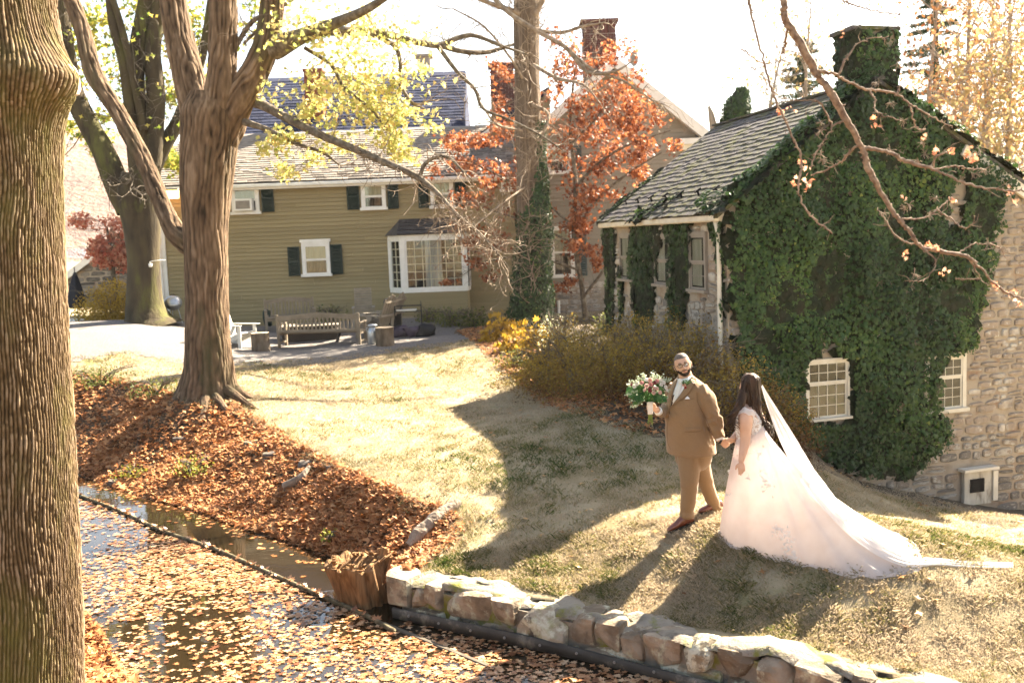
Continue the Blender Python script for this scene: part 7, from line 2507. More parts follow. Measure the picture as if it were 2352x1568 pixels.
def headvf(c, f, up, w, d, h, jaw=.30, nose=1.0, nu=72, nv=60):
    """face shaped head; returns V, F, local coordinates"""
    f = A(f) / np.linalg.norm(f)
    up = A(up, float)
    up = up - f * (up @ f)
    up /= np.linalg.norm(up)
    rt = np.cross(up, -f)
    rt = np.cross(f, up)
    ph = np.linspace(.02, math.pi - .02, nv)
    th = np.arange(nu) * 2 * math.pi / nu
    P, T = np.meshgrid(ph, th, indexing='ij')
    x, y, z = np.sin(P) * np.cos(T), np.sin(P) * np.sin(T), np.cos(P)     # y: forward
    rr = np.hypot(x, y)
    k = np.where(z > 0, (np.maximum(rr, 1e-4) ** -.22), 1)
    X, Y, Z = w * x * k, d * y * k, h * z
    low = sstep(0.05, -1.0, z)
    X = X * (1 - jaw * low)
    Y = np.where(y > 0, Y * (.90 + .05 * low), Y * (1 - .35 * low))
    X = X * (1 - .10 * sstep(.35, .9, y) * (z < .3))
    front = sstep(.15, .6, y)
    g = lambda x0, z0, sx, sz: np.exp(-((X - x0) / sx) ** 2 - ((Z - z0) / sz) ** 2) * front
    Y = Y + .006 * (g(.028, .030, .022, .009) + g(-.028, .030, .022, .009)) - .011 * (g(.031, .008, .017, .011) + g(-.031, .008, .017, .011))
    Y = Y + nose * (.012 * g(0, .0, .009, .024) + .020 * g(0, -.028, .013, .012) + .005 * (g(.012, -.032, .007, .007) + g(-.012, -.032, .007, .007)))
    Y = Y + .006 * g(0, -.055, .020, .006) + .0065 * g(0, -.070, .018, .006) - .004 * g(0, -.0625, .022, .003) + .009 * g(0, -.098, .022, .014) + .004 * (g(.042, -.025, .018, .02) + g(-.042, -.025, .018, .02))
    V = c + X[..., None] * rt + Y[..., None] * f + Z[..., None] * up
    F = [tuple(q[::-1]) for q in gridvf(nv, nu, True)] + [tuple(range(nu)), tuple((nv - 1) * nu + j for j in range(nu))[::-1]]
    return V.reshape(-1, 3), F, np.stack([X, Y, Z], -1).reshape(-1, 3), (rt, f, up)


def shell(V, F, loc, keep, off, name, m, parent, rough=.0015):
    """offset copy of the faces of a surface chosen by local position, closed at the back"""
    sel = [q for q in F if len(q) == 4 and all(keep(*loc[i]) for i in q)]
    ids = sorted({i for q in sel for i in q})
    mp = {i: k for k, i in enumerate(ids)}
    cen = V.mean(0)
    W0 = V[ids]
    N = W0 - cen
    N /= np.linalg.norm(N, axis=1)[:, None]
    O = W0 + N * (off + rough * rng.normal(size=len(ids)))[:, None]
    I = W0 - N * .004
    n = len(ids)
    F1 = [tuple(mp[i] for i in q) for q in sel]
    cnt = {}
    for q in F1:
        for a, b in zip(q, q[1:] + q[:1]):
            cnt[(a, b)] = cnt.get((a, b), 0) + 1
    rim = [(a, b) for (a, b) in cnt if (b, a) not in cnt]
    FF = F1 + [tuple(i + n for i in q[::-1]) for q in F1] + [(b, a, a + n, b + n) for a, b in rim]
    return obj(name, np.vstack([O, I]), FF, m, parent, True)


def ell(c, ax, ay, az, nu=14, nv=9):
    ph = np.linspace(.05, math.pi - .05, nv)
    th = np.arange(nu) * 2 * math.pi / nu
    P, T = np.meshgrid(ph, th, indexing='ij')
    V = A(c) + (np.sin(P) * np.cos(T))[..., None] * A(ax) + (np.sin(P) * np.sin(T))[..., None] * A(ay) + np.cos(P)[..., None] * A(az)
    return V.reshape(-1, 3), [tuple(q) for q in gridvf(nv, nu, True)] + [tuple(range(nu))[::-1], tuple((nv - 1) * nu + j for j in range(nu))]


def hand(Wp, d, n, side=1, s=1.0, curl=(.35, .4, .45, .5), thumb=.5, spread=.06):
    """palm, four fingers and a thumb; d towards the fingers, n where the palm faces"""
    d, n = A(d, float) / np.linalg.norm(d), A(n, float)
    n = n - d * (n @ d)
    n /= np.linalg.norm(n)
    t = np.cross(d, n) * side                                   # towards the thumb
    out = [loftvf([(Wp - d * .02 * s, t * .026 * s, n * .019 * s), (Wp + d * .01 * s, t * .027 * s, n * .018 * s), (Wp + d * .04 * s, t * .038 * s, n * .017 * s), (Wp + d * .075 * s, t * .042 * s, n * .014 * s), (Wp + d * .098 * s, t * .038 * s, n * .010 * s)], 16, 3, True, 2.6)]
    for i, (L, o) in enumerate(((.074, .030), (.082, .010), (.077, -.0105), (.060, -.030))):
        b = Wp + d * (.088 - .006 * abs(i - 1)) * s + t * o * s
        a, dd, P = 0.0, d + t * spread * (1.5 - i) * .5, [b - d * .02 * s, b]
        for j, fr in enumerate((.45, .31, .24)):
            a += curl[i] * (1.0, 1.25, .8)[j]
            v = dd * math.cos(a) + n * math.sin(a)
            P.append(P[-1] + v / np.linalg.norm(v) * L * fr * s)
        out.append(tubevf(P, A([.0095, .0095, .0088, .0080, .0062]) * s, 10, True, 4))
    b = Wp + d * .022 * s + t * .028 * s
    v1 = d * .62 + t * .62 + n * .30 * thumb
    v2 = d * .85 + t * (.30 - .5 * thumb) + n * .6 * thumb
    P = [b - t * .012 * s, b + v1 * .020 * s, b + v1 * .045 * s, b + v1 * .045 * s + v2 * .028 * s, b + v1 * .045 * s + v2 * .048 * s]
    out.append(tubevf(P, A([.015, .0135, .0110, .0100, .0075]) * s, 10, True, 4))
    return out


# ------------------------------------------------------------------ the man
GYD = 11.0
Zg = lambda zx, zy, dy=0.0: at(*Z4(zx, zy), GYD + dy)
gbase = Zg(590, 1385)
gbase[2] = gz(gbase[0], gbase[1])
man = thing('person', 'bearded man in a brown suit and glasses walking on the lawn with a bouquet', 'person', gbase)
hd_ = A([-.82, -.57, 0]) / np.linalg.norm([.82, .57])
sd_ = A([-hd_[1], hd_[0], 0])
jr = [(862, 590, .285, .240), (835, 588, .287, .243), (760, 580, .280, .245), (680, 570, .270, .242), (590, 562, .262, .232), (510, 558, .255, .210), (440, 560, .248, .185), (385, 566, .243, .160), (345, 570, .228, .138), (318, 566, .190, .112), (300, 558, .140, .096), (284, 550, .100, .086), (268, 546, .078, .076)]
jparts = [loftvf([(Zg(zx, zy), sd_ * a, hd_ * b) for zy, zx, a, b in jr], 48, 5, True, 2.25)]
LS = [(Zg(655, 366, -.11), .088), (Zg(696, 430, -.165), .096), (Zg(742, 545, -.20), .087), (Zg(772, 640, -.22), .078), (Zg(796, 710, -.25), .070), (Zg(808, 752, -.27), .060)]
jparts.append(tubevf([p for p, r in LS], [r for p, r in LS], 22, True, 6))
RS = [(Zg(478, 350, .13), .088), (Zg(430, 440, .16), .086), (Zg(405, 520, .10), .078), (Zg(375, 548, .0), .068), (Zg(338, 545, -.10), .058)]
jparts.append(tubevf([p for p, r in RS], [r for p, r in RS], 20, True, 6))


def folds(V, N):
    q = V - gbase
    e = np.exp(-(np.linalg.norm(V - Zg(775, 640, -.22), axis=1) / .16) ** 2) + np.exp(-(np.linalg.norm(V - Zg(700, 400, -.17), axis=1) / .12) ** 2) * .7 + .5 * np.exp(-(np.linalg.norm(V - Zg(430, 560, -.1), axis=1) / .18) ** 2)
    return .006 * fbm(q * A([5, 5, 11]), 3) + .030 * e * vnoise(q * A([9, 9, 26]) + q[:, :1] * 14)


jak, JV, JF = fuse(jparts, .0085, 'jacket', m_suit, man, 3, folds)
JB = bvh(JV, JF)
# trousers
tparts = [loftvf([(Zg(600, 780), sd_ * .20, hd_ * .17), (Zg(604, 850), sd_ * .215, hd_ * .185), (Zg(606, 930), sd_ * .20, hd_ * .17), (Zg(606, 985), sd_ * .14, hd_ * .12)], 32, 4, True, 2.3)]
LL = [(Zg(578, 880, -.09), .142), (Zg(574, 980, -.12), .124), (Zg(574, 1090, -.15), .102), (Zg(568, 1200, -.13), .088), (Zg(560, 1290, -.11), .080), (Zg(556, 1352, -.10), .080)]
RL = [(Zg(632, 880, .09), .145), (Zg(664, 990, .10), .116), (Zg(698, 1090, .11), .090), (Zg(732, 1180, .14), .076), (Zg(762, 1250, .16), .070), (Zg(784, 1304, .17), .071)]
for l in (LL, RL):
    tparts.append(tubevf([p for p, r in l], [r for p, r in l], 24, True, 6))


def tfolds(V, N):
    q = V - gbase
    lo = np.exp(-(np.clip(q[:, 2], 0, 2) / .16) ** 2) + .5 * np.exp(-((q[:, 2] - .48) / .12) ** 2)
    return .006 * fbm(q * A([6, 6, 4]), 3) + .028 * lo * vnoise(q * A([6, 6, 20]))


tro, TV, TF = fuse(tparts, .009, 'trousers', m_suit, man, 3, tfolds)
TB = bvh(TV, TF)
# head
HWd = .091
hc = Zg(523, 190, -.06)
hf = A([-.10, -.985, .02])
hup = A([-.24, 0, .97])
HV, HF, HLOC, (hr, hff, hu) = headvf(hc, hf, hup, HWd, .106, .132, .20)
neck = tubevf([hc + hff * -.02 + hu * .0, hc + hff * -.03 - hu * .10, Zg(556, 318, .0), Zg(560, 350, .02)], [.066, .072, .085, .10], 20, True, 4)
bparts = [(HV, HF), neck]
hl = lambda x, y, z: hc + hr * x + hff * y + hu * z
for s_ in (-1, 1):
    bparts.append(ell(hl(s_ * (HWd + .001), -.012, -.012), hr * .010 + hff * -.006 * 1, hff * .020, hu * .034))
# torso, limbs under the clothes
bparts.append(loftvf([(Zg(zx, zy), sd_ * a * .86, hd_ * b * .84) for zy, zx, a, b in jr[1:]], 28, 3, True, 2.2))
bparts.append(tubevf([p for p, r in LS] + [Zg(815, 772, -.28)], [r * .74 for p, r in LS] + [.029], 14, True, 4))
bparts.append(tubevf([p for p, r in RS] + [Zg(322, 530, -.13)], [r * .72 for p, r in RS] + [.030], 14, True, 4))
for l in (LL, RL):
    bparts.append(tubevf([p for p, r in l], [r * .8 for p, r in l], 14, True, 4))
# hands
wl = Zg(812, 770, -.28)
bparts += hand(wl, Zg(866, 806, -.27) - wl, A([.25, .9, -.25]), 1, 1.0, (.55, .6, .62, .6), .35)
wr = Zg(326, 528, -.12)
bq = Zg(275, 515, -.20)
bparts += hand(wr, A([-.95, .18, .22]), A([-.15, -1, -.05]), 1, 1.0, (.75, .78, .8, .82), .9)
mbody, BV, BF = fuse(bparts, .0054, 'body', m_skin, man, 1)
# hair, beard, face
hs = .134
shell(HV, HF, HLOC, lambda x, y, z: z > .062 + .016 * sstep(0, .08, y) - .06 * sstep(.02, -.05, y) or (y < -.01 and z > -.045) or (abs(x) > .072 and -.02 < y < .03 and z > -.01), .0022, 'hair', m_hairg, man, .0007)
shell(HV, HF, HLOC, lambda x, y, z: ((z < -.043 - .9 * max(0, .035 - abs(x)) * 0 and y > -.035 and (z < -.078 or abs(x) > .030 or (-.056 < z))) or (abs(x) > .060 and -.05 < z < .005 and -.03 < y < .02)) and not (abs(x) < .024 and -.075 < z < -.058) and not (z > -.050 and abs(x) < .050) and not (y > .03 and z > -.052 and abs(x) < .056 and abs(x) > .028), .0055, 'beard', m_beard, man, .0010)


def onface(x, z, off=0.0):
    y = .106 * .9 * math.sqrt(max(0.02, 1 - (x / HWd) ** 2 - (z / .132) ** 2)) + off
    return hl(x, y, z)


g_ = MB()
for s_ in (-1, 1):
    th = np.linspace(0, 2 * math.pi, 25)
    cx, cz = s_ * .034, .006
    P = [hl(cx + .026 * np.sign(math.cos(a)) * abs(math.cos(a)) ** .75, .102 - .10 * (abs(cx + .026 * math.cos(a)) / .083) ** 2 * .35, cz + .019 * np.sign(math.sin(a)) * abs(math.sin(a)) ** .75) for a in th]
    g_.tube(P, .0026, 6, False)
    g_.tube([hl(s_ * .059, .090, .010), hl(s_ * .086, .055, .012), hl(s_ * .096, .0, .008), hl(s_ * .096, -.02, .0)], .0022, 6, True, 3)
g_.tube([hl(-.009, .100, .010), hl(0, .105, .013), hl(.009, .100, .010)], .0024, 6, True, 3)
gl_ = g_.build('glasses', m_frame, man, True)
for s_ in (-1, 1):
    th = np.linspace(0, 2 * math.pi, 21)[:-1]
    P = [hl(s_ * .034 + .026 * np.sign(math.cos(a)) * abs(math.cos(a)) ** .75, .101 - .10 * (abs(s_ * .034 + .026 * math.cos(a)) / .083) ** 2 * .35, .006 + .019 * np.sign(math.sin(a)) * abs(math.sin(a)) ** .75) for a in th]
    obj('lens', P, [tuple(range(20))], m_lens, gl_)
    e = MB()
    ec = onface(s_ * .033, .007, -.0085)
    e.add(*ell(ec, hr * .0125, hff * .007, hu * .0062))
    eo = e.build('eye', m_eyew, man, True)
    MB().add(*ell(ec + hff * .0045 + hr * .002, hr * .0052, hff * .0035, hu * .0052, 10, 7)).build('iris', m_iris, eo, True)
    b = MB()
    b.tube([onface(s_ * .014, .030, .006), onface(s_ * .032, .037, .005), onface(s_ * .052, .031, .002)], [.0032, .0036, .0016], 6, True, 4)
    b.build('eyebrow', m_beard, man, True)
    b = MB()
    b.tube([onface(s_ * .021, .013, -.001), onface(s_ * .033, .0165, -.0005), onface(s_ * .046, .012, -.003)], .0016, 5, True, 3)
    b.build('eyelid', m_beard, man, True)
MB().tube([onface(-.020, -.064, .002), onface(-.008, -.0625, .009), onface(0, -.0635, .010), onface(.008, -.0625, .009), onface(.021, -.062, .002)], [.002, .0038, .0036, .0038, .002], 7, True, 4).tube([onface(-.018, -.066, .002), onface(0, -.0705, .010), onface(.018, -.064, .002)], [.002, .0048, .002], 7, True, 4).build('mouth', m_lip, man, True)
MB().tube([onface(-.030, -.051, .003), onface(-.014, -.049, .012), onface(0, -.051, .015), onface(.014, -.049, .012), onface(.030, -.051, .003)], [.003, .0052, .004, .0052, .003], 7, True, 4).build('moustache', m_beard, man, True)
MB().add(*ell(hl(-.094, -.012, -.045), hr * .004, hff * .004, hu * .004, 8, 6)).build('earring', m_white, man, True)


def P4(l):
    return [Z4(*p) for p in l]


# shirt, vest, tie, collar, lapels
dpatch(JB, P4([(478, 300), (448, 400), (432, 470), (428, 512)]), P4([(598, 262), (552, 340), (500, 420), (430, 514)]), 'shirt', m_shirt, man, .008, 16, 8)
dpatch(JB, P4([(446, 420), (436, 470), (428, 512)]), P4([(462, 418), (450, 475), (432, 514)]), 'vest', m_vest, man, .012, 10, 4)
dpatch(JB, P4([(478, 470), (458, 495), (430, 514)]), P4([(492, 446), (466, 480), (433, 515)]), 'vest', m_vest, man, .012, 10, 4)
tie = dpatch(JB, P4([(492, 326), (474, 380), (456, 430), (444, 472)]), P4([(520, 322), (504, 385), (482, 440), (456, 478)]), 'tie', m_tie, man, .018, 14, 6)
dpatch(JB, P4([(486, 300), (489, 330)]), P4([(528, 296), (522, 330)]), 'tie_knot', m_tie, tie, .030, 5, 5, .012)
dpatch(JB, P4([(520, 318), (528, 300), (560, 285), (592, 236)]), P4([(522, 342), (545, 332), (572, 305), (604, 252)]), 'collar', m_shirt, man, .022, 12, 4, .006)
dpatch(JB, P4([(476, 292), (482, 300), (484, 312)]), P4([(496, 300), (500, 320), (494, 345)]), 'collar', m_shirt, man, .022, 8, 4, .006)
lap = dpatch(JB, P4([(592, 290), (556, 340), (500, 420), (452, 482), (424, 516)]), P4([(618, 305), (606, 345), (560, 415), (486, 470), (424, 520)]), 'lapel', m_suit, man, .020, 18, 6, .008)
dpatch(JB, P4([(604, 246), (596, 270), (590, 288)]), P4([(632, 262), (634, 285), (615, 300)]), 'lapel', m_suit, man, .024, 8, 5, .008)
dpatch(JB, P4([(474, 290), (440, 350), (416, 420), (412, 480), (420, 520)]), P4([(486, 300), (456, 380), (440, 440), (430, 490), (422, 522)]), 'lapel', m_suit, man, .020, 16, 5, .008)
dpatch(JB, P4([(538, 452), (545, 440)]), P4([(580, 450), (560, 428)]), 'pocket_square', m_shirt, man, .012, 4, 5, .004, False)
dpatch(JB, P4([(536, 672), (537, 700)]), P4([(662, 672), (662, 694)]), 'pocket_flap', m_suit, man, .009, 5, 10, .006, False)


def seam(l, name='seam', r=.0022, off=.003, B=None):
    P = crom(A(P4(l), float), 8) if len(l) > 2 else A(P4(l), float)
    MB().tube([drape(B or JB, u, v, off) for u, v in P], r, 5).build(name, m_suitd, man)


seam([(424, 516), (412, 600), (404, 700), (410, 790), (432, 838)])
seam([(500, 462), (560, 456), (612, 446)])
seam([(536, 702), (600, 702), (662, 696)])
seam([(632, 400), (640, 480), (690, 580), (738, 690), (765, 760)], r=.003)
seam([(720, 660), (742, 720), (768, 800)], r=.003)
for zx, zy in ((421, 560), (419, 548)):
    p = drape(JB, *Z4(zx, zy), .006)
    MB().add(*ell(p, sd_ * .010, hd_ * .005, UPV * .010, 10, 6)).build('button', m_suitd, man, True)
# cuffs
for (p, q, r) in ((LS[-1][0], wl, .046), (RS[-1][0], wr, .048)):
    d = (q - p) / np.linalg.norm(q - p)
    MB().tube([p - d * .02, p + d * .022], [r, r * .96], 18).build('shirt_cuff', m_shirt, man, True)
MB().tube([wl - A([.012, 0, -.006]), wl + A([.008, 0, -.004])], [.037, .036], 18).build('watch_strap', m_black, man, True)


def shoe(toe, heel, lift, up=UPV, name='shoe'):
    ax = heel - toe
    L = np.linalg.norm(ax)
    ax /= L
    sx = np.cross(up, ax)
    sx /= np.linalg.norm(sx)
    uu = np.cross(ax, sx)
    rg = [(.0, .012, .010, .014), (.05, .030, .020, .020), (.18, .044, .030, .030), (.38, .048, .040, .040), (.55, .042, .055, .054), (.72, .038, .062, .060), (.9, .038, .058, .056), (1.0, .026, .040, .045)]
    V, F = loftvf([(toe + ax * t * L + uu * (c + .012), sx * w, uu * h) for t, w, h, c in rg], 18, 4, True, 2.2)
    s = obj(name, V, F, m_shoe, man, True)
    V, F = loftvf([(toe + ax * t * L + uu * .006, sx * (w + .004), uu * .010) for t, w, h, c in rg], 14, 4, True, 3.5)
    obj('sole', V, F, m_sole, s, True)
    MB().box(toe + ax * L * .88 - uu * .004, (.036, .036, .016), np.stack([sx, ax, uu], 1), .004).build('heel', m_sole, s)


ft = gbase[2]
tp_, hp_ = Zg(408, 1380, -.14), Zg(612, 1372, -.09)
tp_[2], hp_[2] = gz(*tp_[:2]) + .012, gz(*hp_[:2]) + .014
shoe(tp_, hp_, 0)
tp_, hp_ = Zg(645, 1372, .12), Zg(836, 1304, .18)
tp_[2] = gz(*tp_[:2]) + .02
shoe(tp_, hp_, 0, UPV + A([.3, 0, 0]))

# boutonniere
bo = drape(JB, *Z4(540, 350), .03)
bt_ = thing('boutonniere', 'peach and red rose boutonniere pinned to the brown lapel', 'boutonniere', bo)
m_peach = mat('peach_petal', [(.72, .36, .24), (.82, .52, .38)], scale=30, rough=.6, trans=.2)
m_redp = mat('red_petal', [(.36, .012, .02), (.52, .03, .035)], scale=30, rough=.55)
m_ferng = mat('fern_green', [(.03, .07, .025), (.06, .12, .04)], attr=True, rough=.6, trans=.25)


def rose(c, n, r, m, parent, name='rose', lay=((.30, 5, .9), (.62, 6, .55), (.95, 7, .2))):
    """cupped overlapping petals round a bud"""
    n = A(n, float) / np.linalg.norm(n)
    h = np.cross(n, A([.3, .2, .9]))
    h /= np.linalg.norm(h)
    k = np.cross(n, h)
    mb = MB()
    mb.add(*ell(c + n * r * .25, h * r * .30, k * r * .30, n * r * .42, 10, 7))
    for rad, cnt, tilt in lay:
        for i in range(cnt):
            a = i * 6.283 / cnt + rad * 5 + rng.normal() * .15
            o = h * math.cos(a) + k * math.sin(a)
            t = np.cross(n, o)
            V = []
            for u_ in np.linspace(0, 1, 4):
                for w_ in np.linspace(-1, 1, 5):
                    wd_ = r * .62 * math.sin(math.pi * (.18 + .72 * u_)) * (.6 + .6 * rad)
                    V.append(c + o * r * (rad * (.25 + .75 * u_)) + n * r * (tilt * u_ * .8 - .25 * (1 - tilt) * u_ ** 3 + .12 * (w_ * w_)) + t * wd_ * w_ - o * r * .16 * w_ * w_)
            mb.add(V, [tuple(f) for f in gridvf(4, 5)])
    return mb.build(name, m, parent, True)


rose(bo + A([-.008, -.005, .012]), (-.2, -1, .35), .026, m_peach, bt_)
rose(bo + A([.010, -.006, -.020]), (-.1, -1, .2), .022, m_redp, bt_, 'red_rose')
fp = []
for k in range(7):
    d = A([math.cos(.3 + k * .32), -.25, math.sin(.3 + k * .32)])
    fp += [bo + d * t for t in np.linspace(.02, .085 - .005 * k, 6)]
fp = A(fp)
leafobj('fern', *OVAL, fp, rdir(len(fp)) * .6 + A([0, -1, 0]), rng.uniform(.016, .03, len(fp)), m_ferng, bt_)

# bouquet
bc = bq
bu = thing('bouquet', 'large bouquet of blush and burgundy flowers in an ivory wrap, held by the man', 'bouquet', bc - A([0, 0, .2]))
wt, wb = Zg(272, 470, -.20), Zg(276, 566, -.20)
tb_ = [wt, (wt + wb) / 2, wb]
obj('ribbon_wrap', *tubevf(tb_, [.036, .031, .030], 20, True, 4), mat('ivory_ribbon', [(.74, .66, .56), (.82, .75, .66)], scale=18, rough=.5, stretch=(1, 1, 4), bump=.3), bu, smooth=True)
m_stem = mat('green_stem', [(.12, .17, .03), (.26, .30, .06)], scale=20, rough=.5)
for k in range(13):
    a = k * 2.4
    r = .024 * math.sqrt((k + .5) / 13)
    o = A([r * math.cos(a), r * math.sin(a), 0])
    obj('stem', *tubevf([wb + o + UPV * .02, wb + o * 1.1 - UPV * .06, Zg(277, 640 + rng.uniform(-12, 8), -.20) + o * 1.6 + A([rng.normal() * .006, 0, 0])], .0042, 6, True, 3), m_stem, bu, smooth=True)
top_ = Zg(268, 385, -.22)
m_blush = mat('blush_petal', [(.72, .46, .38), (.84, .64, .56)], scale=25, rough=.6, trans=.25)
m_whitep = mat('white_petal', [(.76, .72, .66), (.88, .85, .80)], scale=25, rough=.6, trans=.25)
m_burg = mat('burgundy_petal', [(.15, .02, .03), (.28, .05, .06)], scale=25, rough=.6)
m_pinkp = mat('dusty_pink_petal', [(.55, .22, .22), (.68, .38, .35)], scale=25, rough=.6, trans=.2)
for (zx, zy, r, m, nm) in ((290, 392, .026, m_blush, 'rose'), (342, 392, .026, m_blush, 'rose'), (318, 362, .024, m_blush, 'rose'), (296, 358, .022, m_blush, 'rose'), (238, 340, .030, m_blush, 'rose'), (262, 372, .030, m_burg, 'burgundy_rose'), (270, 330, .030, m_pinkp, 'pink_rose'), (268, 298, .034, m_blush, 'rose'), (320, 306, .028, m_pinkp, 'pink_rose'),
                        (170, 326, .030, m_whitep, 'white_flower'), (150, 350, .026, m_whitep, 'white_flower'), (205, 320, .026, m_pinkp, 'pink_rose'), (372, 320, .030, m_whitep, 'white_flower'), (388, 356, .028, m_whitep, 'white_flower'), (352, 336, .026, m_whitep, 'white_flower'), (240, 296, .026, m_whitep, 'white_flower'), (300, 318, .024, m_burg, 'burgundy_rose'), (350, 300, .022, m_whitep, 'white_flower'), (400, 380, .022, m_whitep, 'white_flower'), (225, 372, .024, m_blush, 'rose'), (130, 340, .018, m_burg, 'burgundy_rose')):
    c = Zg(zx, zy, -.22)
    off = (c - top_)
    rr_ = np.linalg.norm(off)
    c = c + A([0, -1, 0]) * (.10 * max(0, 1 - (rr_ / .22) ** 2))
    rose(c, off * 4 + A([0, -1.0, .15]), r, m, bu, nm)
m_bgreen = mat('bouquet_leaf', [(.02, .075, .02), (.04, .13, .03), (.10, .20, .06)], attr=True, rough=.45, trans=.25)
m_sage = mat('pale_sage_leaf', [(.28, .36, .22), (.46, .52, .38), (.66, .68, .55)], attr=True, rough=.6, trans=.35)
q, nn2, sz = [], [], []
for (zx, zy, n, s) in ((140, 400, 7, .075), (190, 420, 9, .085), (170, 440, 6, .07), (220, 440, 8, .07), (340, 440, 7, .07), (300, 420, 7, .06), (360, 450, 5, .06), (120, 420, 5, .06), (260, 420, 6, .06), (300, 450, 5, .055)):
    for _ in range(n):
        q.append(Zg(zx + rng.normal() * 18, zy + rng.normal() * 12, -.22 + rng.uniform(-.08, .12)))
        nn2.append(A([rng.normal() * .4, -1, .5 + rng.normal() * .3]))
        sz.append(s * rng.uniform(.8, 1.3))
leafobj('leaf', *OVAL, A(q), A(nn2), A(sz) * 1.15, m_bgreen, bu)
q = []
sp_ = MB()
for (zx, zy) in ((110, 345), (95, 420), (115, 470), (130, 500), (150, 510), (170, 505), (215, 262), (225, 275), (296, 250), (300, 268), (340, 268), (372, 275), (410, 300), (430, 308), (415, 390), (400, 440), (380, 480), (385, 300), (180, 290), (120, 310), (200, 480), (345, 470), (365, 420)):
    e = Zg(zx, zy, -.22 + rng.uniform(-.08, .10))
    s0 = top_ + (e - top_) * .35
    P = crom(A([s0, (s0 + e) / 2 + A([0, 0, .02]), e]), 5)
    sp_.tube(P, [.002] * len(P), 4)
    for p in P[3:]:
        q += [p + rng.normal(size=3) * .010 for _ in range(4)]
q = A(q)
sp_.build('sprig_stems', m_stem, bu, kind='stuff')
leafobj('sprigs', *OVAL, q, rdir(len(q)) + A([0, -.4, .2]), rng.uniform(.014, .034, len(q)), m_sage, bu, kind='stuff')
# green under-dome that the flowers sit in
V, F = ell(top_ + A([0, .03, -.01]), A([.165, 0, 0]), A([0, .11, 0]), A([0, 0, .10]), 20, 12)
V = V + .02 * fbm(V * 14, 2)[:, None]
q = V[rng.integers(0, len(V), 420)] + rng.normal(size=(420, 3)) * .012
leafobj('filler_leaves', *OVAL, q, rdir(420) + A([0, -.5, .2]), rng.uniform(.03, .055, 420), m_bgreen, bu, kind='stuff')

# ------------------------------------------------------------------ the woman
BY = 10.5
Zb = lambda zx, zy, dy=0.0: at(*Z4(zx, zy), BY + dy)
wbase = Zb(1010, 1500)
wbase[2] = gz(wbase[0], wbase[1])
wo = thing('person', 'bride with long wavy dark hair in a blush lace gown with trailing veil', 'person', wbase)
hb = A([-.92, .39, 0]) / np.linalg.norm([.92, .39])
sb2 = A([-hb[1], hb[0], 0])
br_ = [(800, 1048, .150, .150), (765, 1046, .142, .142), (700, 1042, .152, .148), (630, 1036, .165, .160), (575, 1032, .168, .150), (535, 1034, .170, .112), (505, 1036, .145, .088), (480, 1036, .085, .065), (455, 1034, .055, .055)]
wparts = [loftvf([(Zb(zx, zy), sb2 * a, hb * b) for zy, zx, a, b in br_], 36, 4, True, 2.15)]
whc = Zb(1030, 350, .0)
whf = A([-.93, .36, .06])
WHV, WHF, WHL, (wr_, wf_, wu_) = headvf(whc, whf, A([-.05, 0, 1]), .076, .096, .122, .30, .8)
wparts.append((WHV, WHF))
wparts.append(tubevf([whc - wf_ * .02 - wu_ * .02, whc - wf_ * .03 - wu_ * .10, Zb(1034, 480), Zb(1036, 510)], [.052, .050, .056, .075], 18, True, 4))
WL = [(Zb(1012, 535, -.13), .062), (Zb(1003, 585, -.17), .076), (Zb(1003, 650, -.18), .074), (Zb(1004, 725, -.18), .056), (Zb(996, 800, -.19), .050), (Zb(980, 880, -.21), .038), (Zb(969, 930, -.22), .028)]
wparts.append(tubevf([p for p, r in WL], [r for p, r in WL], 20, True, 5))
WR = [(Zb(1040, 540, .13), .062), (Zb(1000, 610, .18), .066), (Zb(975, 690, .16), .050), (Zb(940, 722, .08), .042), (Zb(905, 752, .0), .030)]
wparts.append(tubevf([p for p, r in WR], [r for p, r in WR], 18, True, 5))
p = WL[-1][0]
wparts += hand(p, Zb(978, 1040, -.23) - p, A([.15, .95, -.1]), -1, .92, (.16, .18, .22, .26), .25, .10)
p = WR[-1][0]
tgt = Zg(836, 812, -.33)
wparts += hand(p, tgt - p, A([.35, .75, .55]), 1, .92, (.5, .55, .6, .6), .5)
wparts.append(tubevf([Zb(1000, 900, -.06), Zb(985, 1150, -.06), Zb(975, 1440, -.06)], [.085, .06, .04], 14, True, 4))
wparts.append(tubevf([Zb(1060, 900, .06), Zb(1060, 1150, .06), Zb(1060, 1440, .06)], [.085, .06, .04], 14, True, 4))
wb_, WBV, WBF = fuse(wparts, .0052, 'body', m_skinb, wo, 1)
# fingernails are below a pixel; ring-less hands as in the photograph
# bodice with a V back
nb_ = 64
th = np.arange(nb_) * 2 * math.pi / nb_
rows = []
zz_ = A([zy for zy, *_ in br_[:6]], float)
for k in range(12):
    t = k / 11
    V = []
    for a in th:
        back = max(0, -math.sin(a))                     # sin: along heading; back is -1
        side = abs(math.cos(a))
        topy = 560 + 95 * back ** 3 - 10 * side
        zy = 792 + (topy - 792) * t
        zx = np.interp(-zy, -zz_, [r[1] for r in br_[:6]])
        A_ = np.interp(-zy, -zz_, [r[2] for r in br_[:6]]) + .009 + .004 * (t > .93)
        B_ = np.interp(-zy, -zz_, [r[3] for r in br_[:6]]) + .009 + .004 * (t > .93)
        e = 2 / 2.15
        ca, sa = math.copysign(abs(math.cos(a)) ** e, math.cos(a)), math.copysign(abs(math.sin(a)) ** e, math.sin(a))
        V.append(Zb(zx, zy) + sb2 * A_ * ca + hb * B_ * sa)
    rows.append(V)
BOD = A(rows).reshape(-1, 3)
bod = obj('bodice', BOD, gridvf(12, nb_, True)[:, ::-1], m_bodice, wo, True)
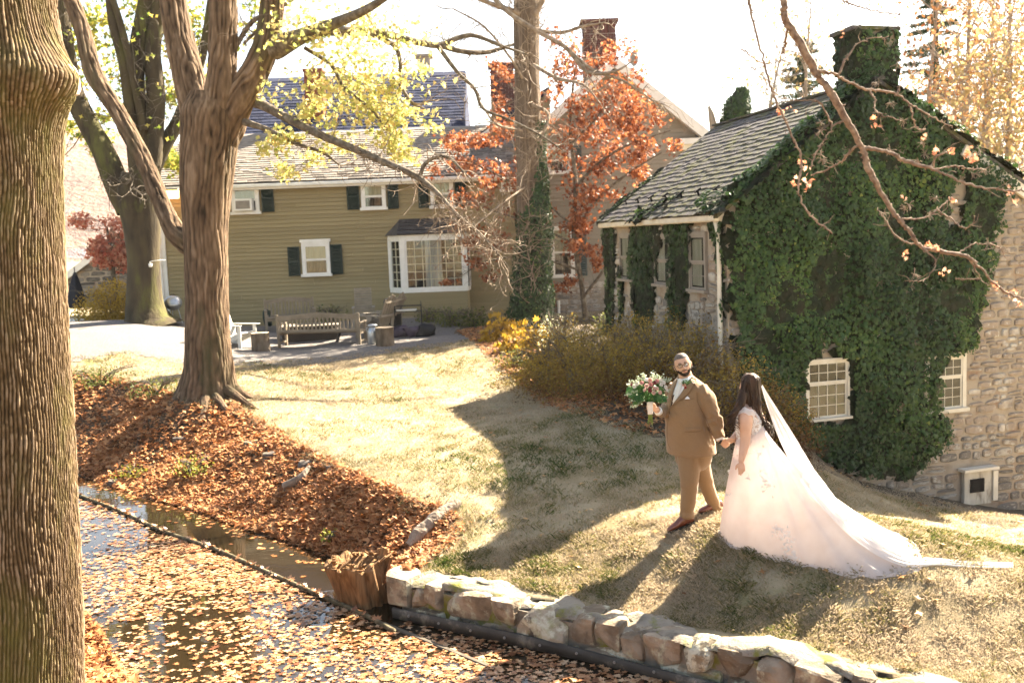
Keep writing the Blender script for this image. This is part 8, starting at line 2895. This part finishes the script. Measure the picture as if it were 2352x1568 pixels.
# off the shoulder lace sleeves and back straps
for arm, sgn in ((WL, -1), (WR, 1)):
    c0, c1 = arm[0][0], arm[1][0]
    d = (c1 - c0) / np.linalg.norm(c1 - c0)
    T_ = np.cross(d, A([0, 1.0, 0]))
    T_ /= np.linalg.norm(T_)
    U_ = np.cross(d, T_)
    mb = MB()
    n = 40
    V = []
    for j, (dd, rr) in enumerate(((-.012, .068), (.0, .086), (.022, .092), (.05, .089), (.064, .084))):
        for i in range(n):
            a = i * 6.283 / n
            r = rr * (1 + .045 * math.sin(9 * a + j) + .02 * rng.normal())
            V.append(c0 + d * (.018 + dd + .008 * math.sin(5 * a)) + T_ * r * math.cos(a) + U_ * r * math.sin(a))
    obj('lace_sleeve', V, gridvf(5, n, True), m_dressw, wo, True)
WB2 = bvh(WBV, WBF)
SBOD = bvh(BOD, [tuple(f) for f in gridvf(12, nb_, True)])
dpatch(WB2, P4([(1058, 548), (1090, 590), (1128, 650)]), P4([(1078, 545), (1112, 590), (1140, 640)]), 'shoulder_strap', m_dressw, wo, .010, 10, 4)

# skirt and train
hem_px = [(283, 1180), (300, 1215), (330, 1250), (480, 1312), (640, 1345), (830, 1400), (1000, 1442), (1300, 1474), (1440, 1455), (1520, 1400), (1560, 1352)]
Z5 = lambda zx, zy: (1552.3 + .36 * zx, 799.7 + .36 * zy)
near = A([G(*Z5(*p)) for p in hem_px])
tip, frt = near[-1].copy(), near[0].copy()
ax_ = (tip - frt)[:2] / np.linalg.norm((tip - frt)[:2])
pn = A([-ax_[1], ax_[0]])
far = []
for q in near[1:-1][::-1]:
    d = (q[:2] - frt[:2]) @ pn
    l = (q[:2] - frt[:2]) @ ax_
    w = frt[:2] + ax_ * l - pn * d * .9
    far.append([w[0], w[1], gz(*w)])
far = A(far)
if (near[4][:2] - frt[:2]) @ pn > 0:
    pn = -pn
OUT = np.vstack([near, far])
s = np.concatenate([[0], np.cumsum(np.linalg.norm(np.diff(np.vstack([OUT, OUT[:1]]), axis=0), axis=1))])
NT = 220
oc = crom(np.vstack([OUT, OUT[:1]]), 10)
sc_ = np.concatenate([[0], np.cumsum(np.linalg.norm(np.diff(oc, axis=0), axis=1))])
ww = Zb(1046, 775)
ang = np.arctan2(oc[:, 1] - ww[1], oc[:, 0] - ww[0])
tt = np.linspace(0, sc_[-1], NT + 1)[:-1]
HEM = np.column_stack([np.interp(tt, sc_, oc[:, k]) for k in range(3)])
HEM[:, 2] = ground_z(HEM[:, 0], HEM[:, 1]) + .015
dv = HEM[:, :2] - ww[:2]
dist = np.linalg.norm(dv, axis=1)
ta = np.clip((dv @ ax_) / dist, -1, 1)                       # 1 towards the train
tail = sstep(.2, 1.0, ta) * sstep(.6, 1.6, dist)
va = np.arctan2(dv[:, 1], dv[:, 0])
sa_, ca_ = np.cos(va), np.sin(va)
hw2 = np.column_stack([np.cos(va), np.sin(va)])
# waist ring point in the same direction
e1, e2 = hw2 @ sb2[:2], hw2 @ hb[:2]
rw_ = 1 / np.sqrt((e1 / .152) ** 2 + (e2 / .152) ** 2)
NL = 34
fold = .55 * np.sin(tt * 9.0) + .45 * np.sin(tt * 17.0 + 1.3) + .5 * vnoise(np.column_stack([tt * 3.0, tt * 0, tt * 0]))
SK = []
for k in range(NL):
    t = k / (NL - 1)
    w = t ** (1.0 - .10 * tail) * (1 - tail * 0)
    wxy = .0 + (1 - (1 - t) ** 1.25) * (1 - tail) + tail * t ** 1.06
    xy = ww[:2] + hw2 * (rw_ + (dist - rw_) * wxy)[:, None]
    xy = xy + hw2 * (.050 * fold * t * (1 - .3 * t) + .012 * fold * t ** 4)[:, None]
    zb_ = ground_z(xy[:, 0], xy[:, 1]) + .015
    H = ww[2] - zb_
    z = zb_ + (ww[2] - HEM[:, 2]) * (1 - t) ** (1.0 + .38 * tail)
    z = z + .010 * fold * t * tail + .012 * t ** 6 * np.maximum(0, np.sin(tt * 21))
    SK.append(np.column_stack([xy, z]))
SKV = A(SK).reshape(-1, 3)
SKF = gridvf(NL, NT, True)
sk = obj('skirt', SKV, SKF[:, ::-1], m_dress, wo, True)
SKB = bvh(SKV, [tuple(f) for f in SKF])
# sheer top layer edge: scalloped lace hem
hv = []
for j, f_ in enumerate((-.02, .03, .07)):
    k = SK[-1]
    f_ = f_ * .6
    hv.append(np.column_stack([ww[:2] + (k[:, :2] - ww[:2]) * (1 + f_ * .55 / np.maximum(dist, .4))[:, None], ground_z(k[:, 0], k[:, 1]) + .026 - .008 * j + .008 * np.sin(tt * 26 + j)]))
obj('hem_ruffle', A(hv).reshape(-1, 3), gridvf(3, NT, True)[:, ::-1], m_dress, wo, True)
# lace appliques scattered on bodice and skirt
q, n_, s_ = [], [], []
for (zx, zy, c, sp2) in [(1000, 760, 14, 26), (1060, 770, 14, 30), (1110, 770, 12, 26), (960, 820, 10, 22), (1100, 880, 10, 24), (1025, 1060, 7, 10), (1140, 1040, 18, 34), (1180, 1120, 16, 32), (1010, 860, 8, 18), (1235, 1440, 10, 18), (1285, 1480, 14, 26), (900, 870, 7, 14), (880, 1000, 6, 12), (870, 1180, 5, 12), (1080, 690, 22, 34), (1000, 690, 14, 26), (1110, 620, 9, 16), (960, 660, 10, 16)]:
    for _ in range(c):
        u, v = Z4(zx + rng.normal() * sp2, zy + rng.normal() * sp2)
        d = Vector(ray(u, v)).normalized()
        for B_ in (SBOD, SKB):
            h, nn, i, t_ = B_.ray_cast(Vector(EYE), d)
            if h is not None:
                q.append(A(h) - A(d) * .006)
                n_.append(-A(d) + rng.normal(size=3) * .3)
                s_.append(rng.uniform(.018, .036))
                break
for (zx, zy, c, sp2) in [(640, 1160, 10, 20), (690, 1200, 12, 26), (720, 1260, 14, 22), (740, 1310, 18, 22), (770, 1340, 12, 24)]:
    for _ in range(c):
        u, v = Z5(zx + rng.normal() * sp2, zy + rng.normal() * sp2)
        d = Vector(ray(u, v)).normalized()
        h, nn, i, t_ = SKB.ray_cast(Vector(EYE), d)
        if h is not None:
            q.append(A(h) - A(d) * .006)
            n_.append(-A(d) + rng.normal(size=3) * .3)
            s_.append(rng.uniform(.02, .042))
leafobj('lace_appliques', *MAPLE, A(q), A(n_), A(s_), m_dressw, wo, kind='stuff')
# hair
hb3 = -hb
cen = lambda zx, zy, dy: Zb(zx, zy, dy)
hr_ = [(256, 1040, .045, .050), (275, 1042, .075, .082), (310, 1044, .092, .100), (360, 1048, .098, .098), (420, 1052, .098, .090), (480, 1060, .100, .080), (540, 1080, .095, .065), (600, 1108, .085, .052), (660, 1135, .070, .045), (720, 1160, .05, .035), (770, 1180, .02, .02)]
hparts = [loftvf([(Zb(zx, zy, -.02), sb2 * a, hb * b) for zy, zx, a, b in hr_], 26, 4, True, 2.1)]
hparts[0] = (hparts[0][0], hparts[0][1])
hparts.append(tubevf([Zb(985, 400, -.12), Zb(968, 480, -.15), Zb(930, 545, -.17), Zb(902, 600, -.17), Zb(908, 660, -.17)], [.045, .050, .036, .030, .016], 12, True, 5))


def hdisp(V, N):
    q = V - whc
    return .007 * vnoise(np.column_stack([q[:, 0] * 38, q[:, 1] * 38, q[:, 2] * 7])) + .004 * vnoise(q * A([80, 80, 12]))


# keep the face clear of hair
hair, HRV, HRF = fuse([hparts[0], hparts[1]], .008, 'hair', m_dhair, wo, 2, hdisp)
st = MB()
for k in range(150):
    if k < 95:
        a0 = rng.uniform(-1, 1)
        zx0, zy0 = 1055 + 45 * a0, rng.uniform(290, 420)
        ex, ey = 1165 + 40 * rng.normal() * .7 + 15 * a0, rng.uniform(660, 800)
        K = [(zx0, zy0), (zx0 + 12, 450), (1085 + 30 * a0, 540), ((1085 + ex) / 2 + 15 * a0, (560 + ey) / 2 + 10), (ex, ey)]
        dys = [-.09, -.10, -.11, -.10, -.09]
    else:
        a0 = rng.uniform(-1, 1)
        ex, ey = 905 + 22 * rng.normal(), rng.uniform(600, 700)
        K = [(1000 + 20 * a0, 300 + rng.uniform(0, 40)), (978 + 14 * a0, 400), (960 + 12 * a0, 480), (925 + 14 * a0, 545), (895 + 12 * a0, 600), (ex, ey)]
        dys = [-.085, -.13, -.17, -.20, -.20, -.20]
    P = A([Zb(x, y, d + rng.normal() * .012) for (x, y), d in zip(K, dys)])
    Pc = crom(P, 8)
    t = np.linspace(0, 1, len(Pc))
    ph = rng.uniform(0, 6.28)
    am = .034 * t ** 1.3
    Pc = Pc + (np.sin(t * 19 + ph) * am)[:, None] * A([1, 0, .2]) + (np.cos(t * 19 + ph) * am)[:, None] * A([0, 1, 0])
    st.tube(Pc, np.interp(t, [0, .2, .8, 1], [.004, .008, .008, .002]) * rng.uniform(.7, 1.2), 6)
st.build('locks', m_dhair, wo, True)
MB().tube([whc + wu_ * .115 - wf_ * .05 + wr_ * k * .045 for k in (-1, -.5, 0, .5, 1)], .006, 6, True, 3).build('hair_comb', m_dressw, wo)
# face details on the sliver of profile that shows
for s_ in (-1, 1):
    ec = whc + wr_ * .030 * s_ + wf_ * .073 + wu_ * .006
    eo = MB().add(*ell(ec, wr_ * .011, wf_ * .007, wu_ * .006)).build('eye', m_eyew, wo, True)
    MB().add(*ell(ec + wf_ * .005, wr_ * .005, wf_ * .003, wu_ * .005, 10, 7)).build('iris', m_iris, eo, True)
    MB().tube([ec + wu_ * .007 - wr_ * s_ * .011, ec + wu_ * .010 + wf_ * .004, ec + wu_ * .007 + wr_ * s_ * .012], .0018, 5, True, 3).build('eyelashes', m_beard, wo)
    MB().tube([ec + wu_ * .024 - wr_ * s_ * .014 + wf_ * .008, ec + wu_ * .029 + wf_ * .006, ec + wu_ * .023 + wr_ * s_ * .016], .0022, 5, True, 3).build('eyebrow', m_dhair, wo)
MB().add(*ell(whc + wf_ * .083 - wu_ * .062, wr_ * .018, wf_ * .008, wu_ * .008)).build('mouth', mat('rose_lip', [(.50, .16, .15)], rough=.4), wo, True)

# veil: one long thin cloth from the comb down her back and out over the train
vl = [(545, 245, 10.44), (560, 300, 10.40), (588, 390, 10.36), (625, 500, 10.32), (680, 630, 10.26), (755, 770, 10.16)]
vr = [(552, 235, 10.52), (585, 290, 10.48), (640, 375, 10.42), (720, 500, 10.36), (800, 630, 10.30), (880, 765, 10.22)]
vl2 = [(860, 930), (1000, 1090), (1160, 1240), (1330, 1345), (1480, 1392), (1640, 1402), (1830, 1412), (2000, 1416), (2152, 1418)]
vr2 = [(975, 900), (1085, 1040), (1215, 1170), (1380, 1272), (1500, 1325), (1660, 1352), (1830, 1372), (2000, 1380), (2152, 1384)]
KV = 12
rowsL = [at(*Z5(a, b), y) for a, b, y in vl]
rowsR = [at(*Z5(a, b), y) for a, b, y in vr]
rows = [[l + (r - l) * j / (KV - 1) for j in range(KV)] for l, r in zip(rowsL, rowsR)]
for (la, lb_), (ra, rb) in zip(vl2, vr2):
    row = []
    for j in range(KV):
        u, v = Z5(la + (ra - la) * j / (KV - 1), lb_ + (rb - lb_) * j / (KV - 1))
        d = Vector(ray(u, v)).normalized()
        h, nn, i, t_ = SKB.ray_cast(Vector(EYE), d)
        g = G(u, v)
        if h is None or np.linalg.norm(A(h) - EYE) > np.linalg.norm(g - EYE):
            row.append(g + UPV * .03)
        else:
            row.append(A(h) - A(d) * .03)
    rows.append(row)
VG = A(rows)
nR = len(VG)
fine = np.stack([crom(VG[:, j], 6) for j in range(KV)], 1)
# smooth along and across, then ripple
for _ in range(5):
    fine[1:-1] = (fine[:-2] + 2 * fine[1:-1] + fine[2:]) / 4
    fine[:, 1:-1] = (fine[:, :-2] + 2 * fine[:, 1:-1] + fine[:, 2:]) / 4
m_ = len(fine)
tv = np.linspace(0, 1, m_)[:, None]
jj = np.arange(KV)[None] / (KV - 1)
rip = .012 * np.sin(jj * 21 + tv * 5) * (1 - .4 * tv)
fine = fine + rip[..., None] * A([0, -.6, .5])
fine[..., 2] = np.maximum(fine[..., 2], ground_z(fine[..., 0], fine[..., 1]) + .018)
vo = obj('veil', fine.reshape(-1, 3), gridvf(m_, KV), m_veil, wo, True)
# ================================================================== AIR
m_haze = bpy.data.materials.new('haze_air')
m_haze.use_nodes = True
_t = m_haze.node_tree
_t.nodes.remove(_t.nodes['Principled BSDF'])
_v = _t.nodes.new('ShaderNodeVolumePrincipled')
_v.inputs['Color'].default_value = (.93, .92, .92, 1)
_v.inputs['Density'].default_value = .00016
_v.inputs['Anisotropy'].default_value = .3
_t.links.new(_v.outputs[0], _t.nodes['Material Output'].inputs['Volume'])
V, F = boxvf((950, 950, 40))
tag(obj('haze', V + A([0, 0, 36]), F, m_haze, None, kind='stuff'), None)
